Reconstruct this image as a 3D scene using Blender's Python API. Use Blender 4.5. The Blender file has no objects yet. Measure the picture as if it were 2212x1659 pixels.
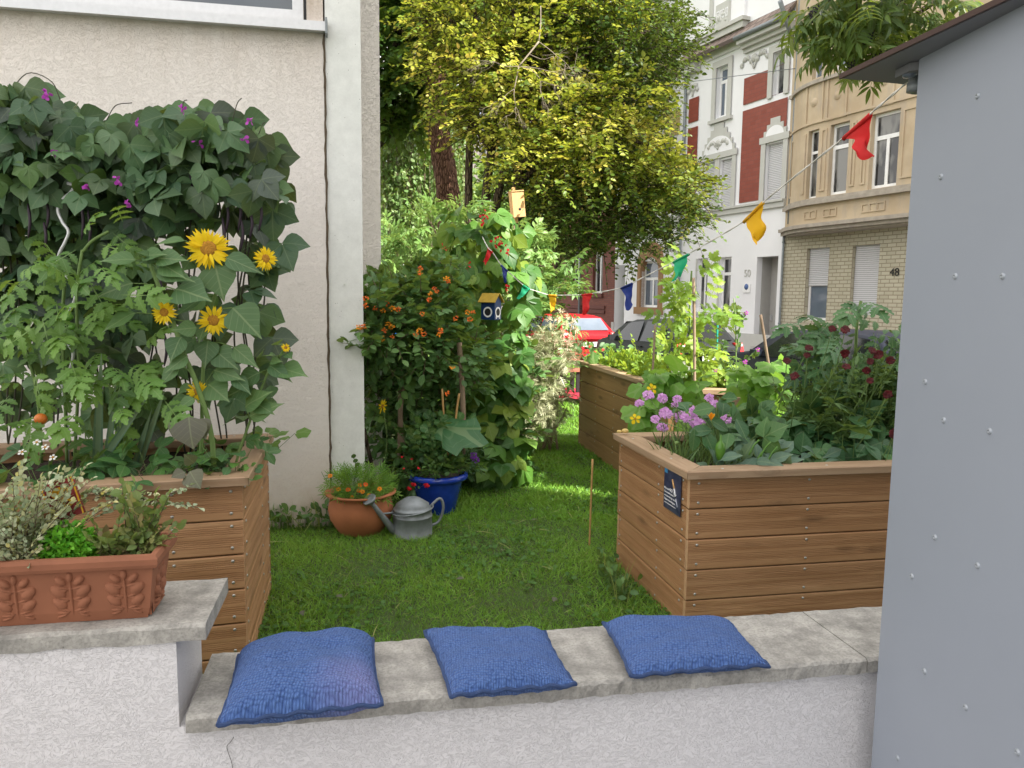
import bpy, math, random
import numpy as np
from mathutils import Vector
rng = np.random.default_rng(11); random.seed(5)
sc = bpy.context.scene; COL = sc.collection; R_ = math.radians
# ------------------------------------------------------------------ camera
FOC = 1660.0; PITCH = R_(6.41); ROLL = 0.0118; CAM = np.array([0, 0, 1.6])
cd = bpy.data.cameras.new("camera"); cam = bpy.data.objects.new("camera", cd); COL.objects.link(cam)
cam.location = (0, 0, 1.6); cam.rotation_mode = 'XYZ'
from mathutils import Matrix
cam.matrix_world = Matrix.Translation((0, 0, 1.6)) @ Matrix.Rotation(math.pi / 2 - PITCH, 4, 'X') @ Matrix.Rotation(ROLL, 4, 'Z')
cd.angle = 2 * math.atan(1106 / FOC); cd.clip_start = .05; cd.clip_end = 3000
sc.camera = cam
# ------------------------------------------------------------------ light
SUN_AZ = math.atan2(.80, -.60); SUN_EL = R_(43)      # azimuth clockwise from +Y
SKY_STRENGTH = .12; SUN_STRENGTH = 5.0; EXPOSURE = 1.42
w = bpy.data.worlds.new("World"); sc.world = w; w.use_nodes = True
wt = w.node_tree; bg = wt.nodes["Background"]
sky = wt.nodes.new("ShaderNodeTexSky"); sky.sky_type = 'NISHITA'; sky.sun_disc = False
sky.sun_elevation = SUN_EL; sky.sun_rotation = SUN_AZ; sky.air_density = 1.0; sky.dust_density = 2.5
# broken white cloud over the blue, so the light in the shade is nearly neutral
tc = wt.nodes.new("ShaderNodeTexCoord"); cn = wt.nodes.new("ShaderNodeTexNoise"); cn.inputs['Scale'].default_value = 2.2
cn.inputs['Detail'].default_value = 6; cr = wt.nodes.new("ShaderNodeValToRGB")
cr.color_ramp.elements[0].position = .30; cr.color_ramp.elements[1].position = .52
mx = wt.nodes.new("ShaderNodeMix"); mx.data_type = 'RGBA'; mx.inputs[7].default_value = (7.6, 7.3, 7.0, 1)
wt.links.new(tc.outputs['Generated'], cn.inputs['Vector']); wt.links.new(cn.outputs['Fac'], cr.inputs['Fac'])
wt.links.new(cr.outputs['Color'], mx.inputs[0]); wt.links.new(sky.outputs['Color'], mx.inputs[6])
wt.links.new(mx.outputs[2], bg.inputs['Color']); bg.inputs['Strength'].default_value = SKY_STRENGTH
sl = bpy.data.lights.new("sun", 'SUN'); sl.energy = SUN_STRENGTH; sl.angle = R_(.55); sl.color = (1, .95, .86)
so = bpy.data.objects.new("sun", sl); COL.objects.link(so); so.location = (8, -6, 20)
SV = Vector((math.sin(SUN_AZ) * math.cos(SUN_EL), math.cos(SUN_AZ) * math.cos(SUN_EL), math.sin(SUN_EL)))
so.rotation_euler = (-SV).to_track_quat('-Z', 'Y').to_euler()
vs = sc.view_settings; vs.view_transform = 'Standard'; vs.look = 'None'; vs.exposure = EXPOSURE; vs.gamma = 1; vs.use_curve_mapping = False
sc.cycles.max_bounces = 8; sc.cycles.transparent_max_bounces = 8; sc.cycles.use_denoising = True
# ------------------------------------------------------------------ where a viewing direction meets the place
_f = np.array([0, math.cos(PITCH), -math.sin(PITCH)]); _u = np.array([0, math.sin(PITCH), math.cos(PITCH)]); _r = np.array([1., 0, 0])
_rt = _r * math.cos(ROLL) + _u * math.sin(ROLL); _up = -_r * math.sin(ROLL) + _u * math.cos(ROLL)
def ray(x, y): return _f + _rt * (x - 1106) / FOC + _up * (829.5 - y) / FOC
def atZ(x, y, z): d = ray(x, y); return CAM + d * (z - 1.6) / d[2]
def atY(x, y, Y): d = ray(x, y); return CAM + d * Y / d[1]
def proj(P):
    v = np.asarray(P, float) - CAM; z = v @ _f; return 1106 + FOC * (v @ _rt) / z, 829.5 - FOC * (v @ _up) / z
def atP(x, y, p, n):
    d = ray(x, y); n = np.array(n, float); return CAM + d * (np.dot(np.array(p) - CAM, n) / np.dot(d, n))
G1 = np.array([.982, .189, 0]); G2 = np.array([-.189, .982, 0]); UP = np.array([0, 0, 1.])   # garden axes
def nrm(a): a = np.asarray(a, float); return a / np.maximum(np.linalg.norm(a, axis=-1, keepdims=True), 1e-9)
def V3(*a): return np.array(a, float)
# ------------------------------------------------------------------ meshes
ORG = {}
class MB:
    def __init__(s): s.V = []; s.A = []; s.L = []; s.S = []; s.M = []; s.H = []; s.n = 0
    def arr(s, V, F, mat=0, A=None, smooth=False):
        """F: (n,k) index array into V"""
        V = np.asarray(V, float).reshape(-1, 3); F = np.asarray(F, int)
        s.V.append(V); s.A.append(np.zeros((len(V), 3)) if A is None else np.asarray(A, float).reshape(-1, 3))
        s.faces(F, s.n, mat, smooth); s.n += len(V)
    def faces(s, F, off, mat, smooth):
        if len(F): s.L.append((F + off).ravel()); s.S.append(np.full(len(F), F.shape[1])); s.M.append(np.full(len(F), mat)); s.H.append(np.full(len(F), smooth))
    def add(s, V, F, mat=0, A=None, smooth=False):
        V = np.asarray(V, float).reshape(-1, 3)
        s.V.append(V); s.A.append(np.zeros((len(V), 3)) if A is None else np.asarray(A, float).reshape(-1, 3))
        by = {}
        for f in F: by.setdefault(len(f), []).append(f)
        for k, fs in by.items(): s.faces(np.array(fs, int), s.n, mat, smooth)
        s.n += len(V)
    def build(s, name, mats, parent=None, org=None):
        me = bpy.data.meshes.new(name); V = np.concatenate(s.V)
        if parent is not None: org = ORG[parent.name]
        if org is None: org = V3(*( (V.min(0) + V.max(0)) / 2 )); org[2] = V[:, 2].min()
        org = np.asarray(org, float)
        L = np.concatenate(s.L); S = np.concatenate(s.S)
        me.vertices.add(len(V)); me.vertices.foreach_set("co", (V - org).ravel().astype(np.float32))
        me.loops.add(len(L)); me.loops.foreach_set("vertex_index", L.astype(np.int32))
        me.polygons.add(len(S)); me.polygons.foreach_set("loop_start", np.concatenate([[0], np.cumsum(S)[:-1]]).astype(np.int32))
        me.polygons.foreach_set("loop_total", S.astype(np.int32))
        me.polygons.foreach_set("material_index", np.concatenate(s.M).astype(np.int32))
        me.polygons.foreach_set("use_smooth", np.concatenate(s.H).astype(bool))
        at = me.attributes.new("lc", 'FLOAT_VECTOR', 'POINT'); at.data.foreach_set("vector", np.concatenate(s.A).ravel().astype(np.float32))
        me.update(calc_edges=True)
        for m in (mats if isinstance(mats, (list, tuple)) else [mats]): me.materials.append(m)
        o = bpy.data.objects.new(name, me); COL.objects.link(o)
        if parent is not None: o.parent = parent
        else: o.location = org
        ORG[o.name] = org
        return o
def tag(o, label=None, cat=None, group=None, kind=None):
    for k, v in (('label', label), ('category', cat), ('group', group), ('kind', kind)):
        if v: o[k] = v
    return o
def thing(name, loc, label, cat, group=None):
    o = bpy.data.objects.new(name, None); COL.objects.link(o); o.location = tuple(loc); o.empty_display_size = .1
    ORG[o.name] = np.array(loc, float); return tag(o, label, cat, group)
# shapes ------------------------------------------------------------
def box(mb, c, sx, sy, sz, mat=0, ax=None, ay=None, az=None, rnd=None):
    """centre, half sizes along axes"""
    ax = G1 if ax is None else ax; ay = G2 if ay is None else ay; az = UP if az is None else az
    V = []; A = []
    for k in (-1, 1):
        for j in (-1, 1):
            for i in (-1, 1):
                V.append(np.array(c) + ax * i * sx + ay * j * sy + az * k * sz); A.append((i * sx, j * sy + k * sz, rnd if rnd is not None else .5))
    mb.add(V, [(0, 2, 3, 1), (4, 5, 7, 6), (0, 1, 5, 4), (2, 6, 7, 3), (0, 4, 6, 2), (1, 3, 7, 5)], mat, A)
def prism(mb, poly, vec, mat=0, A=None, caps=True, smooth=False):
    P = np.array(poly, float); n = len(P); V = np.concatenate([P, P + np.array(vec)])
    F = [(i, (i + 1) % n, n + (i + 1) % n, n + i) for i in range(n)]
    if A is not None: A = np.concatenate([A, A])
    mb.add(V, F, mat, A, smooth)
    if caps: mb.add(V, [tuple(range(n))[::-1], tuple(range(n, 2 * n))], mat, A)
def tube(mb, pts, rad, n=8, mat=0, caps=True, rnd=.5):
    P = np.array(pts, float); k = len(P); rad = np.broadcast_to(np.asarray(rad, float), (k,))
    T = nrm(np.gradient(P, axis=0)); ref = V3(0, 0, 1) if abs(T[0][2]) < .9 else V3(1, 0, 0)
    V = []; A = []; X = nrm(np.cross(ref, T[0])); ln = 0
    for i in range(k):
        X = nrm(X - T[i] * np.dot(X, T[i])); Yv = np.cross(T[i], X)
        if i: ln += np.linalg.norm(P[i] - P[i - 1])
        for j in range(n):
            a = 2 * math.pi * j / n; V.append(P[i] + rad[i] * (X * math.cos(a) + Yv * math.sin(a))); A.append((ln, j / n, rnd))
    F = [(i * n + j, i * n + (j + 1) % n, (i + 1) * n + (j + 1) % n, (i + 1) * n + j) for i in range(k - 1) for j in range(n)]
    if caps: F += [tuple(range(n))[::-1], tuple(range((k - 1) * n, k * n))]
    mb.add(V, F, mat, A, True)
def spline(pts, n=20):
    P = np.array(pts, float); k = len(P)
    if k < 3: return np.array([P[0] + (P[-1] - P[0]) * t for t in np.linspace(0, 1, n)])
    E = np.concatenate([[2 * P[0] - P[1]], P, [2 * P[-1] - P[-2]]]); out = []
    for t in np.linspace(0, k - 1 - 1e-6, n):
        i = int(t); u = t - i; a, b, c, d = E[i:i + 4]
        out.append(.5 * (2 * b + (c - a) * u + (2 * a - 5 * b + 4 * c - d) * u * u + (3 * b - a - 3 * c + d) * u ** 3))
    return np.array(out)
def lathe(mb, prof, c, n=28, mat=0, axis=None, smooth=True, rnd=.5):
    axis = UP if axis is None else nrm(axis); ref = V3(1, 0, 0) if abs(axis[0]) < .8 else V3(0, 1, 0)
    X = nrm(np.cross(axis, ref)); Yv = np.cross(axis, X); V = []; A = []
    for r, z in prof:
        for j in range(n):
            a = 2 * math.pi * j / n; V.append(np.array(c) + axis * z + (X * math.cos(a) + Yv * math.sin(a)) * max(r, 1e-4)); A.append((j / n, z, rnd))
    k = len(prof)
    mb.add(V, [(i * n + j, i * n + (j + 1) % n, (i + 1) * n + (j + 1) % n, (i + 1) * n + j) for i in range(k - 1) for j in range(n)], mat, A, smooth)
def grid(mb, fn, nu, nv, mat=0, smooth=True, wrapu=False, afn=None):
    V = []; A = []
    for i in range(nu):
        for j in range(nv):
            u = i / (nu if wrapu else nu - 1); v = j / (nv - 1); V.append(fn(u, v)); A.append(afn(u, v) if afn else (u, v, .5))
    F = []
    for i in range(nu if wrapu else nu - 1):
        for j in range(nv - 1): F.append((i * nv + j, ((i + 1) % nu) * nv + j, ((i + 1) % nu) * nv + j + 1, i * nv + j + 1))
    mb.add(V, F, mat, A, smooth)
# leaves --------------------------------------------------------------
def leafT(ws, fold=.25, curl=-.15, wav=0):
    n = len(ws); V = []; A = []; row = []
    for i, wd in enumerate(ws):
        t = i / (n - 1); z = curl * t * t + wav * math.sin(t * 9)
        if wd == 0: row.append([len(V)]); V.append((0, t, z)); A.append((0, t))
        else:
            b = len(V); row.append([b, b + 1, b + 2]); V += [(-wd, t, z + fold * wd), (0, t, z), (wd, t, z + fold * wd)]; A += [(-wd, t), (0, t), (wd, t)]
    F3 = []; F4 = []
    for a, b in zip(row, row[1:]):
        if len(a) == 1 and len(b) == 3: F3 += [(a[0], b[1], b[0]), (a[0], b[2], b[1])]
        elif len(a) == 3 and len(b) == 1: F3 += [(a[0], a[1], b[0]), (a[1], a[2], b[0])]
        elif len(a) == 3: F4 += [(a[0], a[1], b[1], b[0]), (a[1], a[2], b[2], b[1])]
    return np.array(V, float), np.array(A, float), np.array(F3, int).reshape(-1, 3), np.array(F4, int).reshape(-1, 4)
def lobeT(n=20, lobes=5, amp=.16, cup=.25, notch=.55, rip=.03):
    V = [(0, .12, 0)]; A = [(0, .3)]
    for k, f in ((0, .55), (1, 1.0)):
        for j in range(n):
            a = -math.pi / 2 + notch / 2 + (2 * math.pi - notch) * j / (n - 1)
            r = f * .5 * (1 + amp * math.cos(lobes * (a - math.pi / 2)) + (.06 * (-1) ** j if k else 0)) * (1 + .18 * math.sin(a))
            V.append((r * math.cos(a), .42 + r * math.sin(a) - .3 * (1 - f), -cup * r * r + rip * math.sin(7 * a) * f)); A.append((.12 * math.sin(2.5 * a) * f + .05, f))
    F3 = [(0, 1 + j, 2 + j) for j in range(n - 1)]; F4 = [(1 + j, 1 + n + j, 2 + n + j, 2 + j) for j in range(n - 1)]
    return np.array(V, float), np.array(A, float), np.array(F3, int), np.array(F4, int)
def mergeT(items):
    """items: (template, scale, angle, offset(x,y,z), tilt)"""
    V = []; A = []; F3 = []; F4 = []; n = 0
    for T, s, a, off, tilt in items:
        v = T[0] * s; c, d = math.cos(tilt), math.sin(tilt); v = np.stack([v[:, 0], v[:, 1] * c - v[:, 2] * d, v[:, 1] * d + v[:, 2] * c], 1)
        c, d = math.cos(a), math.sin(a); v = np.stack([v[:, 0] * c - v[:, 1] * d, v[:, 0] * d + v[:, 1] * c, v[:, 2]], 1) + np.array(off)
        V.append(v); A.append(T[1]); F3.append(T[2] + n); F4.append(T[3] + n); n += len(v)
    return np.concatenate(V), np.concatenate(A), np.concatenate(F3), np.concatenate(F4)
def leaves(mb, T, P, D, N, S, mat=0, rnd=None, wid=None):
    P = np.asarray(P, float).reshape(-1, 3); n = len(P)
    if n == 0: return
    D = nrm(np.broadcast_to(np.asarray(D, float), P.shape)); N = np.broadcast_to(np.asarray(N, float), P.shape)
    S = np.broadcast_to(np.asarray(S, float), (n,)); X = nrm(np.cross(D, N)); Z = np.cross(X, D)
    W = np.ones(n) if wid is None else np.broadcast_to(np.asarray(wid, float), (n,))
    v, a, f3, f4 = T; k = len(v)
    out = P[:, None] + S[:, None, None] * (v[None, :, 0:1] * W[:, None, None] * X[:, None] + v[None, :, 1:2] * D[:, None] + v[None, :, 2:3] * Z[:, None])
    r = rng.random(n) if rnd is None else np.broadcast_to(np.asarray(rnd, float), (n,))
    A = np.concatenate([np.broadcast_to(a[None], (n, k, 2)), np.broadcast_to(r[:, None, None], (n, k, 1))], 2)
    off = (np.arange(n) * k)[:, None, None]
    mb.V.append(out.reshape(-1, 3)); mb.A.append(A.reshape(-1, 3))
    mb.faces((f3[None] + off).reshape(-1, 3), mb.n, mat, True); mb.faces((f4[None] + off).reshape(-1, 4), mb.n, mat, True); mb.n += n * k
def twigs(mb, P0, P1, r0, r1, mat=0, sag=0.):
    P0 = np.asarray(P0, float).reshape(-1, 3); P1 = np.asarray(P1, float).reshape(-1, 3); n = len(P0)
    if n == 0: return
    T = nrm(P1 - P0); X = nrm(np.cross(T, V3(.31, .72, .2))); Yv = np.cross(T, X)
    r0 = np.broadcast_to(np.asarray(r0, float), (n,)); r1 = np.broadcast_to(np.asarray(r1, float), (n,)); rows = []
    for t in (0, .5, 1):
        c = P0 + (P1 - P0) * t; c = c + UP * (-sag * 4 * t * (1 - t)); rr = r0 * (1 - t) + r1 * t
        for j in range(3):
            a = 2.094 * j; rows.append(c + rr[:, None] * (X * math.cos(a) + Yv * math.sin(a)))
    V = np.stack(rows, 1).reshape(-1, 3); f = np.array([(3 * i + j, 3 * i + (j + 1) % 3, 3 * i + 3 + (j + 1) % 3, 3 * i + 3 + j) for i in (0, 1) for j in range(3)])
    A = np.tile(np.array([[0, 0, .5]]), (len(V), 1))
    mb.arr(V, (f[None] + (np.arange(n) * 9)[:, None, None]).reshape(-1, 4), mat, A, True)
def rdir(n, up=0., flat=1.):
    d = rng.normal(size=(n, 3)); d[:, 2] *= flat; d = nrm(d); d[:, 2] += up; return nrm(d)
def sprays(mb, T, O, D, L, k, size, droop=.25, lmat=0, smat=None, tilt=.4, rnd=None, fan=.9, szj=.25, srad=.004):
    """leafy shoots: leaves set alternately along a drooping twig, blades near horizontal"""
    O = np.asarray(O, float).reshape(-1, 3); n = len(O); D = nrm(np.broadcast_to(D, O.shape)); L = np.broadcast_to(np.asarray(L, float), (n,))
    side = nrm(np.cross(D, UP) + rng.normal(size=(n, 3)) * .12); nor = nrm(np.cross(side, D)); nor = nrm(nor + rng.normal(size=(n, 3)) * .25)
    base = rng.random(n) if rnd is None else np.broadcast_to(np.asarray(rnd, float), (n,))
    for j in range(k):
        t = (j + .6) / k; sg = 1 if j % 2 else -1
        p = O + D * (L * t)[:, None] - UP * (droop * L * t * t)[:, None]
        d = D * (.45 + .5 * (j == k - 1)) + side * sg * fan * (j < k - 1) + rng.normal(size=(n, 3)) * tilt * .6 - UP * droop * .4
        nn = nor + rng.normal(size=(n, 3)) * tilt
        leaves(mb, T, p, d, nn, size * (1 + rng.uniform(-szj, szj, n)), lmat, np.clip(base * .7 + rng.random(n) * .3, 0, 1))
    if smat is not None: twigs(mb, O, O + D * L[:, None] - UP * (droop * L)[:, None], srad, srad * .4, smat, sag=-.1 * float(np.mean(L)) * droop)
def blob_pts(n, c, r, shell=.5):
    d = nrm(rng.normal(size=(n, 3))); q = rng.random(n) ** (1 / 3) if shell == 0 else (1 - shell * rng.random(n) ** 1.5)
    return np.array(c) + d * q[:, None] * np.array(r), d
# ------------------------------------------------------------------ materials
def newmat(name):
    m = bpy.data.materials.new(name); m.use_nodes = True; t = m.node_tree; t.nodes.clear(); return m, t
def nd(t, typ, inp=None, **pr):
    n = t.nodes.new(typ)
    for k, v in pr.items(): setattr(n, k, v)
    for k, v in (inp or {}).items():
        s = n.inputs[k]
        if isinstance(v, bpy.types.NodeSocket): t.links.new(v, s)
        elif isinstance(v, (tuple, list)) and len(v) == 3 and s.type == 'RGBA': s.default_value = (*v, 1)
        else: s.default_value = v
    return n
def math_(t, op, a, b=None, c=None):
    n = nd(t, "ShaderNodeMath", operation=op)
    for i, v in enumerate((a, b, c)):
        if v is None: continue
        if isinstance(v, bpy.types.NodeSocket): t.links.new(v, n.inputs[i])
        else: n.inputs[i].default_value = v
    return n.outputs[0]
def ramp(t, fac, stops, interp='LINEAR'):
    n = nd(t, "ShaderNodeValToRGB", {'Fac': fac}); cr = n.color_ramp; cr.interpolation = interp
    while len(cr.elements) < len(stops): cr.elements.new(.5)
    for e, (p, c) in zip(cr.elements, stops): e.position = p; e.color = (*c, 1) if len(c) == 3 else c
    return n.outputs['Color']
def mix(t, fac, a, b, mode='MIX'):
    n = nd(t, "ShaderNodeMix", data_type='RGBA', blend_type=mode)
    for k, v in (('Factor', fac), ('A', a), ('B', b)):
        s = n.inputs[k] if k != 'Factor' else n.inputs[0]
        s = [i for i in n.inputs if i.name == k and i.type == ('RGBA' if k != 'Factor' else 'VALUE')][0]
        if isinstance(v, bpy.types.NodeSocket): t.links.new(v, s)
        elif k == 'Factor': s.default_value = v
        else: s.default_value = (*v, 1)
    return [o for o in n.outputs if o.type == 'RGBA'][0]
def coords(t, kind='Object', scale=(1, 1, 1), rot=(0, 0, 0)):
    if kind == 'lc': v = nd(t, "ShaderNodeAttribute", attribute_name="lc").outputs['Vector']
    else: v = nd(t, "ShaderNodeTexCoord").outputs[kind]
    return nd(t, "ShaderNodeMapping", {'Vector': v, 'Scale': scale, 'Rotation': rot}).outputs['Vector']
def noise(t, vec, scale, detail=4, rough=.55, dist=0):
    return nd(t, "ShaderNodeTexNoise", {'Vector': vec, 'Scale': scale, 'Detail': detail, 'Roughness': rough, 'Distortion': dist}).outputs['Fac']
def finish(t, col, rough=.7, bump=None, bs=.4, bd=.01, spec=.4, metal=0., extra=None):
    inp = {'Base Color': col, 'Roughness': rough, 'Specular IOR Level': spec, 'Metallic': metal}
    if bump is not None: inp['Normal'] = nd(t, "ShaderNodeBump", {'Height': bump, 'Strength': bs, 'Distance': bd}).outputs['Normal']
    inp.update(extra or {})
    p = nd(t, "ShaderNodeBsdfPrincipled", inp); o = nd(t, "ShaderNodeOutputMaterial"); t.links.new(p.outputs['BSDF'], o.inputs['Surface']); return p
def plain(name, col, rough=.6, spec=.4, metal=0., var=.12, scale=8., bs=.15, bd=.004):
    m, t = newmat(name); n = noise(t, coords(t), scale, 5)
    c = mix(t, n, tuple(x * (1 - var) for x in col), tuple(min(1, x * (1 + var)) for x in col)); finish(t, c, rough, n, bs, bd, spec, metal); return m
def leafmat(name, cols, trans=.35, tint=(.45, .55, .05), rough=.45, vein=.35, spec=.35):
    m, t = newmat(name); s = nd(t, "ShaderNodeSeparateXYZ", {'Vector': nd(t, "ShaderNodeAttribute", attribute_name="lc").outputs['Vector']})
    k = len(cols); c = ramp(t, s.outputs['Z'], [(i / (k - 1), q) for i, q in enumerate(cols)])
    ax = math_(t, 'ABSOLUTE', s.outputs['X'])
    mid = math_(t, 'LESS_THAN', ax, .018)
    side = math_(t, 'GREATER_THAN', math_(t, 'SINE', math_(t, 'MULTIPLY', math_(t, 'SUBTRACT', s.outputs['Y'], ax), 34.)), .93)
    v = math_(t, 'MULTIPLY', math_(t, 'MAXIMUM', mid, math_(t, 'MULTIPLY', side, .45)), vein)
    c = mix(t, v, c, mix(t, .6, c, (.42, .5, .25)))
    n = noise(t, coords(t), 35, 2); c = mix(t, math_(t, 'MULTIPLY', n, .3), c, mix(t, .5, c, (.02, .05, .01)))
    p = nd(t, "ShaderNodeBsdfPrincipled", {'Base Color': c, 'Roughness': rough, 'Specular IOR Level': spec,
           'Normal': nd(t, "ShaderNodeBump", {'Height': v, 'Strength': .25, 'Distance': .004, 'Normal': nd(t, "ShaderNodeNewGeometry").outputs['Normal']}).outputs['Normal']})
    tr = nd(t, "ShaderNodeBsdfTranslucent", {'Color': mix(t, .5, c, tint)})
    mxs = nd(t, "ShaderNodeMixShader", {0: trans}); t.links.new(p.outputs[0], mxs.inputs[1]); t.links.new(tr.outputs[0], mxs.inputs[2])
    o = nd(t, "ShaderNodeOutputMaterial"); t.links.new(mxs.outputs[0], o.inputs['Surface']); return m
def stucco(name, col, stain=None, worm=60., stain_z=(0, 1), bs=.75, alb=.25, foot=None):
    m, t = newmat(name); v = coords(t)
    vv = nd(t, "ShaderNodeMapping", {'Vector': nd(t, "ShaderNodeVectorMath", {0: v, 1: nd(t, "ShaderNodeVectorMath", {0: nd(t, "ShaderNodeTexNoise", {'Vector': v, 'Scale': 14., 'Detail': 2.}).outputs['Color'], 'Scale': .06}, operation='SCALE').outputs[0]}, operation='ADD').outputs[0], 'Scale': (.7, .7, 1.2)}).outputs[0]
    a = noise(t, vv, worm, 3, .6, 1.4); b = noise(t, v, worm * 2.6, 2)
    h = math_(t, 'ADD', math_(t, 'MULTIPLY', ramp(t, a, [(.36, (0, 0, 0)), (.50, (1, 1, 1))]), 1.), math_(t, 'MULTIPLY', b, .25))
    big = noise(t, v, 1.3, 5)
    c = mix(t, big, tuple(x * .94 for x in col), col)
    c = mix(t, math_(t, 'MULTIPLY', ramp(t, a, [(.30, (1, 1, 1)), (.44, (0, 0, 0))]), alb), c, tuple(x * .45 for x in col))
    if stain:
        z = nd(t, "ShaderNodeSeparateXYZ", {'Vector': v}).outputs['Z']
        sv = nd(t, "ShaderNodeMapping", {'Vector': v, 'Scale': (5, 5, .6)}).outputs[0]; sn = noise(t, sv, 1.6, 6, .65)
        g = nd(t, "ShaderNodeMapRange", {'Value': z, 'From Min': stain_z[0], 'From Max': stain_z[1]}).outputs[0]
        f = math_(t, 'MULTIPLY', math_(t, 'POWER', g, 2.2), ramp(t, sn, [(.25, (.15, .15, .15)), (.75, (1, 1, 1))])); c = mix(t, f, c, stain)
    if foot:
        z = nd(t, "ShaderNodeSeparateXYZ", {'Vector': v}).outputs['Z']; g = nd(t, "ShaderNodeMapRange", {'Value': z, 'From Min': .75, 'From Max': .0}).outputs[0]
        c = mix(t, math_(t, 'MULTIPLY', math_(t, 'POWER', g, 1.5), ramp(t, noise(t, v, 5., 6, .65), [(.3, (.25, .25, .25)), (.7, (1, 1, 1))])), c, foot)
    finish(t, c, .9, h, bs, .006, .2); return m
def concrete(name, col, pits=.5, scale=9., dark=.5):
    m, t = newmat(name); v = coords(t); n1 = noise(t, v, scale, 8, .65); n2 = noise(t, v, scale * 9, 4, .6)
    vo = nd(t, "ShaderNodeTexVoronoi", {'Vector': v, 'Scale': scale * 3.2, 'Randomness': 1.}).outputs['Distance']
    pit = ramp(t, vo, [(.06, (1, 1, 1)), (.11, (0, 0, 0))])
    sel = ramp(t, noise(t, v, scale * 1.3, 2), [(.5, (0, 0, 0)), (.6, (1, 1, 1))])
    pm = math_(t, 'MULTIPLY', math_(t, 'MULTIPLY', pit, sel), pits)
    c = mix(t, ramp(t, n1, [(.3, (0, 0, 0)), (.7, (1, 1, 1))]), tuple(x * (1 - dark * .5) for x in col), tuple(min(1, x * 1.1) for x in col))
    c = mix(t, math_(t, 'MULTIPLY', ramp(t, n2, [(.45, (0, 0, 0)), (.62, (1, 1, 1))]), .35 * dark), c, tuple(x * .35 for x in col))
    c = mix(t, pm, c, tuple(x * .3 for x in col))
    h = math_(t, 'SUBTRACT', math_(t, 'ADD', n1, math_(t, 'MULTIPLY', n2, .6 * dark + .1)), math_(t, 'MULTIPLY', pm, 1.5))
    finish(t, c, .88, h, .5, .006, .25); return m
def wood(name, dark, light, red=None, knots=.8, rough=.6):
    """grain runs along lc.x; lc.z is a number per board"""
    m, t = newmat(name); at = nd(t, "ShaderNodeAttribute", attribute_name="lc").outputs['Vector']
    s = nd(t, "ShaderNodeSeparateXYZ", {'Vector': at}); off = math_(t, 'MULTIPLY', s.outputs['Z'], 37.)
    v = nd(t, "ShaderNodeCombineXYZ", {'X': math_(t, 'ADD', s.outputs['X'], off), 'Y': s.outputs['Y'], 'Z': off}).outputs[0]
    kv = nd(t, "ShaderNodeMapping", {'Vector': v, 'Scale': (2.2, 9., 1)}).outputs[0]
    kd = nd(t, "ShaderNodeTexVoronoi", {'Vector': kv, 'Scale': 1.0, 'Randomness': 1.}).outputs['Distance']
    knot = ramp(t, kd, [(.05, (1, 1, 1)), (.24, (0, 0, 0))])
    gv = nd(t, "ShaderNodeMapping", {'Vector': v, 'Scale': (1.1, 24., 1)}).outputs[0]
    gx = nd(t, "ShaderNodeVectorMath", {0: gv, 1: nd(t, "ShaderNodeCombineXYZ", {'Y': math_(t, 'MULTIPLY', knot, 1.3)}).outputs[0]}, operation='ADD').outputs[0]
    g = noise(t, gx, 1.5, 6, .6, .6); fine = noise(t, nd(t, "ShaderNodeMapping", {'Vector': v, 'Scale': (3, 160, 1)}).outputs[0], 1.2, 3)
    rings = math_(t, 'SINE', math_(t, 'MULTIPLY', g, 46.)); rings = math_(t, 'MULTIPLY_ADD', rings, .5, .5)
    c = mix(t, ramp(t, g, [(.3, (0, 0, 0)), (.7, (1, 1, 1))]), dark, light)
    c = mix(t, math_(t, 'MULTIPLY', rings, .22), c, tuple(x * .6 for x in dark))
    c = mix(t, math_(t, 'MULTIPLY', fine, .35), c, tuple(x * .75 for x in dark))
    c = mix(t, math_(t, 'MULTIPLY', s.outputs['Z'], .45), c, red or dark); c = mix(t, math_(t, 'MULTIPLY', math_(t, 'FRACT', math_(t, 'MULTIPLY', s.outputs['Z'], 7.31)), .30), c, tuple(x * .6 for x in dark))
    c = mix(t, math_(t, 'MULTIPLY', knot, knots), c, tuple(x * .30 for x in dark))
    big = noise(t, coords(t), 2.2, 4); c = mix(t, math_(t, 'MULTIPLY', big, .35), c, tuple(x * .55 for x in dark))
    finish(t, c, rough, math_(t, 'ADD', g, fine), .25, .003, .3); return m
def brick(name, c1, c2, mortar, bw, bh, rough=.6, ms=.012, spec=.4):
    """courses follow lc = (metres along, metres up)"""
    m, t = newmat(name); v = coords(t, 'lc')
    b = nd(t, "ShaderNodeTexBrick", {'Vector': v, 'Color1': c1, 'Color2': c2, 'Mortar': mortar, 'Scale': 1., 'Mortar Size': ms, 'Mortar Smooth': .1, 'Bias': 0., 'Brick Width': bw, 'Row Height': bh})
    n = noise(t, coords(t), 3., 5); c = mix(t, math_(t, 'MULTIPLY', n, .4), b.outputs['Color'], tuple(x * .6 for x in c1))
    finish(t, c, rough, math_(t, 'SUBTRACT', 1., b.outputs['Fac']), .4, .01, spec); return m
def shutter(name, col, pitch):
    m, t = newmat(name); s = nd(t, "ShaderNodeSeparateXYZ", {'Vector': coords(t, 'lc')})
    sn = math_(t, 'SINE', math_(t, 'MULTIPLY', s.outputs['Y'], 6.283 / pitch)); c = mix(t, math_(t, 'LESS_THAN', sn, -.8), col, tuple(x * .4 for x in col))
    finish(t, c, .5, sn, .5, .01); return m
def glass(name, col=(.03, .035, .04)):
    m, t = newmat(name); finish(t, mix(t, noise(t, coords(t), 1.5, 3), col, tuple(x * 1.8 for x in col)), .06, None, spec=.6); return m
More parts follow.
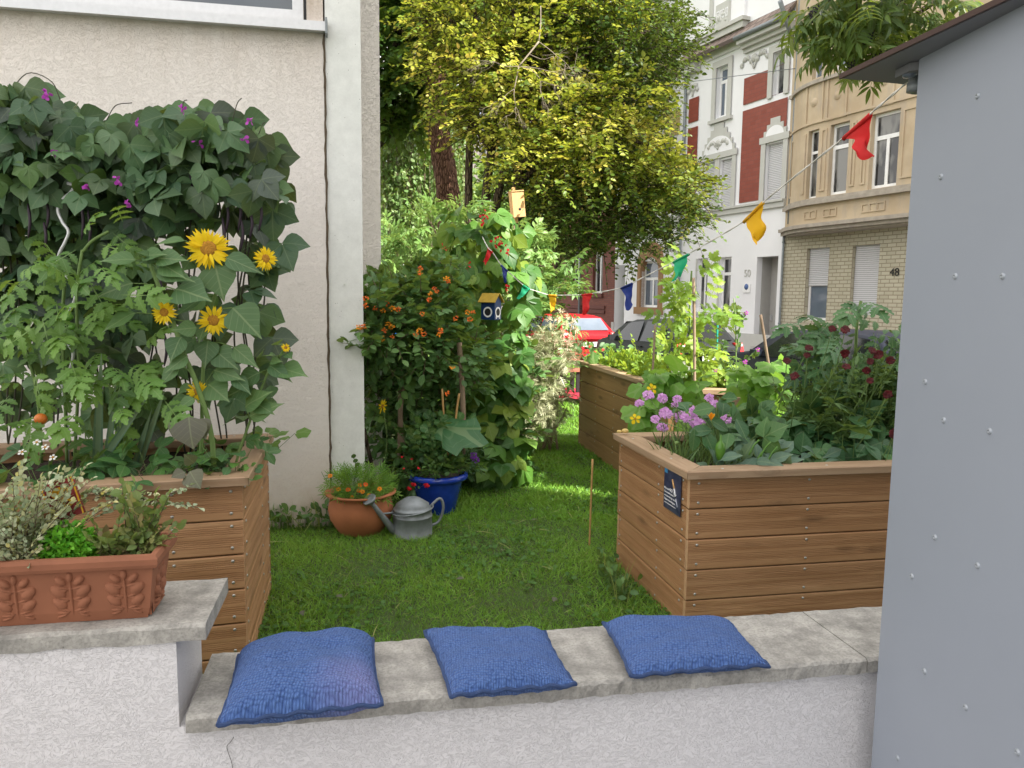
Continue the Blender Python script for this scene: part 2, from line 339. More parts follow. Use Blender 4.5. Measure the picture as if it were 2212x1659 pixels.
def paint(name, col, rough=.5, coat=.06, metal=0.):
    m, t = newmat(name); n = noise(t, coords(t), 3, 3); finish(t, mix(t, n, tuple(x * .92 for x in col), col), rough, None, extra={'Coat Weight': coat, 'Coat Roughness': .06, 'Metallic': metal, 'Specular IOR Level': .22}); return m
M = {}
M['stucco'] = stucco('house_stucco', (.83, .785, .75), stain=(.46, .36, .27), stain_z=(2.6, 3.5), worm=80., bs=.6, alb=.15, foot=(.60, .47, .35))
M['stucco_low'] = stucco('wall_stucco', (.73, .715, .735), worm=125., bs=.55, alb=.10)
M['pillar'] = concrete('pale_concrete', (.72, .74, .72), pits=.9, scale=11, dark=.12)
M['coping'] = concrete('weathered_concrete', (.43, .415, .385), pits=.8, scale=13, dark=1.05)
M['wood'] = wood('larch_boards', (.345, .18, .082), (.66, .405, .22), (.46, .24, .10))
M['wood_old'] = wood('tanned_boards', (.29, .165, .07), (.48, .295, .14), (.33, .18, .07))
M['wood_cap'] = wood('weathered_rail', (.36, .235, .14), (.56, .42, .29), (.42, .27, .16), knots=.6)
M['endgrain'] = plain('end_grain', (.50, .31, .17), .8, scale=40, var=.25)
M['screw'] = plain('screw_steel', (.42, .41, .38), .35, metal=.8)
M['soil'] = plain('dark_soil', (.035, .024, .016), .95, scale=40, var=.5, bs=.9, bd=.02)
M['shed'] = plain('grey_cladding', (.268, .297, .35), .5, scale=2.5, var=.05, bs=.02)
M['shed_under'] = plain('grey_soffit', (.16, .165, .18), .6, scale=300, var=.05, bs=.03)
M['brown_edge'] = plain('brown_fascia', (.055, .03, .025), .6)
M['zinc'] = plain('zinc', (.22, .245, .26), .5, metal=.3, scale=22, var=.4)
M['alu'] = plain('aluminium', (.62, .63, .65), .4, metal=.3, scale=30)
M['white'] = plain('white_paint', (.80, .80, .80), .4)
M['black'] = plain('black_rubber', (.015, .015, .016), .6)
M['terracotta'] = plain('terracotta', (.42, .155, .07), .8, scale=9, var=.25, bs=.3)
M['terracotta_box'] = plain('terracotta_trough', (.27, .105, .056), .8, scale=7, var=.35, bs=.25)
M['blueglaze'] = plain('blue_glaze', (.012, .05, .42), .15, spec=.7, scale=14, var=.45, bs=.05)
M['car_glass'] = glass('car_glass', (.012, .014, .016))
m, t = newmat('curtained_glass'); cn_ = noise(t, coords(t, 'Object', (1, 1, .4)), 1.6, 3); finish(t, mix(t, ramp(t, cn_, [(.48, (0, 0, 0)), (.56, (1, 1, 1))]), (.02, .022, .025), (.17, .17, .16)), .06, None, spec=.6); M['glass'] = m; M['glass_blue'] = glass('reflecting_glass', (.09, .11, .14))
def bark(name, c0, c1, sc, bd):
    m, t = newmat(name); v = coords(t, 'Object', (1, 1, .28)); vo = nd(t, "ShaderNodeTexVoronoi", {'Vector': v, 'Scale': sc, 'Randomness': 1.}, feature='DISTANCE_TO_EDGE').outputs['Distance']
    e = ramp(t, vo, [(.0, (0, 0, 0)), (.16, (1, 1, 1))]); n = noise(t, v, sc * 2.2, 6, .7); c = mix(t, e, tuple(x * .5 for x in c0), mix(t, ramp(t, n, [(.35, (0, 0, 0)), (.68, (1, 1, 1))]), c0, c1))
    finish(t, c, .95, math_(t, 'ADD', e, n), 1., bd, .15); return m
M['bark'] = bark('bark', (.075, .058, .042), (.15, .12, .085), 22., .02); M['bark_pine'] = bark('pine_bark', (.19, .10, .072), (.33, .19, .135), 26., .03)
M['twig'] = plain('twig', (.16, .12, .08), .9, var=.3); M['stem'] = plain('green_stem', (.13, .21, .06), .7, var=.25)
M['stem_dark'] = plain('dark_stem', (.05, .05, .03), .8); M['bamboo'] = plain('bamboo', (.42, .25, .09), .6, var=.3, scale=14)
M['stick'] = plain('wooden_stick', (.26, .19, .13), .9, var=.35, scale=20)
def fl(name, c1, c2, trans=.25): return leafmat(name, [c1, c2], trans, c2, .5, 0., .2)
L_ = leafmat
M['l_bean'] = L_('bean_leaf', [(.036, .088, .046), (.068, .145, .068), (.105, .20, .085), (.055, .072, .07), (.10, .20, .05)], .18, vein=.22)
M['l_tomato'] = L_('tomato_leaf', [(.055, .14, .035), (.11, .24, .05), (.18, .34, .07)], .32)
M['l_sunflower'] = L_('sunflower_leaf', [(.05, .12, .05), (.085, .17, .065), (.10, .20, .07)], .25, vein=.5)
M['l_straw'] = L_('strawberry_leaf', [(.03, .10, .035), (.05, .15, .045), (.10, .24, .05)], .2)
M['l_dark'] = L_('bed_leaf', [(.025, .09, .035), (.045, .135, .05), (.075, .18, .06)], .2)
M['l_kale'] = L_('blue_leaf', [(.075, .15, .11), (.12, .21, .15)], .2)
M['l_lime'] = L_('lit_leaf', [(.09, .19, .025), (.17, .31, .03), (.30, .42, .05)], .42, (.6, .7, .05))
M['l_runner'] = L_('runner_bean_leaf', [(.035, .12, .025), (.06, .17, .03), (.10, .24, .035), (.26, .36, .05)], .35)
M['l_lantana'] = L_('lantana_leaf', [(.045, .12, .04), (.08, .19, .055), (.14, .27, .075)], .3)
M['l_fine'] = L_('fine_leaf', [(.045, .10, .035), (.075, .155, .05), (.12, .21, .065)], .25, vein=.1)
M['l_marigold'] = L_('marigold_leaf', [(.07, .19, .025), (.12, .29, .035), (.20, .36, .05)], .3, vein=0)
M['l_parsley'] = L_('parsley_leaf', [(.08, .33, .02), (.15, .48, .035), (.22, .58, .06)], .3, vein=0)
M['l_varieg'] = L_('variegated_leaf', [(.16, .25, .15), (.42, .48, .32), (.60, .62, .42), (.62, .52, .10)], .2, vein=0)
M['l_oreg'] = L_('oregano_leaf', [(.10, .19, .06), (.19, .27, .09), (.28, .30, .11), (.26, .17, .10)], .3)
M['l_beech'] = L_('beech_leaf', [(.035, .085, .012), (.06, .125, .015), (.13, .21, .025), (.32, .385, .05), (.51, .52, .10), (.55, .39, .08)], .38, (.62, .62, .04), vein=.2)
M['l_beech_shade'] = L_('shaded_beech_leaf', [(.025, .06, .012), (.045, .095, .015), (.08, .14, .02), (.14, .19, .03), (.34, .27, .05)], .25, (.3, .4, .03), vein=.1)  # darker copy of the beech leaf, crown shade put into its colour
M['l_tree'] = L_('tree_leaf', [(.03, .085, .02), (.055, .13, .025), (.10, .19, .03)], .3, vein=.1)
M['l_birch'] = L_('birch_leaf', [(.09, .18, .05), (.20, .33, .11), (.34, .44, .20)], .4, vein=0)
M['l_elder'] = L_('elder_leaf', [(.06, .15, .035), (.13, .26, .06), (.24, .38, .11)], .3, (.5, .6, .12))
M['l_thistle'] = L_('thistle_leaf', [(.16, .20, .08), (.40, .42, .24), (.62, .60, .44)], .25, (.7, .68, .4), vein=0)
M['l_over'] = L_('ash_leaf', [(.03, .075, .018), (.06, .12, .025), (.16, .20, .04)], .35, vein=.2)
M['l_squash'] = L_('squash_leaf', [(.10, .24, .035), (.17, .36, .055), (.25, .46, .08)], .4, (.4, .65, .06), vein=.4)
M['l_wilt'] = L_('wilted_leaf', [(.11, .10, .085), (.13, .15, .08)], .2)
M['l_grass'] = L_('grass_blade', [(.075, .20, .025), (.15, .35, .04), (.24, .45, .065), (.40, .38, .15)], .3, vein=0, spec=.3)
M['l_clover'] = L_('lawn_weed_leaf', [(.04, .13, .02), (.075, .20, .03)], .3, vein=.1)
M['p_yellow'] = fl('yellow_petal', (.86, .58, .008), (.92, .70, .02)); M['p_orange'] = fl('orange_petal', (.80, .20, .01), (.85, .38, .02))
M['p_redor'] = fl('red_orange_petal', (.72, .09, .02), (.85, .22, .02)); M['p_pink'] = fl('lilac_petal', (.56, .25, .58), (.72, .42, .74))
M['p_wine'] = fl('wine_petal', (.045, .002, .006), (.10, .004, .010), .1); M['p_purple'] = fl('purple_petal', (.16, .03, .33), (.25, .06, .45))
M['p_magenta'] = fl('magenta_petal', (.45, .05, .45), (.55, .10, .55)); M['p_white'] = fl('white_petal', (.8, .8, .75), (.85, .85, .82))
M['p_red'] = fl('red_petal', (.65, .01, .02), (.75, .03, .05)); M['p_maroon'] = fl('maroon_petal', (.30, .03, .01), (.6, .14, .02))
M['disc'] = plain('flower_disc', (.42, .20, .02), .9, scale=120, var=.6, bs=1., bd=.01)
M['pod'] = plain('dark_pod', (.03, .018, .03), .6); M['podgreen'] = plain('green_fruit', (.07, .18, .02), .3)
M['berry'] = plain('dark_berry', (.02, .015, .02), .4); M['tomato_fruit'] = plain('orange_tomato', (.65, .18, .03), .3)
M['fluff'] = fl('seed_fluff', (.62, .50, .36), (.78, .68, .52))
# ------------------------------------------------------------------ ground, street, lawn
STREET = np.array([.399, -.917, 0]); SN = np.array([-.917, -.399, 0])     # along the street towards us; out of the facades
KERB = 9.75
def kerbpt(d, off=0.): return V3(KERB - .4348 * d, d, 0) + SN * off
m, t = newmat('asphalt'); n_ = noise(t, coords(t), 60, 4); finish(t, mix(t, noise(t, coords(t), .6, 4), (.045, .045, .047), (.075, .073, .07)), .9, n_, .5, .005); M['asphalt'] = m
m, t = newmat('paving'); bt = nd(t, "ShaderNodeTexBrick", {'Vector': coords(t, 'Object', (1, 1, 1), (0, 0, .41)), 'Color1': (.26, .25, .24), 'Color2': (.33, .32, .30), 'Mortar': (.12, .11, .10), 'Scale': 1., 'Mortar Size': .008, 'Brick Width': .3, 'Row Height': .3}, offset=0.)
finish(t, bt.outputs['Color'], .85); M['paving'] = m
m, t = newmat('lawn_soil'); n_ = noise(t, coords(t), 9, 6); finish(t, mix(t, n_, (.05, .045, .02), (.045, .10, .02)), .95, n_, .6, .02); M['lawn'] = m
mb = MB(); mb.add([(-400, -400, -.32), (400, -400, -.32), (400, 900, -.32), (-400, 900, -.32)], [(0, 1, 2, 3)])
tag(mb.build('ground', M['lawn'], org=(0, 0, -.32)), kind='structure')
mb = MB(); a, b = kerbpt(-25, .0), kerbpt(90, .0); a2, b2 = a - SN * 6.3, b - SN * 6.3
prism(mb, [p + UP * -.31 for p in (a, a2, b2, b)], UP * .05); tag(mb.build('street', M['asphalt']), kind='structure')
mb = MB(); prism(mb, [p + UP * -.31 for p in (a2, a - SN * 8.42, b - SN * 8.42, b2)], UP * .17); tag(mb.build('pavement', M['paving']), kind='structure')
mb = MB(); prism(mb, [p + UP * -.31 for p in (a2 + SN * .14, a2 + SN * .002, b2 + SN * .002, b2 + SN * .14)], UP * .165)
prism(mb, [p + UP * -.31 for p in (a + SN * .14, a + SN * .004, b + SN * .004, b + SN * .14)], UP * .32); tag(mb.build('kerb', M['coping']), kind='structure')
W0 = atZ(400, 1550, .5)                                                  # front edge of the low coping, its left end
def gw(a, b, z=0.): return V3(W0[0], W0[1], 0) + G1 * a + G2 * b + UP * z  # garden-wall frame
mb = MB(); LAWN = [gw(-9, .25), gw(5.4, .25), kerbpt(4, .15), kerbpt(30, .15), V3(-22, 30, 0), V3(-22, 2, 0)]
prism(mb, [p + UP * -.3 for p in LAWN], UP * .3); tag(mb.build('lawn', M['lawn']), kind='structure')
mb = MB(); prism(mb, [p + UP * -.3 for p in (gw(-12, -9), gw(4.5, -9), gw(4.5, .1), gw(-12, .1))], UP * .16); tag(mb.build('path', M['paving']), kind='structure')
# ------------------------------------------------------------------ garden wall with its two copings
def slab(mb, a0, a1, b0, b1, z0, z1, seed, mat=0, na=70):
    """coping stone with a slightly chipped arris"""
    r = np.random.default_rng(seed); j = lambda s=.0014: r.normal() * s
    ring = lambda a: [gw(a, b0 + j(), z0 + j()), gw(a, b0 + j(), z1 - .008 + j()), gw(a, b0 + .009 + j(), z1 + j(.001)), gw(a, b1 - .009 + j(), z1 + j(.001)), gw(a, b1 + j(), z1 - .008 + j()), gw(a, b1 + j(), z0 + j())]
    V = []; 
    for i in range(na): V += ring(a0 + (a1 - a0) * i / (na - 1) + (j() if 0 < i < na - 1 else 0))
    F = [(i * 6 + k, i * 6 + (k + 1) % 6, i * 6 + 6 + (k + 1) % 6, i * 6 + 6 + k) for i in range(na - 1) for k in range(6)]
    F += [tuple(range(6))[::-1], tuple(range(na * 6 - 6, na * 6))]; mb.add(V, F, mat)
def upa(p): q = p - V3(W0[0], W0[1], 0); return float(q @ G1), float(q @ G2)
UA = upa(atZ(445, 1344, .74))
gwall = thing('garden_wall', gw(.5, .18, -.14), 'white roughcast garden wall stepping down under two concrete coping slabs', 'garden wall')
mb = MB(); prism(mb, [gw(-3, .035, -.14), gw(3.2, .035, -.14), gw(3.2, .33, -.14), gw(-3, .33, -.14)], UP * (.14 + .455)); 
prism(mb, [gw(-3, .034, .455), gw(UA[0] - .075, .034, .455), gw(UA[0] - .075, .331, .455), gw(-3, .331, .455)], UP * (.695 - .455)); mb.build('wall', M['stucco_low'], gwall)
mb = MB(); slab(mb, 0, 1.99, 0, .375, .455, .5, 1, 0, 110); slab(mb, 1.994, 3.2, 0, .375, .455, .5, 2, 0, 50); mb.build('coping', M['coping'], gwall)
mb = MB(); slab(mb, -3, UA[0], UA[1] - .01, UA[1] + .335, .695, .74, 3, 0, 60); o = mb.build('coping', M['coping'], gwall); o['label'] = 'raised coping slab carrying the terracotta trough'
# hairline crack in the render
mb = MB(); cp = [atP(x, y, gw(0, .033), G2) for x, y in ((505, 1592), (498, 1603), (490, 1612), (494, 1628), (500, 1645), (503, 1662))]
tube(mb, [p - G2 * .0005 for p in spline(cp, 14)], .0006, 4); mb.build('crack', M['soil'], gwall)
# ------------------------------------------------------------------ the house on the left
HB = V3(-1.283, 5.21, 0)                                                # foot of the wall at its right end
def hw(a, b, z=0.): return HB + G1 * a + G2 * b + UP * z
def ha(x, y): q = atP(x, y, HB, G2); return float((q - HB) @ G1), float(q[2])
aJ, _ = ha(706, 600); aP0, _ = ha(711, 700); aP1, _ = ha(785, 700)
zs0 = ha(640, 66)[1]; zs1 = ha(640, 46)[1]
house = thing('house', hw(-3, 2), 'cream roughcast house with a pale concrete corner pillar and a wide window', 'house')
mb = MB()
V = []
def wall_holes(mb, fp, s0, s1, z0, z1, holes, depth, mat=0, rnd=.5, rmat=None):
    """flat wall sheet with rectangular openings and their reveals; fp(s, z, out) -> point"""
    S = sorted({s0, s1, *[h[0] for h in holes], *[h[1] for h in holes]}); Z = sorted({z0, z1, *[h[2] for h in holes], *[h[3] for h in holes]})
    S = [s for s in S if s0 <= s <= s1]; Z = [z for z in Z if z0 <= z <= z1]
    for a, b in zip(S, S[1:]):
        for c, d in zip(Z, Z[1:]):
            if any(h[0] <= (a + b) / 2 <= h[1] and h[2] <= (c + d) / 2 <= h[3] for h in holes): continue
            mb.add([fp(a, c, 0), fp(b, c, 0), fp(b, d, 0), fp(a, d, 0)], [(0, 1, 2, 3)], mat, [(a, c, rnd), (b, c, rnd), (b, d, rnd), (a, d, rnd)])
    for a, b, c, d in [h[:4] for h in holes]:
        for p, q in (((a, c), (b, c)), ((b, c), (b, d)), ((b, d), (a, d)), ((a, d), (a, c))):
            mb.add([fp(*p, 0), fp(*q, 0), fp(*q, -depth), fp(*p, -depth)], [(0, 1, 2, 3)], mat if rmat is None else rmat, [(p[0] + p[1], .1, rnd), (q[0] + q[1], .1, rnd), (q[0] + q[1], .3, rnd), (p[0] + p[1], .3, rnd)])
hf = lambda s, z, o: hw(s, -o, z)
WH = (-4.2, ha(655, 30)[0], zs1 + .01, 6.2)
wall_holes(mb, hf, -9, aJ, -.3, 8, [WH], .12)
mb.add([hw(aJ, 0, -.3), hw(aJ, .3, -.3), hw(aJ, .3, 8), hw(aJ, 0, 8)], [(0, 1, 2, 3)])
mb.add([hw(-9, 0, 8), hw(aP1 + .02, 0, 8), hw(aP1 + .02, 8, 8), hw(-9, 8, 8)], [(0, 1, 2, 3)])
mb.build('wall', M['stucco'], house)
# concrete pillar standing a little back of the joint, then the return wall behind it
mb = MB(); prism(mb, [hw(aP0, .012, -.3), hw(aP1, .012, -.3), hw(aP1, .42, -.3), hw(aP0, .42, -.3)], UP * 8.2)
mb.build('pillar', M['pillar'], house)
mb = MB(); q = atY(820, 700, 6.9); b1 = float((q - HB) @ G2); a1 = float((q - HB) @ G1)
prism(mb, [hw(aP0 - .2, .9, -.3), hw(a1, .9, -.3), hw(a1, 7, -.3), hw(aP0 - .2, 7, -.3)], UP * 8.25); o = mb.build('return_wall', stucco('return_stucco', (.86, .82, .78), worm=70., alb=.15), house)
# dark ragged movement joint
mb = MB(); jp = [hw((aJ + aP0) / 2 + rng.normal() * .003, .002, z) for z in np.linspace(0, zs0 - .01, 60)]; tube(mb, jp, .006 + rng.random(60) * .004, 5); mb.build('joint', plain('joint_filler', (.10, .075, .05), .95, var=.6, scale=30), house)
# window: frame, pane, sill
wn = MB(); s0, s1, z0, z1 = WH
for (p, q, r, s) in ((s0, s1, z0, z0 + .07), (s1 - .07, s1, z0 + .0705, z1), (s0, s0 + .07, z0 + .0705, z1), (s0 + .071, s1 - .071, z1 - .07, z1)): prism(wn, [hf(p, r, -.03), hf(q, r, -.03), hf(q, r, -.09), hf(p, r, -.09)], UP * (s - r))
wo = wn.build('window', M['alu'], house)
mb = MB(); prism(mb, [hf(s0 + .06, z0 + .06, -.06), hf(s1 - .06, z0 + .06, -.06), hf(s1 - .06, z0 + .06, -.075), hf(s0 + .06, z0 + .06, -.075)], UP * (z1 - z0 - .12)); mb.build('pane', glass('tinted_pane', (.075, .085, .095)), wo)
sx = ha(708, 66)[0]
mb = MB(); prism(mb, [hf(-4.6, zs0 - .005, .0), hf(-4.6, zs0 - .015, .085), hf(-4.6, zs1 - .015, .085), hf(-4.6, zs1, .0)], G1 * (sx + 4.6)); mb.build('sill', M['alu'], wo)
mb = MB(); prism(mb, [hf(sx - .012, zs0 - .03, .0), hf(sx - .012, zs0 - .03, .092), hf(sx - .012, zs1 + .01, .092), hf(sx - .012, zs1 + .01, .0)], G1 * .012); mb.build('sill_end', M['zinc'], wo)
# vertical dark gap beside the window frame
mb = MB(); prism(mb, [hf(s1 + .002, z0, .003), hf(s1 + .02, z0, .003), hf(s1 + .02, z0, .0), hf(s1 + .002, z0, .0)], UP * 3); mb.build('gap', M['black'], wo)
# ------------------------------------------------------------------ unseen house block added behind the camera's right shoulder to shade the garden front
nb = thing('shade_house', (6.3, -5, -.3), 'unseen tall plastered house added behind the shed to shade the garden', 'house')
mb = MB(); SB = [V3(4.7, 2.6, -.3), V3(8.2, .3, -.3), V3(8.2, -16, -.3), V3(4.7, -16, -.3)]
prism(mb, SB, UP * 14.3); mb.build('wall', stucco('shade_house_stucco', (.70, .66, .60)), nb)
for k in range(4):
    for r in range(4):
        mb = MB(); c = V3(4.7, .5 - 4 * k, 1.6 + 3.1 * r); box(mb, c, .05, .55, .8, ax=V3(1, 0, 0), ay=V3(0, 1, 0)); wv = mb.build('window', M['white'], nb)
        mb = MB(); box(mb, c - V3(.045, 0, 0), .012, .47, .72, ax=V3(1, 0, 0), ay=V3(0, 1, 0)); mb.build('pane', M['glass'], wv)
# ------------------------------------------------------------------ grey shed at the right
FC = V3(1.109, 2.2, 0); SD = nrm(V3(-.064, 1, 0)); SNr = V3(-SD[1], SD[0], 0)    # wall line, and its outward normal (towards the garden)
shed = thing('shed', FC + V3(1, -1.2, -.14), 'smooth grey clad shed with screwed wall panels and a jutting flat roof', 'shed')
ztop = float(atP(2006, 118, FC, SNr)[2])
sw = lambda a, o=0., z=0.: FC + SD * a + SNr * o + UP * z
mb = MB(); prism(mb, [sw(-2.6, 0, -.14), sw(0, 0, -.14), sw(0, -2.4, -.14), sw(-2.6, -2.4, -.14)], UP * (ztop + .14))
RIV = [(2112, 207), (2033, 382), (2064, 597), (2166, 597), (1999, 825), (2039, 908), (2138, 932), (2020, 1161), (2112, 1222), (1970, 1245), (1997, 1450), (2086, 1528), (1939, 1637), (2198, 1625), (1999, 489)]
for x, y in RIV[:-1]:
    p = atP(x, y, FC, SNr); lathe(mb, [(0, .002), (.0022, .002), (.003, .0045), (.006, .004), (.0085, .0)], p, 12, 1, SNr)
mb.build('wall_panel', [M['shed'], plain('rivet', (.30, .33, .37), .35, metal=.25)], shed)
tip, bend, near = atZ(1822, 170, ztop), atZ(2005, 187, ztop), atZ(2185, 0, ztop)
far2 = tip + (bend - tip) * 7; nr2 = tip + (near - tip) * 3.2
mb = MB(); pol = [tip, far2, far2 + V3(.3, -5, 0), nr2]
prism(mb, pol, UP * .010, caps=True); mb.build('roof', M['shed_under'], shed)
mb = MB(); prism(mb, [tip + V3(-.004, .004, 0), nr2 + V3(-.004, 0, 0), nr2 + V3(-.012, 0, 0), tip + V3(-.012, .004, 0)], UP * .014); mb.build('fascia', M['brown_edge'], shed)
# small downlight and a pipe elbow in the corner under the roof
c = atZ(1965, 152, ztop - .012); lm = MB(); prism(lm, [c + SD * a + SNr * b - UP * .012 for a, b in ((-.035, -.022), (.035, -.022), (.05, .0), (.035, .022), (-.035, .022), (-.05, 0))], UP * .022); lo = lm.build('lamp', M['shed_under'], shed)
mb = MB(); lathe(mb, [(.0, -.008), (.016, -.007), (.02, 0)], c - UP * .012, 14); mb.build('lens', M['glass_blue'], lo)
e0 = atY(2000, 160, 2.30); mb = MB(); tube(mb, spline([e0 + V3(.12, .03, .04), e0 + V3(.03, 0, .02), e0 + V3(-.02, 0, 0), e0 + V3(-.03, -.01, -.05)], 14), .022, 12)
lathe(mb, [(.0, -.012), (.026, -.012), (.026, .012), (.0, .012)], e0 + V3(-.03, -.01, -.04), 14); mb.build('pipe_elbow', M['zinc'], shed)
# ------------------------------------------------------------------ houses across the street
PF = V3(8.13, 24.8, 0)
def fp(s, z, o=0.): return PF + STREET * s + SN * o + UP * z
def fac(x, y, o=0.):
    q = atP(x, y, PF + SN * o, SN); return float((q - PF) @ STREET), float(q[2])
def z3(x, y): return x / 3 + 1426.4, y / 3
def z6(x, y): return x / 3 + 1316.6, y / 3 + 493.7
def r3(x0, y0, x1, y1, o=0., f=z3):
    a = fac(*f(x0, y0), o); b = fac(*f(x1, y1), o); return [a[0], b[0], b[1], a[1]]     # s0 s1 z0 z1
def r6(x0, y0, x1, y1, o=0.): return r3(x0, y0, x1, y1, o, z6)
M['fac_white'] = plain('white_render', (.80, .80, .82), .85, scale=1.2, var=.07, bs=.1)
M['fac_grey'] = plain('grey_trim', (.50, .50, .47), .8, scale=5, var=.08)
M['fac_plinth'] = plain('plinth', (.42, .41, .39), .85, scale=5, var=.1)
M['fac_red'] = brick('red_facing_brick', (.25, .055, .035), (.30, .075, .05), (.20, .06, .045), .25, .125, .5, .008)
M['fac_yellow'] = brick('yellow_glazed_brick', (.50, .40, .16), (.58, .47, .21), (.30, .24, .10), .25, .15, .35, .014)
M['fac_pale'] = brick('pale_glazed_brick', (.46, .42, .31), (.55, .51, .39), (.24, .20, .14), .28, .105, .35, .012)
M['fac_dark'] = brick('dark_red_brick', (.17, .055, .04), (.22, .075, .05), (.11, .06, .05), .25, .085, .8, .010)
m, t = newmat('ochre_stone'); v_ = coords(t); n1 = noise(t, v_, .8, 6, .65); n2 = noise(t, nd(t, "ShaderNodeMapping", {'Vector': v_, 'Scale': (2, 2, .5)}).outputs[0], 1.5, 6, .7)
c_ = mix(t, ramp(t, n1, [(.35, (0, 0, 0)), (.65, (1, 1, 1))]), (.43, .335, .225), (.54, .44, .31)); c_ = mix(t, ramp(t, n2, [(.52, (0, 0, 0)), (.72, (.8, .8, .8))]), c_, (.40, .34, .28))
finish(t, c_, .85, n2, .2, .01); M['fac_ochre'] = m
M['fac_ledge'] = plain('sooty_ledge', (.36, .32, .27), .9, scale=6, var=.4)
M['shutter'] = shutter('roller_shutter', (.60, .60, .62), .055)
m, t = newmat('roof_tiles'); bt = nd(t, "ShaderNodeTexBrick", {'Vector': coords(t, 'lc'), 'Color1': (.20, .15, .13), 'Color2': (.27, .21, .18), 'Mortar': (.08, .06, .05), 'Scale': 1., 'Mortar Size': .02, 'Brick Width': .3, 'Row Height': .32}); finish(t, bt.outputs['Color'], .8, math_(t, 'SUBTRACT', 1., bt.outputs['Fac']), .7, .03); M['tiles'] = m
def fbox(mb, s0, s1, z0, z1, o0, o1, mat=0, f=fp):
    V = [f(s, z, o) for o in (o0, o1) for z in (z0, z1) for s in (s0, s1)]
    A = [(s, z, .5) for o in (o0, o1) for z in (z0, z1) for s in (s0, s1)]
    mb.add(V, [(0, 1, 3, 2), (4, 6, 7, 5), (0, 4, 5, 1), (2, 3, 7, 6), (0, 2, 6, 4), (1, 5, 7, 3)], mat, A)
def fpoly(mb, pts, o0, o1, mat=0, f=fp):
    """pts (s,z) outline standing from o0 to o1"""
    a = [f(s, z, o0) for s, z in pts]; n = len(pts); V = a + [f(s, z, o1) for s, z in pts]; A = [(s, z, .5) for s, z in pts] * 2
    mb.add(V, [tuple(range(n, 2 * n))] + [(i, (i + 1) % n, n + (i + 1) % n, n + i) for i in range(n)], mat, A)
def window(parent, R, depth=.2, shut=0., trans=.72, mull=1, f=fp, frame='white', arch=0., label=None, gl='glass'):
    s0, s1, z0, z1 = R; mb = MB(); fw = min(.075, (s1 - s0) * .12)
    o0, o1 = -depth, -depth + .06
    bars = [(s0, s0 + fw, z0, z1), (s1 - fw, s1, z0, z1), (s0 + fw, s1 - fw, z0, z0 + fw * 1.2), (s0 + fw, s1 - fw, z1 - fw, z1)]
    zt = z0 + (z1 - z0) * trans
    if trans < 1: bars.append((s0 + fw, s1 - fw, zt - fw * .7, zt + fw * .7))
    for k in range(mull):
        c = s0 + (s1 - s0) * (k + 1) / (mull + 1); bars.append((c - fw * .6, c + fw * .6, z0 + fw * 1.2, zt - fw * .7 if trans < 1 else z1 - fw))
    for b in bars: fbox(mb, *b, o0, o1, 0, f)
    w_ = mb.build('window', M[frame], parent)
    if label: w_['label'] = label
    mb = MB(); fbox(mb, s0 + fw * .5, s1 - fw * .5, z0 + fw, z1 - fw * .5, o0 + .015, o0 + .03, 0, f); mb.build('pane', M[gl], w_)
    if shut > 0:
        mb = MB(); zb = z1 - (z1 - z0) * shut; fbox(mb, s0 + .01, s1 - .01, zb, z1, o1 + .012, o1 + .03, 0, f); mb.build('roller_shutter', M['shutter'], w_)
    return w_
# ---- house 50: white render, red brick panels, grey stepped window heads
sL = fac(1478, 300)[0]; sR = fac(1698, 440)[0]
h = thing('terraced_house', fp((sL + sR) / 2, -.12, -5), 'white rendered terraced house with red brick panels and grey stepped window heads', 'house', 'terraced houses along the street')
zb = 4.62; zc = fac(1575, 108)[1]
cb0, cb1 = fac(1508, 300)[0], fac(1600, 330)[0]
W_up = r3(372, 445, 436, 745); W_ur = r3(742, 345, 806, 600); W_l1 = r3(288, 1060, 348, 1365); W_l2 = r3(390, 1040, 458, 1368); W_lr = r3(690, 940, 785, 1322)
W_g0 = r6(572, 195, 626, 540); W_g1 = r6(718, 187, 776, 545); D_ = r6(957, 185, 1064, 800); W_b = r6(700, 718, 756, 782)
D_[2] = -.1
mb = MB(); wall_holes(mb, fp, sL, sR, -.12, 13, [W_up, W_ur, W_l1, W_l2, W_lr, W_g0, W_g1, D_, W_b], .22, 0)
zt = fac(*z3(540, 210))[1]; fbox(mb, cb0, cb1 + .0, zb + .12, 15.2, .003, .12, 0) if False else None
for q in (fp(sL, 0, 0), fp(sR, 0, 0)):
    mb.add([q + UP * -.12, q - SN * 9 + UP * -.12, q - SN * 9 + UP * 13, q + UP * 13], [(0, 1, 2, 3)])
mb.build('wall', M['fac_white'], h)
mb = MB()
def band(R): fbox(mb, *R, .003, .03)
zu0 = fac(*z3(520, 690))[1]; zu1 = fac(*z3(525, 520))[1]; zl1 = fac(*z3(515, 730))[1]
def panels(s0, s1, z0, z1, holes):
    hs = [h_ for h_ in holes if h_[1] > s0 and h_[0] < s1 and h_[3] > z0 and h_[2] < z1]
    wall_holes(mb, lambda s, z, o: fp(s, z, .03 + o), s0, s1, z0, z1, [[max(s0, a - .2), min(s1, b + .2), max(z0, c - .25), min(z1, d + .2)] for a, b, c, d in hs], .03)
for pa in ((sL + .25, cb0, zb + .2, zl1, []), (sL + .25, cb0, zu0, zu1, []), (cb1 + .05, sR - .12, zb + .2, zl1, [W_lr]), (cb1 + .05, sR - .12, zu0, zu1, [W_ur])): mb = MB(); panels(*pa); mb.build('brick_panel', M['fac_red'], h)
mb = MB()                                                # grey trim
fbox(mb, sL, sR, zb - .12, zb + .05, .0, .10); fbox(mb, sL, sR, zb + .05, zb + .12, .0, .16)
fbox(mb, sL, sR, -.12, fac(*z6(680, 665))[1], .001, .035)
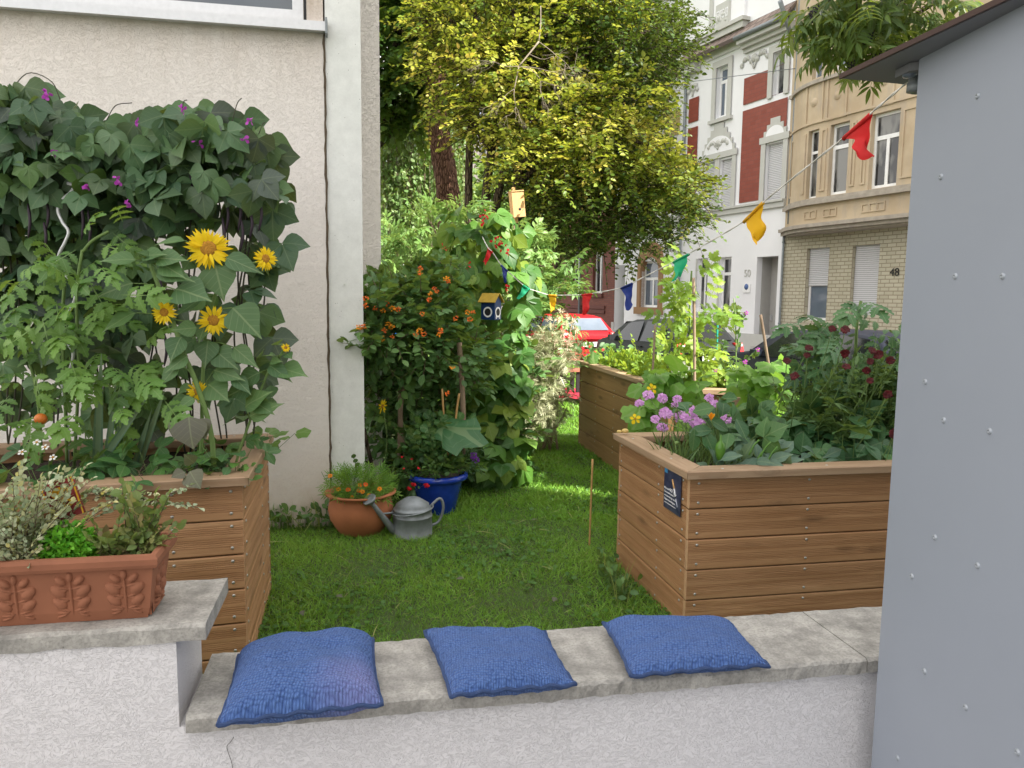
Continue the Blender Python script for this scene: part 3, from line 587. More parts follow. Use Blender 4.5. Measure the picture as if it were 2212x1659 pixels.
def step_head(s0, s1, z0, zt_, n, ww):
    """grey surround: jambs and a stepped gable over the opening"""
    for a, b in ((s0 - ww, s0), (s1, s1 + ww)): fbox(mb, a, b, z0, zt_ + .04, .031, .06)
    w0 = s0 - ww; w1 = s1 + ww; hh = (w1 - w0) * .62; pts = []; L = []; Rr = []
    for i in range(n):
        za = zt_ + .04 + hh * i / n; zz = zt_ + .04 + hh * (i + 1) / n; k = (w1 - w0) / 2 * (i / n) ** 1.25 * .92
        L += [(w0 + k, za), (w0 + k, zz)]; Rr += [(w1 - k, za), (w1 - k, zz)]
    fpoly(mb, L + Rr[::-1], .031, .055)
    fbox(mb, w0 - .06, w1 + .06, zt_ + .04, zt_ + .24, .055, .085)
step_head(W_l1[0], W_l2[1], zb + .12, W_l1[3], 6, .2); step_head(W_lr[0], W_lr[1], zb + .12, W_lr[3], 4, .2)
fbox(mb, W_l1[1], W_l2[0], zb + .12, W_l1[3] + .04, .001, .05)
for R in (W_up, W_ur):
    for a, b in ((R[0] - .2, R[0]), (R[1], R[1] + .2)): fbox(mb, a, b, R[2] - .05, R[3] + .22, .031, .07)
    fbox(mb, R[0], R[1], R[3], R[3] + .22, .031, .07)
fbox(mb, W_up[0] - .28, W_up[1] + .28, W_up[2] - .17, W_up[2] - .05, .001, .13)
for R in (W_g0, W_g1):
    fbox(mb, R[0] - .08, R[0], R[2], R[3], .001, .02); fbox(mb, R[0] - .08, R[1] + .05, R[2] - .1, R[2], .001, .1)
mb.build('trim', M['fac_grey'], h)
for (a, b, z0) in ((W_l1[0], W_l2[1], W_l1[3] + .25), (W_lr[0], W_lr[1], W_lr[3] + .25)):
    mb = MB(); c = (a + b) / 2; r = (b - a) / 2; fpoly(mb, [(c + r * math.cos(q), z0 + r * .72 * math.sin(q)) for q in np.linspace(0, math.pi, 16)], .055, .058); mb.build('lunette', M['fac_white'], h)
def scroll(c, w_, hgt, o, seed):
    """plaster relief: stems that curl and carry buds"""
    mb = MB()
    for sg in (-1, 1):
        pts = [fp(c[0] + sg * w_ * .5 * u * (1 - .15 * math.sin(u * 7)), c[1] + hgt * (.15 + .75 * math.sin(u * 2.6)), o) for u in np.linspace(0, 1, 12)]
        tube(mb, pts, .03, 5)
        for u in (.25, .5, .75, 1.): lathe(mb, [(0, .05), (.06, .03), (.085, 0)], fp(c[0] + sg * w_ * .5 * u, c[1] + hgt * (.2 + .7 * math.sin(u * 2.6)), o), 8, 0, SN)
    lathe(mb, [(0, .07), (.09, .05), (.13, 0)], fp(c[0], c[1] + hgt * .75, o), 10, 0, SN); mb.build('relief', M['fac_grey'], h)
scroll(fac(*z3(610, 460)), 1.2, .55, .034, 1); scroll(((W_l1[0] + W_l2[1]) / 2, W_l1[3] + .3), 1.0, .35, .06, 2); scroll(fac(*z3(848, 345)), .4, .6, .034, 3); scroll(fac(*z3(212, 640)), .5, .5, .034, 4)
gm = fac(*z3(400, 190)); scroll((gm[0], gm[1] - .2), .7, .7, .125, 5)
mb = MB(); o1 = .45                                      # eaves over the brick wing, gable over the middle bay
zc0 = zc - .1
for z_, oo, dz in ((zc0 - .28, .12, .12), (zc0 - .16, .25, .12), (zc0 - .04, .42, .16)): fbox(mb, cb1 + .05, sR, z_, z_ + dz, .0, oo)
zg = fac(*z3(310, 300))[1]
fbox(mb, cb0 - .15, cb1 + .12, zg, zg + .2, .0, .25); fbox(mb, cb0 - .22, cb1 + .2, zg + .2, zg + .32, .0, .33)
fbox(mb, sL, cb0, zc0 - .2, zc0 + .1, .0, .3); mb.build('cornice', M['fac_grey'], h)
mb = MB(); c = (cb0 + cb1) / 2; hw_ = (cb1 - cb0) / 2
pts = [(c - hw_, zg + .32), (c + hw_, zg + .32), (c + hw_, zg + 1.0)] + [(c + hw_ * (.62 + .38 * math.cos(q)) , zg + 1.0 + 1.5 * math.sin(q)) for q in np.linspace(.2, 1.5, 8)] + [(c + hw_ * .55, zg + 3.2), (c - hw_ * .55, zg + 3.2)] + [(c - hw_ * (.62 + .38 * math.cos(q)), zg + 1.0 + 1.5 * math.sin(q)) for q in np.linspace(1.5, .2, 8)] + [(c - hw_, zg + 1.0)]
fpoly(mb, pts, -.5, .1); fbox(mb, cb0, cb1, zc0, zg, -.5, .10); mb.build('gable', M['fac_white'], h)
mb = MB(); p0 = fac(*z3(352, 300)); 
for xa in (345, 455): fbox(mb, fac(*z3(xa, 200))[0] - .1, fac(*z3(xa, 200))[0] + .1, zg + .33, zg + 3, .1, .14)
pl = r3(366, 40, 446, 150, .12); fbox(mb, pl[0], pl[1], pl[2], pl[3], .1, .15); mb.build('gable_trim', M['fac_grey'], h)
def text(name, body, org, right, up, size, mat, parent=None, thick=.004, align='CENTER', width=None):
    cu = bpy.data.curves.new(name, 'FONT'); cu.body = body; cu.size = size; cu.extrude = thick; cu.align_x = align; cu.align_y = 'CENTER'
    ob = bpy.data.objects.new(name, cu); COL.objects.link(ob); dg = bpy.context.evaluated_depsgraph_get(); me = bpy.data.meshes.new_from_object(ob.evaluated_get(dg))
    bpy.data.objects.remove(ob); X = nrm(right); Yv = nrm(up); Zv = np.cross(X, Yv); co = np.array([v.co for v in me.vertices])
    if width: co[:, 0] *= width / max(1e-6, np.ptp(co[:, 0]))
    P = np.array(org) + co[:, :1] * X + co[:, 1:2] * Yv + co[:, 2:3] * Zv; F = [tuple(p.vertices) for p in me.polygons]; bpy.data.meshes.remove(me)
    b_ = MB(); b_.add(P, F); return b_.build(name, mat, parent)
TXR = STREET
text('date_letters', 'EDYG·03', fp((pl[0] + pl[1]) / 2, (pl[2] + pl[3]) / 2, .152), TXR, UP, .42, M['fac_white'], h, .012, width=(pl[1] - pl[0]) * .85)
for R, kw in ((W_up, dict(gl='glass_blue')), (W_ur, dict(trans=1, mull=0)), (W_l1, dict(shut=.96)), (W_l2, dict(shut=.96)), (W_lr, dict(shut=.96)), (W_g0, {}), (W_g1, dict(mull=0, trans=.7)), (W_b, dict(mull=0, trans=1))): window(h, R, **kw)
mb = MB(); fbox(mb, D_[0], D_[1], -.1, D_[3], -.7, -.62); d_ = mb.build('door', M['fac_plinth'], h)
mb = MB(); fbox(mb, D_[0] + .1, D_[0] + .14, .95, 1.15, -.62, -.57); mb.build('handle', M['alu'], d_)
mb = MB(); fbox(mb, D_[0], D_[0] + .01, -.1, D_[3], -.62, -.22); fbox(mb, D_[1] - .01, D_[1], -.1, D_[3], -.62, -.22); fbox(mb, D_[0], D_[1], D_[3] - .01, D_[3], -.62, -.22); fbox(mb, D_[0], D_[1], -.11, .12, -.62, .1); mb.build('door_niche', M['fac_plinth'], h)
q = fac(*z6(895, 292)); text('house_number', '50', fp(q[0], q[1], .012), TXR, UP, .34, M['fac_grey'], h, .01)
pq = r6(868, 360, 914, 415); mb = MB(); fbox(mb, *pq, .012, .03); pl_ = mb.build('plaque', M['white'], h)
mb = MB(); fbox(mb, pq[0] + .12, pq[1] - .1, pq[2] + .16, pq[2] + .24, .031, .033); lathe(mb, [(.1, 0), (.1, .003), (0, .003)], fp((pq[0] + pq[1]) / 2, (pq[2] + pq[3]) / 2 + .05, .031), 16, 0, SN); mb.build('logo', plain('plaque_blue', (.08, .14, .32)), pl_)
def pipe(parent, s, z0, z1, o=.09, r=.05, mat='zinc'):
    mb = MB(); tube(mb, [fp(s, z, o) for z in np.linspace(z0, z1, 6)], r, 10); 
    for z in np.arange(z0 + 1, z1, 2.5): lathe(mb, [(r, -.02), (r + .012, -.02), (r + .012, .02), (r, .02)], fp(s, z, o), 10)
    return mb.build('drainpipe', M[mat], parent)
pipe(h, sL + .1, -.1, zc0 - .2)
def roof(parent, s0, s1, z0, z1, run, o0=.45):
    mb = MB(); V = [fp(s0, z0, o0), fp(s1, z0, o0), fp(s1, z1, -run), fp(s0, z1, -run)]; ln = math.hypot(run + o0, z1 - z0)
    n_ = SN * .0 + UP * .12
    prism(mb, [V[0], V[1], V[2], V[3]], n_, A=[(s0, 0, .5), (s1, 0, .5), (s1, ln, .5), (s0, ln, .5)])
    V = [fp(s0, z1, -run), fp(s1, z1, -run), fp(s1, z0, -2 * run), fp(s0, z0, -2 * run)]
    prism(mb, V, n_, A=[(s0, 0, .5), (s1, 0, .5), (s1, ln, .5), (s0, ln, .5)])
    return mb.build('roof', M['tiles'], parent)
roof(h, sL, sR + .02, zc0 + .1, zc0 + 5.4, 4.6)
mb = MB(); tube(mb, [fp(cb1 + .05, zc0 + .14, .5), fp(sR - .05, zc0 + .14, .5)], .07, 8); mb.build('gutter', M['zinc'], h)
# ---- house 48: ochre stone over pale glazed brick, with a bowed bay
s0, s1 = sR + .0, sR + 9.5
h = thing('terraced_house', fp(s0 + 4.5, -.12, -5), 'ochre stone terraced house with a bowed bay above pale glazed brick', 'house', 'terraced houses along the street')
zL = fac(*z6(1130, 40))[1]
G_1 = r6(1282, 130, 1400, 600); G_2 = r6(1578, 112, 1725, 562)
mb = MB(); wall_holes(mb, fp, s0, s1, .55, zL, [G_1, G_2, [G_2[1] + 2.2, G_2[1] + 3.4, G_2[2], G_2[3]]], .25); mb.build('brick_wall', M['fac_pale'], h)
mb = MB(); fbox(mb, s0, s1, -.12, .55, -.02, .05); mb.build('plinth', M['fac_plinth'], h)
bs0, bs1 = fac(*z3(860, 800))[0], fac(*z3(1730, 700))[0] + 2.2       # bay from .. to
OB = .62
def bo(s):
    """how far the bay stands out"""
    a = (s - bs0) / 1.7
    if a <= 0: return 0.
    if a >= 1: return OB
    return OB * math.sin(a * math.pi / 2) ** .8
def bw(s, z, o=0.): return fp(s, z, bo(s) + o)
F1 = [r3(985, 855, 1036, 1282, .45), r3(1108, 812, 1204, 1268, .6), r3(1372, 745, 1524, 1238, .62)]
F2 = [r3(1030, 60, 1075, 498, .45), r3(1150, 10, 1250, 462, .6), r3(1424, -60, 1540, 380, .62)]
for R in F1[1:]: R[2], R[3] = F1[0][2], max(R[3], F1[0][3])
for R in F2[1:]: R[2] = F2[0][2]
z1a = fac(*z3(870, 1335), .3)[1]; z2a = fac(*z3(915, 585), .3)[1]
mb = MB()
ss = [s0] + list(np.linspace(bs0, bs0 + 1.7, 9)) + [s1]
def bowwall(z0_, z1_, holes, cuts=()):
    S = sorted({*ss, *[q for h_ in holes for q in h_[:2]]}); Z = sorted({z0_, z1_, *[q for h_ in holes for q in h_[2:4] if z0_ < q < z1_]})
    for a, b in zip(S, S[1:]):
        for c, d in zip(Z, Z[1:]):
            if any(h_[0] <= (a + b) / 2 <= h_[1] and h_[2] <= (c + d) / 2 <= h_[3] for h_ in holes): continue
            mb.add([bw(a, c), bw(b, c), bw(b, d), bw(a, d)], [(0, 1, 2, 3)])
    for R in holes:
        a, b, c, d = R
        for p, q in (((a, c), (b, c)), ((b, c), (b, d)), ((b, d), (a, d)), ((a, d), (a, c))): mb.add([bw(*p), bw(*q), bw(*q, -.22), bw(*p, -.22)], [(0, 1, 2, 3)])
bowwall(zL + .1, 13.2, F1 + F2)
mb.build('stone_wall', M['fac_ochre'], h)
mb = MB()
def bowledge(z0_, z1_, o_, o0=.0):
    for a, b in zip(ss, ss[1:]):
        V = [bw(a, z0_, o0), bw(b, z0_, o0), bw(b, z1_, o0), bw(a, z1_, o0), bw(a, z0_, o_), bw(b, z0_, o_), bw(b, z1_, o_), bw(a, z1_, o_)]; mb.add(V, [(0, 3, 2, 1), (4, 5, 6, 7), (0, 1, 5, 4), (3, 7, 6, 2)])
bowledge(zL - .10, zL - .062, .05, -.72)
for z0_, z1_, oo in ((zL - .06, zL + .04, .16), (zL + .04, zL + .14, .26), (z1a - .10, z1a, .14), (z2a - .08, z2a + .02, .10), (F1[0][2] - .1, F1[0][2] - .02, .06)): bowledge(z0_, z1_, oo)
mb.build('ledge', M['fac_ledge'], h)
mb = MB()
bowledge(zL + .14, zL + .22, .05, -.01); bowledge(F1[0][3] + .16, F1[0][3] + .22, .05, -.01)
def rframe(s_a, s_b, z_a, z_b, wd=.05, o_=.04):
    for a, b, c, d in ((s_a, s_b, z_a, z_a + wd), (s_a, s_b, z_b - wd, z_b), (s_a, s_a + wd, z_a + wd, z_b - wd), (s_b - wd, s_b, z_a + wd, z_b - wd)): fbox(mb, a, b, c, d, 0, o_, f=bw)
zc1 = (z2a + F1[0][3]) / 2 + .1
for x in (1010, 1160, 1455):
    sc_ = fac(*z3(x, 650), .55)[0]; rframe(sc_ - .36, sc_ + .36, zc1 - .62, zc1 + .55); lathe(mb, [(0, .05), (.1, .035), (.13, 0)], bw(sc_, zc1, 0), 12, 0, SN)
for x in (960, 1000, 1090, 1130, 1340, 1390, 1440):
    sc_ = fac(*z3(x, 1400), .55)[0]; rframe(sc_ - .13, sc_ + .13, zL + .3, z1a - .25, .035, .03)
for p0, p1 in ((F1[0][1], F1[1][0]), (F1[1][1], (F1[1][1] + F1[2][0]) / 2), ((F1[1][1] + F1[2][0]) / 2, F1[2][0]), (F1[2][1], F1[2][1] + 1.4), (bs0 + .1, F1[0][0])):
    sc_ = (p0 + p1) / 2; w_ = (p1 - p0) / 2 - .1; rframe(sc_ - w_, sc_ + w_, F1[0][2] + .15, F1[0][3] - .05, .05, .03)
mb.build('stone_panel', M['fac_ochre'], h)
for R in F1: window(h, R, .2, f=bw, mull=1 if R is F1[2] else 0, trans=.68)
for R in F2: window(h, R, .2, f=bw, mull=0, trans=.68, gl='glass_blue')
window(h, G_1, .2, shut=.52, mull=0, trans=1, gl='glass_blue'); window(h, G_2, .2, shut=.98, mull=0, trans=1); window(h, [G_2[1] + 2.2, G_2[1] + 3.4, G_2[2], G_2[3]], .2, shut=.6, mull=1)
q = fac(*z6(1850, 285)); text('house_number', '48', fp(q[0], q[1], .02), TXR, UP, .30, M['black'], h, .004)
pipe(h, sR + .05, -.1, zL, .07, .035); roof(h, s0, s1, 13.2, 18, 4.6)
mb = MB(); tube(mb, [fp(s0 - .1, 13.05, .75), fp(s1, 13.05, .75)], .1, 8); tube(mb, spline([fp(s0 + .35, 13.0, .7), fp(s0 + .4, 12.3, .35), fp(s0 + .3, 10.8, .12), fp(s0 + .28, zL + .3, .1)], 14), .055, 8); mb.build('gutter', M['zinc'], h)
q0, q1 = z3(790, 10), z3(885, 300); mb = MB(); tube(mb, [bw(fac(*q0, 1.2)[0], fac(*q0, 1.2)[1], .9), bw(fac(*q1, .1)[0], fac(*q1, .1)[1], .1)], .07, 8); mb.build('stay', M['zinc'], h)
# ---- house 52: white below, yellow brick above, brown arched window
s1 = sL - .02; s0 = fac(1330, 560)[0]
h = thing('terraced_house', fp((s0 + s1) / 2, -.12, -5), 'white terraced house with yellow brick panels and a brown arched window', 'house', 'terraced houses along the street')
AW = r6(212, 215, 320, 512); N_ = r6(25, 240, 92, 640); N_[2] = -.1
U1 = r3(-20, 590, 20, 820); U1[3] = U1[2] + 2.2
mb = MB(); wall_holes(mb, fp, s0, s1, -.12, 13.4, [AW, N_, U1, [s0 + .9, s0 + 2., 5.6, 7.8], [s0 + 3, s0 + 4, 5.6, 7.8]], .22)
q = fp(s0, 0); mb.add([q + UP * -.12, q - SN * 9 + UP * -.12, q - SN * 9 + UP * 13.4, q + UP * 13.4], [(0, 1, 2, 3)]); mb.build('wall', M['fac_white'], h)
mb = MB(); yb = r3(60, 730, 150, 860); wall_holes(mb, lambda s, z, o: fp(s, z, .03 + o), yb[0] - .3, s1 - .25, yb[2], yb[3], [], .02)
wall_holes(mb, lambda s, z, o: fp(s, z, .03 + o), s0 + .4, s1 - .25, 5.0, yb[2] - .3, [[s0 + .7, s0 + 2.2, 5.3, 8.], [s0 + 2.8, s0 + 4.2, 5.3, 8.]], .02); mb.build('brick_panel', M['fac_yellow'], h)
mb = MB(); c = (AW[0] + AW[1]) / 2; r = (AW[1] - AW[0]) / 2; ow = .22; zt_ = AW[3]
outer = [(AW[0] - ow, AW[2]), (AW[0] - ow, zt_)] + [(c - (r + ow) * math.cos(a), zt_ + (r + ow) * .9 * math.sin(a)) for a in np.linspace(.1, math.pi - .1, 14)] + [(AW[1] + ow, zt_), (AW[1] + ow, AW[2])]
inner = [(AW[0], AW[2]), (AW[0], zt_ - r * .6)] + [(c - r * math.cos(a), zt_ - r * .6 + r * .85 * math.sin(a)) for a in np.linspace(.1, math.pi - .1, 14)] + [(AW[1], zt_ - r * .6), (AW[1], AW[2])]
n_ = len(outer); V = [fp(*p, .08) for p in outer] + [fp(*p, .08) for p in inner] + [fp(*p, 0) for p in outer] + [fp(*p, -.2) for p in inner]
mb.add(V, [(i, i + 1, n_ + i + 1, n_ + i) for i in range(n_ - 1)] + [(2 * n_ + i, 2 * n_ + i + 1, i + 1, i) for i in range(n_ - 1)] + [(n_ + i, n_ + i + 1, 3 * n_ + i + 1, 3 * n_ + i) for i in range(n_ - 1)])
fbox(mb, AW[0] - ow - .08, AW[1] + ow + .08, AW[2] - .28, AW[2], .0, .16)
M['brown'] = plain('brown_surround', (.30, .175, .085), .8); mb.build('arch_surround', M['brown'], h)
for a, b in ((U1[0] - .18, U1[0]), (U1[1], U1[1] + .3)): mb = MB(); fbox(mb, a, b, U1[2], U1[3], .001, .06); mb.build('jamb', M['brown'], h)
window(h, AW, .2, trans=.62, gl='glass_blue'); window(h, U1, .2); window(h, [s0 + .9, s0 + 2., 5.6, 7.8], .2); window(h, [s0 + 3, s0 + 4, 5.6, 7.8], .2)
mb = MB(); fbox(mb, N_[0], N_[1], -.1, N_[3], -.6, -.5); mb.build('door', M['fac_plinth'], h)
mb = MB(); fbox(mb, s0, s1, 13.1, 13.5, 0, .4); mb.build('cornice', M['fac_grey'], h); mb = MB(); fbox(mb, s0, s1, 4.5, 4.7, 0, .1); mb.build('string_course', M['fac_grey'], h); roof(h, s0, s1, 13.4, 18, 4.6)
mb = MB(); fbox(mb, s0 + .02, N_[0] - .02, -.12, .6, .0, .03); fbox(mb, N_[1] + .02, s1, -.12, .5, .0, .03); mb.build('plinth', M['fac_plinth'], h)
# ---- dark brick house
s1 = s0 - .02; s0 = fac(1143, 600)[0]
zB = lambda x, y: (x * .1488 + 960, y * .1488 + 548.6)
h = thing('terraced_house', fp((s0 + s1) / 2, -.12, -5), 'dark red brick terraced house with narrow white windows and a grey drainpipe', 'house', 'terraced houses along the street')
WB = [r3(1600, 0, 1680, 565, 0, zB), r3(1858, 60, 1958, 582, 0, zB), r3(2160, 30, 2290, 570, 0, zB)]
for R in WB: R[3] = R[2] + 2.5
up = [[R[0], R[1], R[2] + 4, R[3] + 4] for R in WB]
mb = MB(); wall_holes(mb, fp, s0, s1, -.12, 12, WB + up, .25); mb.build('wall', M['fac_dark'], h)
M['trim_brick'] = plain('trim_brick', (.13, .05, .04), .85)
for R in WB + up: mb = MB(); fbox(mb, R[0] - .1, R[1] + .1, R[2] - .18, R[2], .0, .1); mb.build('sill', M['trim_brick'], h)
for R in WB:
    mb = MB()
    fbox(mb, R[0] - .3, R[1] + .3, 1.15, 1.3, .0, .06); mb.build('string_course', M['trim_brick'], h); mb = MB(); fbox(mb, R[0] - .3, R[1] + .3, .95, 1.1, .0, .06); mb.build('string_course', M['trim_brick'], h)
    for sd in (0, 1):
        mb = MB()
        for k in range(5): fbox(mb, *((R[0] - .12, R[0] + .12 * (5 - k) / 3) if sd == 0 else (R[1] - .12 * (5 - k) / 3, R[1] + .12)), R[3] - .12 * k - .12, R[3] - .12 * k + .002, -.1, .05 + .001 * k)
        mb.build('brick_moulding', M['trim_brick'], h)
mb = MB(); dz = r3(1250, 100, 1400, 900, 0, zB); fbox(mb, dz[0], dz[1], -.1, 4.2, .0, .35); fbox(mb, dz[0] + .15, dz[1] - .15, -.1, 3.6, .351, .36); mb.build('portal', plain('portal_brick', (.15, .05, .045), .8), h)
for R in WB + up: window(h, R, .22, trans=.7)
pipe(h, fac(1256, 600)[0], -.1, 12); roof(h, s0, s1, 12, 16.5, 4.6)
# ---- pale house at the end of the row
h = thing('terraced_house', fp(s0 - 9, -.12, -5), 'pale pink plastered house at the far end of the terrace behind the bushes', 'house', 'terraced houses along the street')
s1 = s0 - .02; s0 = s1 - 18
H_ = [[s1 - 2.4 - 2.6 * k, s1 - 1.2 - 2.6 * k, 1.4 + 3.6 * j, 3.6 + 3.6 * j] for k in range(6) for j in range(3)]
mb = MB(); wall_holes(mb, fp, s0, s1, -.12, 12.5, H_, .22); q = fp(s1, 0); mb.build('wall', plain('pink_render', (.62, .54, .52), .85, scale=2, var=.06), h)
for R in H_: window(h, R, .2)
roof(h, s0, s1, 12.5, 17, 4.6)
# ------------------------------------------------------------------ cars
def car(name, label, cpx, cy_line, L, W, H, col, gname, group='cars parked along the street'):
    """parked hatchback; x forward, rear towards the camera"""
    y = (10.97) / ((cpx - 1106) / FOC + .4348); P0 = V3((cpx - 1106) / FOC * y, y, -.26)
    X = -STREET; Yv = np.cross(UP, X)
    root = thing(name, P0, label, 'car', group)
    w2 = W / 2; f = lambda x, yy, z: P0 + X * x + Yv * yy + UP * z
    xs = np.array([-.5, -.49, -.46, -.42, -.34, -.26, -.1, .05, .14, .2, .26, .36, .44, .485, .5]) * L
    top = np.array([.55, .62, .66, .755, .955, .99, 1.0, .985, .93, .84, .70, .655, .60, .50, .40]) * H      # roof / bonnet line
    belt = np.array([.54, .60, .63, .645, .65, .645, .64, .635, .63, .63, .63, .60, .55, .46, .38]) * H
    bot = np.array([.26, .2, .17, .15, .14, .14, .14, .14, .14, .14, .14, .15, .17, .22, .26]) * H
    hw = np.array([.86, .93, .965, .985, 1, 1, 1, 1, 1, 1, .99, .97, .93, .84, .74]) * w2
    ring = []
    for i in range(len(xs)):
        b, m_, t_, h_ = bot[i], belt[i], top[i], hw[i]; gh = max(0, t_ - m_); rw = h_ * (1 - .28 * min(1, gh / (.36 * H)))
        half = [(0, b), (h_ * .8, b), (h_ * .97, b + .08 * H), (h_, (b + m_) / 2), (h_ * .985, m_), (rw + (h_ * .97 - rw) * .45, m_ + gh * .5), (rw, t_ - .05 * gh), (rw * .9, t_ - .004), (0, t_ + .012 * H)]
        ring.append([f(xs[i], yy, z) for yy, z in half] + [f(xs[i], -yy, z) for yy, z in half[-2:0:-1]])
    R = np.array(ring); nv = R.shape[1]; k = len(xs); mb = MB()
    F = [(i * nv + j, i * nv + (j + 1) % nv, (i + 1) * nv + (j + 1) % nv, (i + 1) * nv + j) for i in range(k - 1) for j in range(nv)] + [tuple(range(nv)), tuple(range((k - 1) * nv, k * nv))[::-1]]
    mb.add(R.reshape(-1, 3), F, 0, None, True); body = mb.build('body', M[col], root)
    body.data.shade_smooth() if hasattr(body.data, 'shade_smooth') else None
    def patch(nm, pts, mat, par=root, th=.006):
        P = np.array(pts); n_ = nrm(np.cross(P[1] - P[0], P[-1] - P[0])); c_ = P.mean(0)
        if np.dot(n_, c_ - f(0, 0, H * .5)) < 0: n_ = -n_
        b_ = MB(); prism(b_, P + n_ * (.014), n_ * th); return b_.build(nm, mat, par)
    def side(x, t, sg):   # point on the glasshouse side, t 0 belt .. 1 roof edge
        i = np.interp(x, xs, np.arange(k)); i0 = int(i); u = i - i0; a = R[i0]; b = R[min(i0 + 1, k - 1)]
        ja, jb = (4, 6) if sg > 0 else (nv - 4, nv - 6)
        lo = a[ja] * (1 - u) + b[ja] * u; hi = a[jb] * (1 - u) + b[jb] * u; return lo + (hi - lo) * t
    for sg in (1, -1):
        for xa, xb, ta, tb in ((-.33, -.10, .92, .95), (-.075, .20, .95, .30)):
            xa_, xb_ = xa * L, xb * L; pts = [side(xa_, .06, sg), side((xa_ + xb_) / 2, .06, sg), side(xb_, .06, sg), side(xb_ - (.10 * L if xb > .1 else 0), tb if xb < .1 else .9, sg), side((xa_ + xb_) / 2, .93, sg), side(xa_ + .015 * L, ta, sg)]
            patch('side_window', pts, M[gname])
    def rearp(yy, t): a = R[3]; z0_, z1_ = top[2], top[4]; x0_, x1_ = xs[2], xs[4]; wq = hw[3] * (1 - .20 * t); return f(x0_ + (x1_ - x0_) * t, yy * wq, z0_ + (z1_ - z0_) * t)
    patch('rear_window', [rearp(-.80, .14), rearp(.80, .14), rearp(.84, .88), rearp(-.84, .88)], M[gname], th=.02)
    patch('windscreen', [f(.285 * L, -hw[10] * .82, belt[10] * 1.05), f(.285 * L, hw[10] * .82, belt[10] * 1.05), f(.155 * L, hw[8] * .70, top[8]), f(.155 * L, -hw[8] * .70, top[8])], M[gname], th=.02)
    for sg in (1, -1):
        b_ = MB(); c_ = f(-.475 * L, sg * w2 * .88, .60 * H); box(b_, c_, .05, .10, .12, 0, X, Yv, nrm(UP + X * .35)); lt = b_.build('tail_light', M['tail'], root)
        b_ = MB(); box(b_, c_ + UP * .07 - X * .027, .03, .07, .025, 0, X, Yv); b_.build('lens', M['alu'], lt)
        b_ = MB(); lathe(b_, [(0, .04), (.06, .03), (.1, -.02), (.03, -.04)], f(.475 * L, sg * w2 * .68, .45 * H), 14, 0, X); b_.build('headlight', M['alu'], root)
        for xx in (-.31, .31):
            c_ = f(xx * L, sg * (w2 - .10), .30); b_ = MB(); lathe(b_, [(.19, -.09), (.27, -.095), (.30, -.07), (.30, .07), (.27, .098), (.19, .094)], c_, 24, 0, Yv * sg); wh = b_.build('wheel', M['black'], root)
            b_ = MB(); lathe(b_, [(.03, .10), (.05, .085), (.19, .10), (.195, .08)], c_, 24, 0, Yv * sg)
            for q in range(6):
                a = q * math.pi / 3; dv = X * math.cos(a) + UP * math.sin(a); tube(b_, [c_ + Yv * sg * .1 + dv * .03, c_ + Yv * sg * .105 + dv * .19], .02, 5)
            b_.build('rim', M['alu'], wh)
        b_ = MB(); box(b_, f(.19 * L, sg * (w2 + .06), .69 * H), .05, .09, .06, 0, X, Yv); b_.build('wing_mirror', M[col], root)
        b_ = MB(); box(b_, f(-.1 * L, sg * (w2 + .012), .585 * H), .09, .02, .014, 0, X, Yv); b_.build('door_handle', M[col], root)
    b_ = MB(); box(b_, f(-.5 * L - .02, 0, .30 * H), .05, w2 * .86, .1, 0, X, Yv); b_.build('bumper', M[col], root)
    b_ = MB(); box(b_, f(-.5 * L - .03, 0, .46 * H), .012, .27, .06, 0, X, nrm(Yv)); pl = b_.build('number_plate', M['white'], root)
    return root, f, X, Yv, pl
M['tail'] = plain('tail_red', (.55, .01, .012), .2, spec=.7); M['car_black'] = paint('graphite_paint', (.022, .024, .028)); M['car_red'] = paint('red_paint', (.48, .008, .014)); M['car_blue'] = paint('midnight_paint', (.008, .011, .022))
c1, f1, X1, Y1, pl1 = car('parked_car', 'graphite hatchback parked between the red car and the dark blue car', 1428, 0, 3.65, 1.66, 1.43, 'car_black', 'car_glass')
text('plate_text', 'K·TQ 295', f1(-.5 * 3.65 - .046, 0, .46 * 1.43), -Y1, UP, .13, M['black'], pl1, .003, width=.46)
car('parked_car', 'bright red hatchback parked behind the pale seedheads, farthest of the cars', 1206, 0, 3.8, 1.66, 1.42, 'car_red', 'glass_blue')
car('parked_car', 'dark blue car half hidden by the wine red flowers beside the shed', 1800, 0, 4.3, 1.74, 1.40, 'car_blue', 'car_glass')
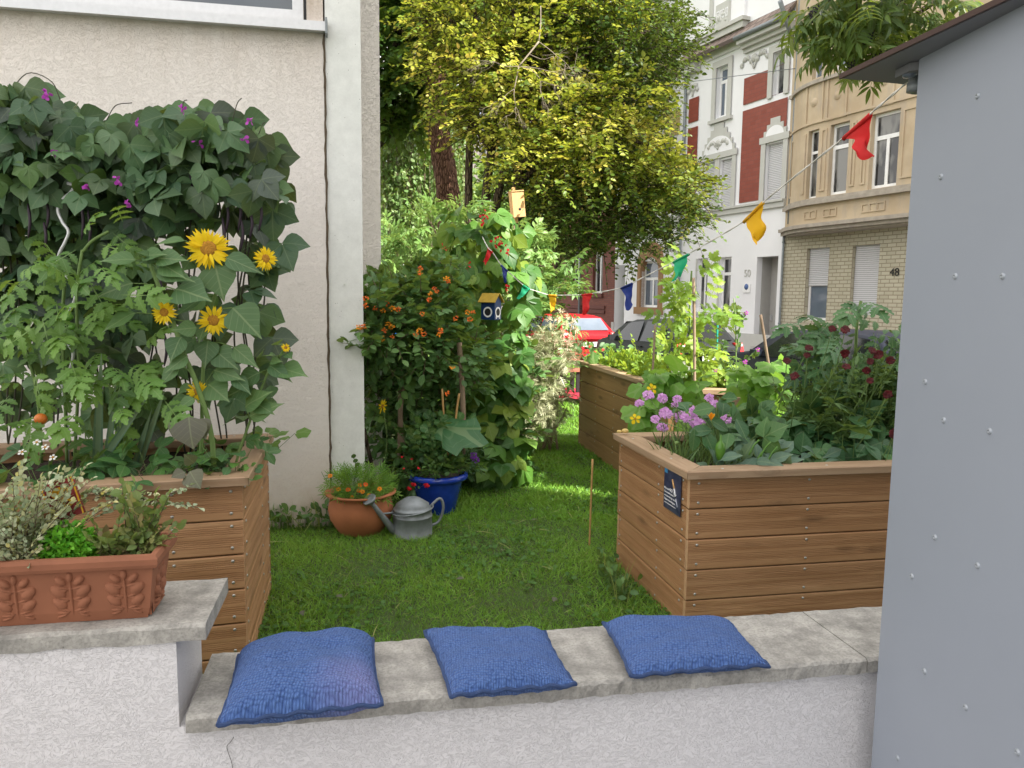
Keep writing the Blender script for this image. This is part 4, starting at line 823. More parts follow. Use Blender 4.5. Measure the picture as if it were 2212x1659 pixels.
# ------------------------------------------------------------------ raised beds
def off_poly(C, d):
    """parallel offset of a counter-clockwise polygon (positive grows)"""
    n = len(C); out = []
    for i in range(n):
        a, b, c = C[i - 1], C[i], C[(i + 1) % n]; d1 = nrm(b - a); d2 = nrm(c - b); n1 = V3(d1[1], -d1[0], 0); n2 = V3(d2[1], -d2[0], 0)
        h = nrm(n1 + n2); out.append(b + h * (d / max(.3, np.dot(h, n1))))
    return out
def bed(label, C, ztop, bh, grooves, wm, soil_z, seed):
    """C: outer corners of the rail, counter-clockwise from above, first side faces the viewer"""
    C = [V3(c[0], c[1], 0) for c in C]; n = len(C); r = np.random.default_rng(seed)
    root = thing('raised_bed', sum(C) / n, label, 'raised bed', 'wooden raised beds'); th = .028; capt = .036
    O = off_poly(C, -.03); zt = ztop - capt
    for i in range(n):
        a, b = O[i], O[(i + 1) % n]; d = nrm(b - a); nn = V3(d[1], -d[0], 0); ln = np.linalg.norm(b - a); mb = MB()
        if i == 0: a = a - 0 * d
        else: a = a + d * (th + .001) if i == 1 else a
        if i == n - 1: b = b - d * (th + .001)
        z1 = zt; k = 0
        while z1 > .0:
            z0 = max(-.02, z1 - bh); hgt = z1 - z0 - .004; rv = r.random()
            prof = [(0, -.003), (.004, 0)]
            if grooves:
                for g0 in (.22, .58):
                    for q in range(5):
                        zz = bh * g0 + q * .0085; prof += [(zz, 0), (zz + .001, -.003), (zz + .0032, -.003), (zz + .0042, 0)]
            prof += [(bh - .010, 0), (bh - .006, -.003)]

            base = z1 - bh + .0
            P = [a + nn * o_ + UP * max(base + z, -.02) for z, o_ in prof]; Q = [a - nn * th + UP * (z1 - .006), a - nn * th + UP * max(base, -.02)]
            ring = P + Q; m_ = len(ring); jit = r.normal() * .0015; ring = [p + nn * jit for p in ring]
            A0 = [(0., float(p[2]), rv) for p in ring]; L_n = np.linalg.norm(b - a)
            V = ring + [p + d * L_n for p in ring]; A = A0 + [(L_n, q[1], rv) for q in A0]
            mb.add(V, [(j, j + m_, (j + 1) % m_ + m_, (j + 1) % m_) for j in range(m_)], 0, A)
            mb.add(V, [tuple(range(m_)), tuple(range(m_, 2 * m_))[::-1]], 1, A)
            for s_ in [.045] + list(np.arange(.62, L_n - .1, .575)) + [L_n - .045]:
                for zz in ((z1 - .028), (base + .028)):
                    if zz > .03: lathe(mb, [(0, .004), (.0035, .004), (.006, .0025), (.0072, 0)], a + d * s_ + nn * jit + UP * zz, 10, 2, nn)
            z1 -= bh; k += 1
        mb.build('side_panel', [M[wm], M['endgrain'], M['screw']], root)
    I = off_poly(C, -.125)
    for i in range(n):
        a, b, c, d_ = C[i], C[(i + 1) % n], I[(i + 1) % n], I[i]; dd = nrm(b - a); g = dd * .0012; rv = r.random(); mb = MB()
        pol = [a + g, b - g, c - g, d_ + g]; ac = lambda p: float((p - a) @ dd); nn = V3(dd[1], -dd[0], 0)
        bot = [p + UP * zt for p in pol]; mid = [p + UP * (ztop - .004) for p in pol]; top = [p - nn * (.004 if k < 2 else -.004) + UP * ztop for k, p in enumerate(pol)]
        V = bot + mid + top; A = [(ac(p), float((p - a) @ nn) + float(p[2]), rv) for p in V]
        F = [(0, 3, 2, 1), (8, 9, 10, 11)] + [(j, (j + 1) % 4, 4 + (j + 1) % 4, 4 + j) for j in range(4)] + [(4 + j, 4 + (j + 1) % 4, 8 + (j + 1) % 4, 8 + j) for j in range(4)]
        mb.add(V, F, 0, A)
        for s_ in np.arange(.2, np.linalg.norm(b - a) - .1, .55): lathe(mb, [(0, .003), (.005, .002), (.007, 0)], a + dd * s_ - nn * .05 + UP * ztop, 8, 1)
        mb.build('rail', [M['wood_cap'], M['screw']], root)
    J = off_poly(C, -.06); mb = MB(); m_ = 26; ctr = sum(J) / n
    pts = []
    def sf(u, v):
        if n == 4: p = (J[0] * (1 - u) + J[1] * u) * (1 - v) + (J[3] * (1 - u) + J[2] * u) * v
        return p + UP * (soil_z + .012 * math.sin(u * 23 + v * 9) + .012 * math.sin(v * 31 - u * 13))
    grid(mb, sf, m_, m_); mb.build('soil', M['soil'], root)
    mb = MB(); prism(mb, [p + UP * .02 for p in J], UP * .3); mb.build('liner', M['black'], root)
    return root
q0 = atZ(537, 1030, .86); q1 = atZ(592, 935, .86); dl = nrm(atZ(537, 1030, .86) - atZ(0, 1058, .86))
bedL = bed('knotty wooden raised bed overgrown with climbing beans and sunflowers against the house', [q0 - dl * 2.1, q0, q1, q1 - dl * 2.1], .86, .148, True, 'wood', .77, 1)
n0 = atZ(1485, 1020, .80); n3 = atZ(1325, 935, .80)
bedR = bed('pale wooden raised bed bearing the blue cigarette sign, full of lilac flowers and greens', [n0, n0 + G1 * 2.3, n3 + G1 * 2.3, n3], .80, .150, True, 'wood', .71, 2)
bedB = bed('brown wooden raised bed with tall lit tomato and mint, standing behind the sign bed', [(1.179, 5.82), (1.98, 5.64), (1.62, 8.3), (.70, 8.37)], .93, .178, False, 'wood_old', .85, 3)
# sign on the left face of the right bed
sgn_n = -G1; sp = off_poly([V3(*n0[:2], 0), V3(*(n0 + G1 * 2.3)[:2], 0), V3(*(n3 + G1 * 2.3)[:2], 0), V3(*n3[:2], 0)], -.03)
pl0 = sp[0] - G1 * .004; nL = nrm(np.cross(nrm(n3 - n0), UP)); nL = nL if nL[0] < 0 else -nL
sA, sB_ = atP(1437, 1008, pl0 + nL * .003, nL), atP(1470, 1102, pl0 + nL * .003, nL)
sx_ = -nrm(n3 - n0); sw_ = abs(float((sB_ - sA) @ sx_)); zt_, zb_ = float(sA[2]), float(sA[2]) - .205; sx0 = sA * 1; sx0[2] = 0
m, t = newmat('sign_print'); v_ = coords(t, 'lc'); ns = noise(t, v_, 30, 6, .7); finish(t, mix(t, ramp(t, ns, [(.35, (0, 0, 0)), (.65, (1, 1, 1))]), (.012, .014, .05), (.075, .08, .13)), .3, spec=.5); M['sign'] = m
mb = MB(); SP = lambda u, z, o=0.: sx0 + sx_ * (u * sw_) + UP * (zb_ + (zt_ - zb_) * z) + nL * o
V = [SP(0, 0), SP(1, 0), SP(1, 1), SP(0, 1)]; prism(mb, V, nL * .003, A=[(0, 0, .5), (.14, 0, .5), (.14, .2, .5), (0, .2, .5)])
sign = mb.build('sign', M['sign'], bedR); sign['label'] = 'dark blue printed sign about a cigarette and groundwater'
mb = MB(); prism(mb, [SP(.02, .88, .0032), SP(.2, .88, .0032), SP(.2, .985, .0032), SP(.02, .985, .0032)], nL * .0006); mb.build('corner_logo', plain('sign_cyan', (.06, .28, .55)), sign)
cg = [SP(.52, .80, .004), SP(.64, .60, .004), SP(.72, .42, .004), SP(.86, .2, .004)]
mb = MB(); tube(mb, cg[:2], .0045, 8, 0); tube(mb, cg[1:3], .0045, 8, 1); tube(mb, [cg[2], cg[2] + (cg[3] - cg[2]) * .12], .0045, 8, 2); tube(mb, [cg[2] + (cg[3] - cg[2]) * .2, cg[3]], .003, 6, 3)
mb.build('cigarette_print', [plain('filter_tan', (.62, .36, .14)), M['white'], M['black'], plain('ash_grey', (.40, .42, .48))], sign)
for tx, u, z, s, wd in (('Rund', .17, .50, .014, .26), ('40', .43, .505, .026, .22), ('Liter', .68, .47, .012, .2), ('Grundwasser', .34, .41, .014, .60), ('verunreinigt eine', .40, .32, .013, .72), ('Zigarettenkippe.', .38, .23, .013, .68), ('____________', .38, .13, .006, .7)):
    if '_' in tx: mb = MB(); prism(mb, [SP(.05, .135, .0034), SP(.75, .135, .0034), SP(.75, .15, .0034), SP(.05, .15, .0034)], nL * .0005); mb.build('small_print', M['white'], sign)
    else: text('lettering', tx, SP(u, z, .0036), sx_, UP, s, M['white'], sign, .0005, width=sw_ * wd)
# ------------------------------------------------------------------ three blue knitted cushions
m, t = newmat('blue_knit'); v_ = coords(t, 'lc'); s_ = nd(t, "ShaderNodeSeparateXYZ", {'Vector': v_})
vc_ = nd(t, 'ShaderNodeTexVoronoi', {'Vector': nd(t, 'ShaderNodeMapping', {'Vector': v_, 'Scale': (50, 50, 0), 'Rotation': (0, 0, .2)}).outputs[0], 'Scale': 1., 'Randomness': .45}).outputs['Distance']
row = math_(t, 'FLOOR', math_(t, 'MULTIPLY', s_.outputs['Y'], 44.)); sh = math_(t, 'MULTIPLY', math_(t, 'MODULO', row, 2.), .5)
cu = math_(t, 'ABSOLUTE', math_(t, 'SUBTRACT', math_(t, 'FRACT', math_(t, 'ADD', math_(t, 'MULTIPLY', s_.outputs['X'], 38.), sh)), .5)); cv = math_(t, 'ABSOLUTE', math_(t, 'SUBTRACT', math_(t, 'FRACT', math_(t, 'MULTIPLY', s_.outputs['Y'], 44.)), .5))
hg = math_(t, 'SUBTRACT', 1., math_(t, 'MULTIPLY', vc_, 1.15))
fz = noise(t, v_, 160, 3, .7); hh_ = math_(t, 'ADD', hg, math_(t, 'MULTIPLY', fz, .5))
c_ = mix(t, ramp(t, hh_, [(.25, (0, 0, 0)), (1.15, (1, 1, 1))]), (.02, .05, .20), (.115, .215, .51)); c_ = mix(t, math_(t, 'MULTIPLY', noise(t, v_, 4, 4), .35), c_, (.10, .18, .42))
finish(t, c_, .95, hh_, .9, .012, .1, extra={'Sheen Weight': .08}); M['knit'] = m
m2 = m.copy(); m2.name = 'blue_knit_faded'; t2 = m2.node_tree; pb = [n for n in t2.nodes if n.type == 'BSDF_PRINCIPLED'][0]; cl = pb.inputs['Base Color'].links[0].from_socket
pv = coords(t2, 'lc'); dd_ = nd(t2, "ShaderNodeVectorMath", {0: pv, 1: (.88, .10, .5)}, operation='DISTANCE').outputs['Value']
t2.links.new(mix(t2, ramp(t2, dd_, [(.0, (.26, .26, .26)), (.38, (0, 0, 0))]), cl, (.48, .36, .62)), pb.inputs['Base Color']); M['knit_faded'] = m2
def cushion(label, corners, thick, mat, seed):
    """corners: back-left, back-right, front-right, front-left"""
    r = np.random.default_rng(seed); c = [np.array(p) for p in corners]; N_ = 46; mb = MB()
    ph = r.random(6) * 6.28
    def pt(u, v, s):
        a, b = 2 * u - 1, 2 * v - 1
        pin = .045                                     # sides drawn in between the four corners
        a2 = a * (1 - pin * (1 - b * b)); b2 = b * (1 - pin * (1 - a * a)); uu, vv = (a2 + 1) / 2, (b2 + 1) / 2
        p = (c[3] * (1 - uu) + c[2] * uu) * (1 - vv) + (c[0] * (1 - uu) + c[1] * uu) * vv
        e = max(0, (1 - a ** 4) * (1 - b ** 4)); h = thick * e ** .55 * (1 + .12 * math.sin(3 * a + ph[0]) * math.cos(2.6 * b + ph[1])) 
        h += thick * .05 * math.sin(9 * a + ph[2] + 4 * b) * e + thick * .04 * math.sin(8 * b + ph[3] - 5 * a) * e
        rip = .004 * math.sin(a * 17 + ph[4]) * (abs(b) > .9) + .003 * math.sin(b * 15 + ph[5])
        return p + UP * (h if s > 0 else -min(h * .62, .045) * 1) + UP * rip
    for s in (1, -1): grid(mb, lambda u, v: pt(u, v, s), N_, N_, 0, True, afn=lambda u, v: (u, v, .5))
    edge = [(u, 0) for u in np.linspace(0, 1, 26)] + [(1, v) for v in np.linspace(0, 1, 26)[1:]] + [(u, 1) for u in np.linspace(1, 0, 26)[1:]] + [(0, v) for v in np.linspace(1, 0, 26)[1:]]
    o = tag(mb.build('cushion', M[mat]), label, 'cushion', 'blue cushions on the low wall')
    sm = MB(); tube(sm, [pt(u, v, 1) for u, v in edge], .006, 6, rnd=.5); sm.build('seam', M['knit'], o); return o
zc_ = .538
cushion('plump blue knitted cushion with a pinkish faded corner, beside the stepped wall', [atZ(515, 1412, zc_ + .01), atZ(806, 1378, zc_ + .005), atZ(826, 1522, zc_ - .005), atZ(470, 1566, zc_ - .02)], .085, 'knit_faded', 1)
cushion('blue knitted cushion lying flat between the two other cushions', [atZ(917, 1364, zc_), atZ(1178, 1368, zc_), atZ(1244, 1482, zc_ - .012), atZ(975, 1506, zc_ - .012)], .055, 'knit', 2)
cushion('slack blue knitted cushion with folded corners, in front of the sign bed', [atZ(1302, 1345, zc_), atZ(1575, 1342, zc_), atZ(1662, 1438, zc_ - .012), atZ(1362, 1462, zc_ - .012)], .052, 'knit', 3)
# ------------------------------------------------------------------ terracotta trough on the raised coping
ua, ub = upa(atZ(330, 1318, .74)); ub = UA[1] + .055
TRW, TRD, TRH = .78, .17, .185
tr = thing('plant_trough', gw(ua - TRW / 2, ub + .08, .74), 'long terracotta trough with moulded acanthus leaves standing on the raised coping', 'planter')
rect = lambda g, z: [gw(ua - TRW - g, ub - g, z), gw(ua + g, ub - g, z), gw(ua + g, ub + .14 + g, z), gw(ua - TRW - g, ub + .14 + g, z)]
mb = MB(); RG = [rect(0, .741), rect(.008, .77), rect(.024, .886), rect(.036, .888), rect(.040, .897), rect(.040, .912), rect(.034, .922), rect(.020, .922), rect(.014, .915), rect(.008, .86)]
for A_, B_ in zip(RG, RG[1:]):
    for i in range(4): mb.add([A_[i], A_[(i + 1) % 4], B_[(i + 1) % 4], B_[i]], [(0, 1, 2, 3)])
mb.add(RG[0], [(3, 2, 1, 0)])
def ellipsoid(mb, c, X, Y, Z, rx, ry, rz, n=10, m_=6, mat=0):
    grid(mb, lambda u, v: np.array(c) + X * rx * math.cos(2 * math.pi * u) * math.sin(math.pi * v) + Y * ry * math.sin(2 * math.pi * u) * math.sin(math.pi * v) + Z * rz * math.cos(math.pi * v), n, m_, mat, True, True)
def acanthus(c, X, N_):
    """moulded leaf relief: midrib, paired round lobes, fine ribs running out from the rib below each lobe"""
    parts = [(0, 0, 0, 1, .004, .058, .006)]                        # centre x, y, direction x, y, half width across, half length along, height
    for y0, w_, l_ in ((-.030, .013, .021), (.004, .014, .022), (.034, .010, .016)):
        for sg in (-1, 1):
            parts.append((sg * .030 * (l_ / .022), y0 + .012, sg * .75, .66, w_, l_, .0105))
            for q in range(3): parts.append((sg * (.021 + .002 * q), y0 - .006 - .0085 * q, sg * .93, .30 - .32 * q, .0038, .020 - .002 * q, .0065))
    parts.append((0, .056, 0, 1, .008, .014, .007))
    def hgt(x, y):
        h = -.004
        for px_, py_, dx, dy, w_, l_, t_ in parts:
            n_ = math.hypot(dx, dy); u = ((x - px_) * dx + (y - py_) * dy) / n_ / l_; v = (-(x - px_) * dy + (y - py_) * dx) / n_ / w_; q = u * u + v * v
            if q < 1: h = max(h, t_ * (1 - q) ** .6)
        return h
    Uf = nrm(UP - N_ * N_[2]); grid(mb, lambda u, v: c + X * ((u - .5) * .118) + Uf * ((v - .5) * .138) + N_ * hgt((u - .5) * .118, (v - .5) * .138), 60, 66)
nf = nrm(np.cross(G1, RG[2][0] - RG[0][0])); nf = nf if nf[1] < 0 else -nf
for k in range(5): acanthus(gw(ua - .048 - .130 * k, ub - .0135, .815), G1, nf)
acanthus(gw(ua + .0135, ub + .075, .815), G2, G1)
mb.build('trough', M['terracotta_box'], tr)
mb = MB(); prism(mb, rect(-.008, .80), UP * .095); mb.build('soil', M['soil'], tr)
# the two packets stuck into the trough
def packet(name, label, c, X, Y, wd, hg_, mat, art):
    X = nrm(X); Y = nrm(Y - X * np.dot(X, Y)); Z = np.cross(X, Y); rt = thing(name, c, label, 'packet')
    mb = MB(); box(mb, c + Y * hg_ / 2, wd / 2, hg_ / 2, .006, ax=X, ay=Y, az=Z); mb.build('carton', mat, rt)
    Z = Z if Z[1] < 0 else -Z
    P = lambda u, v, o=.0068: c + X * u * wd + Y * v * hg_ + Z * o
    art(P, Z, rt); return rt
M['gold'] = plain('gold_ink', (.72, .40, .02), .5); M['maroon'] = plain('maroon_card', (.22, .02, .025), .5)
def art1(P, Z, rt):
    mb = MB()
    for u0, u1 in ((-.5, -.45), (.45, .5)): prism(mb, [P(u0, 0), P(u1, 0), P(u1, 1), P(u0, 1)], Z * .0006)
    tube(mb, [P(.24 * math.cos(a), .68 + .13 * math.sin(a)) for a in np.linspace(0, 6.28, 18)], .003, 5)
    for k in range(-3, 4): tube(mb, [P(-.2, .68 + .03 * k), P(0, .70 + .033 * k), P(.2, .68 + .03 * k)], .0022, 4)
    for sg in (-1, 1): tube(mb, spline([P(0, .5), P(.18 * sg, .45), P(.28 * sg, .36), P(.16 * sg, .3)], 8), .004, 5)
    tube(mb, [P(0, .5), P(0, .25)], .004, 5); mb.build('emblem', M['gold'], rt)
pc = gw(ua - .24, ub + .13, .88)
packet('seed_packet', 'maroon carton with a golden emblem stuck in the terracotta trough', atY(150, 1118, float(pc[1])), G1 * .93 + UP * .30, UP - G1 * .3 + G2 * .15, .085, .105, M['maroon'], art1)
def art2(P, Z, rt):
    mb = MB(); prism(mb, [P(-.5, 0), P(-.3, 0), P(-.3, 1), P(-.5, 1)], Z * .0006); mb.build('pale_edge', plain('pink_card', (.62, .42, .42)), rt)
    mb = MB()
    for k in range(4): tube(mb, spline([P(-.1 + .14 * k, .05), P(-.14 + .15 * k, .5), P(-.05 + .12 * k, .92)], 8), .005, 6)
    mb.build('ridge', plain('tan_print', (.42, .17, .07)), rt)
packet('seed_packet', 'tan ridged carton with a pale pink edge leaning in the terracotta trough', atY(85, 1160, float(pc[1])), G1 * .85 - UP * .45, UP + G1 * .5 + G2 * .15, .085, .12, plain('tan_card', (.50, .24, .10)), art2)
# ------------------------------------------------------------------ pots and watering can by the pillar
pA = atZ(771, 1162, 0); pA = V3(pA[0], pA[1] + .14, 0)
pot = thing('terracotta_pot', pA, 'round terracotta pot of marigolds standing at the foot of the pillar', 'flower pot')
mb = MB(); lathe(mb, [(0, 0), (.135, 0), (.15, .012), (.205, .10), (.218, .17), (.205, .235), (.195, .255), (.215, .268), (.238, .275), (.24, .285), (.205, .283), (.19, .27), (.185, .23)], pA, 40); mb.build('pot', M['terracotta'], pot)
mb = MB(); lathe(mb, [(.19, .245), (.1, .25), (0, .252)], pA, 30); mb.build('soil', M['soil'], pot)
pB = atZ(957, 1116, 0); pB = V3(pB[0], pB[1] + .1, 0); pB = V3(pB[0] - .05, pB[1], 0)
bp = thing('glazed_pot', pB, 'cobalt blue glazed pot behind the watering can', 'flower pot')
mb = MB(); lathe(mb, [(0, 0), (.12, 0), (.13, .01), (.185, .24), (.195, .262), (.222, .268), (.228, .285), (.222, .305), (.20, .31), (.188, .295), (.18, .25)], pB, 40); mb.build('pot', M['blueglaze'], bp)
mb = MB(); lathe(mb, [(.15, .24), (.168, .325), (.172, .335), (.155, .335), (.148, .30)], pB, 34); mb.build('inner_pot', plain('grey_plastic', (.12, .10, .09)), bp)
mb = MB(); lathe(mb, [(.152, .30), (.08, .31), (0, .31)], pB, 30); mb.build('soil', M['soil'], bp)
pC = atZ(886, 1168, 0); pC = V3(pC[0], pC[1] + .125, 0)
wc = thing('watering_can', pC, 'dented zinc watering can with a rose spout standing before the blue pot', 'watering can')
mb = MB(); lathe(mb, [(0, .0), (.132, 0), (.134, .01), (.132, .012), (.130, .13), (.133, .133), (.133, .14), (.129, .142), (.127, .175), (.13, .178), (.129, .186), (.125, .188), (.112, .205), (.112, .215), (.05, .255), (.0, .262)], pC, 40); mb.build('body', M['zinc'], wc)
WX = nrm(V3(-.93, -.37, 0))
mb = MB(); a = pC + WX * .125 + UP * .035; b = atY(803, 1086, float((pC + WX * .36)[1])); tube(mb, spline([a, a + (b - a) * .5, b], 10), np.linspace(.026, .014, 10), 14); mb.build('spout', M['zinc'], wc)
ax_ = nrm(b - a); mb = MB(); lathe(mb, [(.014, -.01), (.045, .028), (.047, .033), (.045, .037), (.036, .039), (.034, .037), (.026, .040), (.024, .038), (.015, .041), (.0, .041)], b, 26, 0, nrm(ax_ + UP * .35 + V3(-.1, -.3, 0))); mb.build('rose', M['zinc'], wc)
mb = MB(); tube(mb, [pC + WX * .12 + UP * .165, a + (b - a) * .62], .007, 8); mb.build('brace', M['zinc'], wc)
mb = MB(); tube(mb, spline([pC + UP * .185 - WX * .12, pC - WX * .19 + UP * .235, pC - WX * .215 + UP * .17, pC - WX * .185 + UP * .08, pC - WX * .128 + UP * .05], 18), .010, 8); mb.build('handle', M['zinc'], wc)
mb = MB(); tube(mb, [pC + V3(.138 * math.cos(q), .138 * math.sin(q), .178 + .02 * math.cos(q - .3)) for q in np.linspace(2.4, 6.6, 24)], .005, 7); mb.build('carrying_bail', M['zinc'], wc)
# ------------------------------------------------------------------ stakes
def stake(label, pts, r, mat, cat='stake', name='stake'):
    mb = MB(); P = spline(pts, max(8, len(pts) * 4)); tube(mb, P, r, 8); return tag(mb.build(name, M[mat]), label, cat)
b0 = atZ(1273, 1180, 0); stake('short bamboo cane stuck in the lawn beside the sign bed', [b0 + UP * -.03, atY(1276, 1100, float(b0[1])), atY(1280, 992, float(b0[1]))], .0065, 'bamboo')
b0 = atY(150, 395, 3.45); pts = []
for x, y in ((146, 396), (160, 402), (150, 418), (130, 434), (125, 455), (135, 480), (148, 500), (140, 524), (128, 548), (126, 570), (140, 592), (158, 612), (163, 640), (152, 668), (134, 690), (131, 712), (146, 740), (158, 765), (150, 800), (134, 830), (140, 870), (146, 930), (146, 1000)): pts.append(atY(x, y, 3.45))
stake('galvanised spiral tomato stake twisting up through the bean leaves', pts, .007, 'alu')
for x0, y0, x1, y1, Y, lab, mt, rr in ((1415, 702, 1406, 850, 5.6, 'slim brown cane standing up through the cucumber leaves', 'stick', .008), (1498, 600, 1500, 870, 5.75, 'tall grey-brown cane tied to the lit tomato', 'stick', .011), (1550, 668, 1545, 815, 6.6, 'turquoise plastic coated plant stake behind the lit tomato', None, .010), (1643, 680, 1662, 810, 5.2, 'weathered brown stick leaning out of the cucumber leaves by the doorway', 'stick', .010), (412 * 3 - 2, 0, 0, 0, 0, '', '', 0)):
    if not lab: continue
    if mt is None: M['turq'] = plain('turquoise_plastic', (.02, .32, .26), .4); mt = 'turq'
    stake(lab, [atY(x1, y1, Y) - UP * .25, atY(x1, y1, Y), atY((x0 + x1) / 2 + 1, (y0 + y1) / 2, Y), atY(x0, y0, Y)], rr, mt)
stake('dark crooked stick leaning against the pillar behind the marigold pot', [atY(806, 1012, 5.62), atY(800, 990, 5.62), atY(792, 955, 5.62), atY(786, 925, 5.62)], .014, 'bark', 'stick', 'leaning_stick')
# grey boards leaning at the back of the sign bed
mb = MB(); a = atY(1556, 905, 4.75); box(mb, a, .045, .012, .16, 0, nrm(V3(.9, .3, -.1)), None, nrm(V3(.45, 0, .8)), .3); box(mb, a + V3(.10, .06, -.02), .03, .012, .12, 0, nrm(V3(.9, .3, .2)), None, nrm(V3(-.5, 0, .8)), .6)
tag(mb.build('board', M['wood_cap']), 'weathered grey board leaning between the two beds', 'board')
# ------------------------------------------------------------------ red mat on the far lawn
mb = MB(); MP = [atZ(1196, 838, .09), atZ(1300, 842, .09), atZ(1300, 866, .09), atZ(1206, 860, .09)]
grid(mb, lambda u, v: (MP[0] * (1 - u) + MP[1] * u) * (1 - v) + (MP[3] * (1 - u) + MP[2] * u) * v + UP * (.01 * math.sin(u * 9) * math.sin(v * 7) + .01), 14, 14); tag(mb.build('mat', plain('red_cloth', (.42, .018, .045), .85)), 'crimson mat spread on the sunny lawn', 'mat')
# ------------------------------------------------------------------ wooden bench behind the elder bush
bc = V3(.42, 12.3, 0); bn = thing('bench', bc, 'reddish slatted bench half hidden behind the elder bush', 'bench')
for nm, z0, y0, k in (('seat', .45, 0, 4), ('backrest', .62, .22, 3)):
    mb = MB()
    for i in range(k): box(mb, bc + (G2 * (-.18 + .11 * i) + UP * z0 if nm == 'seat' else G2 * (y0 + .02 * i) + UP * (z0 + .11 * i)), .75, .045 if nm == 'seat' else .014, .014 if nm == 'seat' else .042)
    mb.build(nm, plain('red_slats', (.32, .13, .08)), bn)
for sx in (-1, 1):
    for sy in (-.16, .2): mb = MB(); box(mb, bc + G1 * .62 * sx + G2 * sy + UP * .22, .03, .03, .22); mb.build('leg', M['black'], bn)
# ------------------------------------------------------------------ bunting from the shed to the bean tower
BN = [(1990, 152, 2.32), (1880, 246, 2.75), (1823, 297, 2.95), (1648, 437, 3.7), (1607, 478, 3.9), (1488, 548, 4.75), (1455, 566, 4.95), (1366, 611, 5.5), (1342, 622, 5.65), (1279, 634, 6.0), (1257, 637, 6.1), (1202, 638, 6.35), (1185, 637, 6.42), (1144, 624, 6.42), (1129, 615, 6.38), (1096, 585, 6.28), (1082, 572, 6.25), (1064, 545, 6.2), (1054, 535, 6.2), (1042, 512, 6.4)]
bunt = thing('bunting', atY(1257, 637, 6.1), 'string of coloured pennants hung from the shed roof to the bean tower', 'bunting')
P = spline([atY(*q) for q in BN], 160); mb = MB()
for ph in (0, math.pi): tube(mb, [p + .0022 * (V3(math.cos(i * 1.3 + ph), .3, math.sin(i * 1.3 + ph))) for i, p in enumerate(P)], .0026, 5)
# a strand rising to the upper left from the middle of the string
mb.build('string', plain('white_cord', (.70, .68, .64), .9), bunt)
CL = {'red': (.62, .018, .02), 'yellow': (.75, .42, .01), 'green': (.01, .36, .17), 'blue': (.015, .035, .22)}
for k, v in CL.items():
    m, t = newmat(k + '_pennant'); p = nd(t, "ShaderNodeBsdfPrincipled", {'Base Color': (*v, 1), 'Roughness': .7}); tr_ = nd(t, "ShaderNodeBsdfTranslucent", {'Color': (*v, 1)}); mm = nd(t, "ShaderNodeMixShader", {0: .3}); t.links.new(p.outputs[0], mm.inputs[1]); t.links.new(tr_.outputs[0], mm.inputs[2]); oo = nd(t, "ShaderNodeOutputMaterial"); t.links.new(mm.outputs[0], oo.inputs[0]); M['pn_' + k] = m
FL = [('red', 1, (1880, 348), (1852, 334)), ('yellow', 3, (1649, 510), (1629, 529)), ('green', 5, (1472, 596), (1452, 606)), ('blue', 7, (1366, 660), (1353, 673)), ('red', 9, (1269, 675), (1257, 685)), ('yellow', 11, (1198, 668), (1188, 675)), ('green', 13, (1129, 643), (1116, 646)), ('blue', 15, (1093, 612), (1087, 602)), ('red', 17, (1049, 571), (1043, 564))]
for cname, i, ta_, tb_ in FL:
    a, b = atY(*BN[i]), atY(*BN[i + 1]); Yt = (BN[i][2] + BN[i + 1][2]) / 2; ta, tb = atY(*ta_, Yt - .03), atY(*tb_, Yt - .06); mb = MB(); hgt_ = np.linalg.norm(ta - a)
    def fl_(u, v):
        q = (a * (1 - u) + b * u) * (1 - v) + (ta * (1 - u) + tb * u) * v; q = q - (b - a) * (.10 * math.sin(math.pi * v)) * u
        return q + V3(.25, -1, .1) * hgt_ * (.10 * math.sin(u * 5 + v * 6 + i) * (.3 + v) + .05 * math.sin(v * 11 + i * 2 + u * 2)) + UP * hgt_ * .06 * math.sin(u * 7 + i) * v * v
    grid(mb, fl_, 11, 15); p_ = mb.build('pennant', M['pn_' + cname], bunt); p_['label'] = cname + ' cloth pennant'
    mb = MB(); tube(mb, [a + (b - a) * t_ - UP * .004 for t_ in np.linspace(0, 1, 6)], .009, 7); mb.build('hem', M['pn_' + cname], p_)
# ------------------------------------------------------------------ blue bird house with a yellow roof
YB = 6.3; c = atY(1061, 662, YB); mpx = YB / FOC
X = nrm(V3(.80, .60, 0)); Yv = nrm(V3(-.60, .80, 0))           # right-hand face looks to us and to the right
bh = thing('bird_house', c, 'blue bird house with white ringed holes and a yellow pitched roof on the bean tower', 'bird house')
w2, d2, h2 = .062, .078, .10
BX = nrm(V3(.87, -.50, 0)); BY = nrm(V3(.50, .87, 0))          # BX: outward of the gable face; BY: along it
mb = MB(); cc = c - UP * .02
GF = lambda a, z, o: cc + BX * (d2 + o) + BY * a + UP * z      # gable face
SF = lambda a, z, o: cc - BY * (w2 + o) + BX * a + UP * z      # long face towards us
m, t = newmat('bird_blue'); finish(t, mix(t, noise(t, coords(t), 18, 3), (.008, .03, .11), (.014, .045, .15)), .45); M['bird_blue'] = m
prism(mb, [GF(-w2, -.11, 0), GF(w2, -.11, 0), GF(w2, .07, 0), GF(0, .135, 0), GF(-w2, .07, 0)], -BX * 2 * d2); mb.build('box', M['bird_blue'], bh)
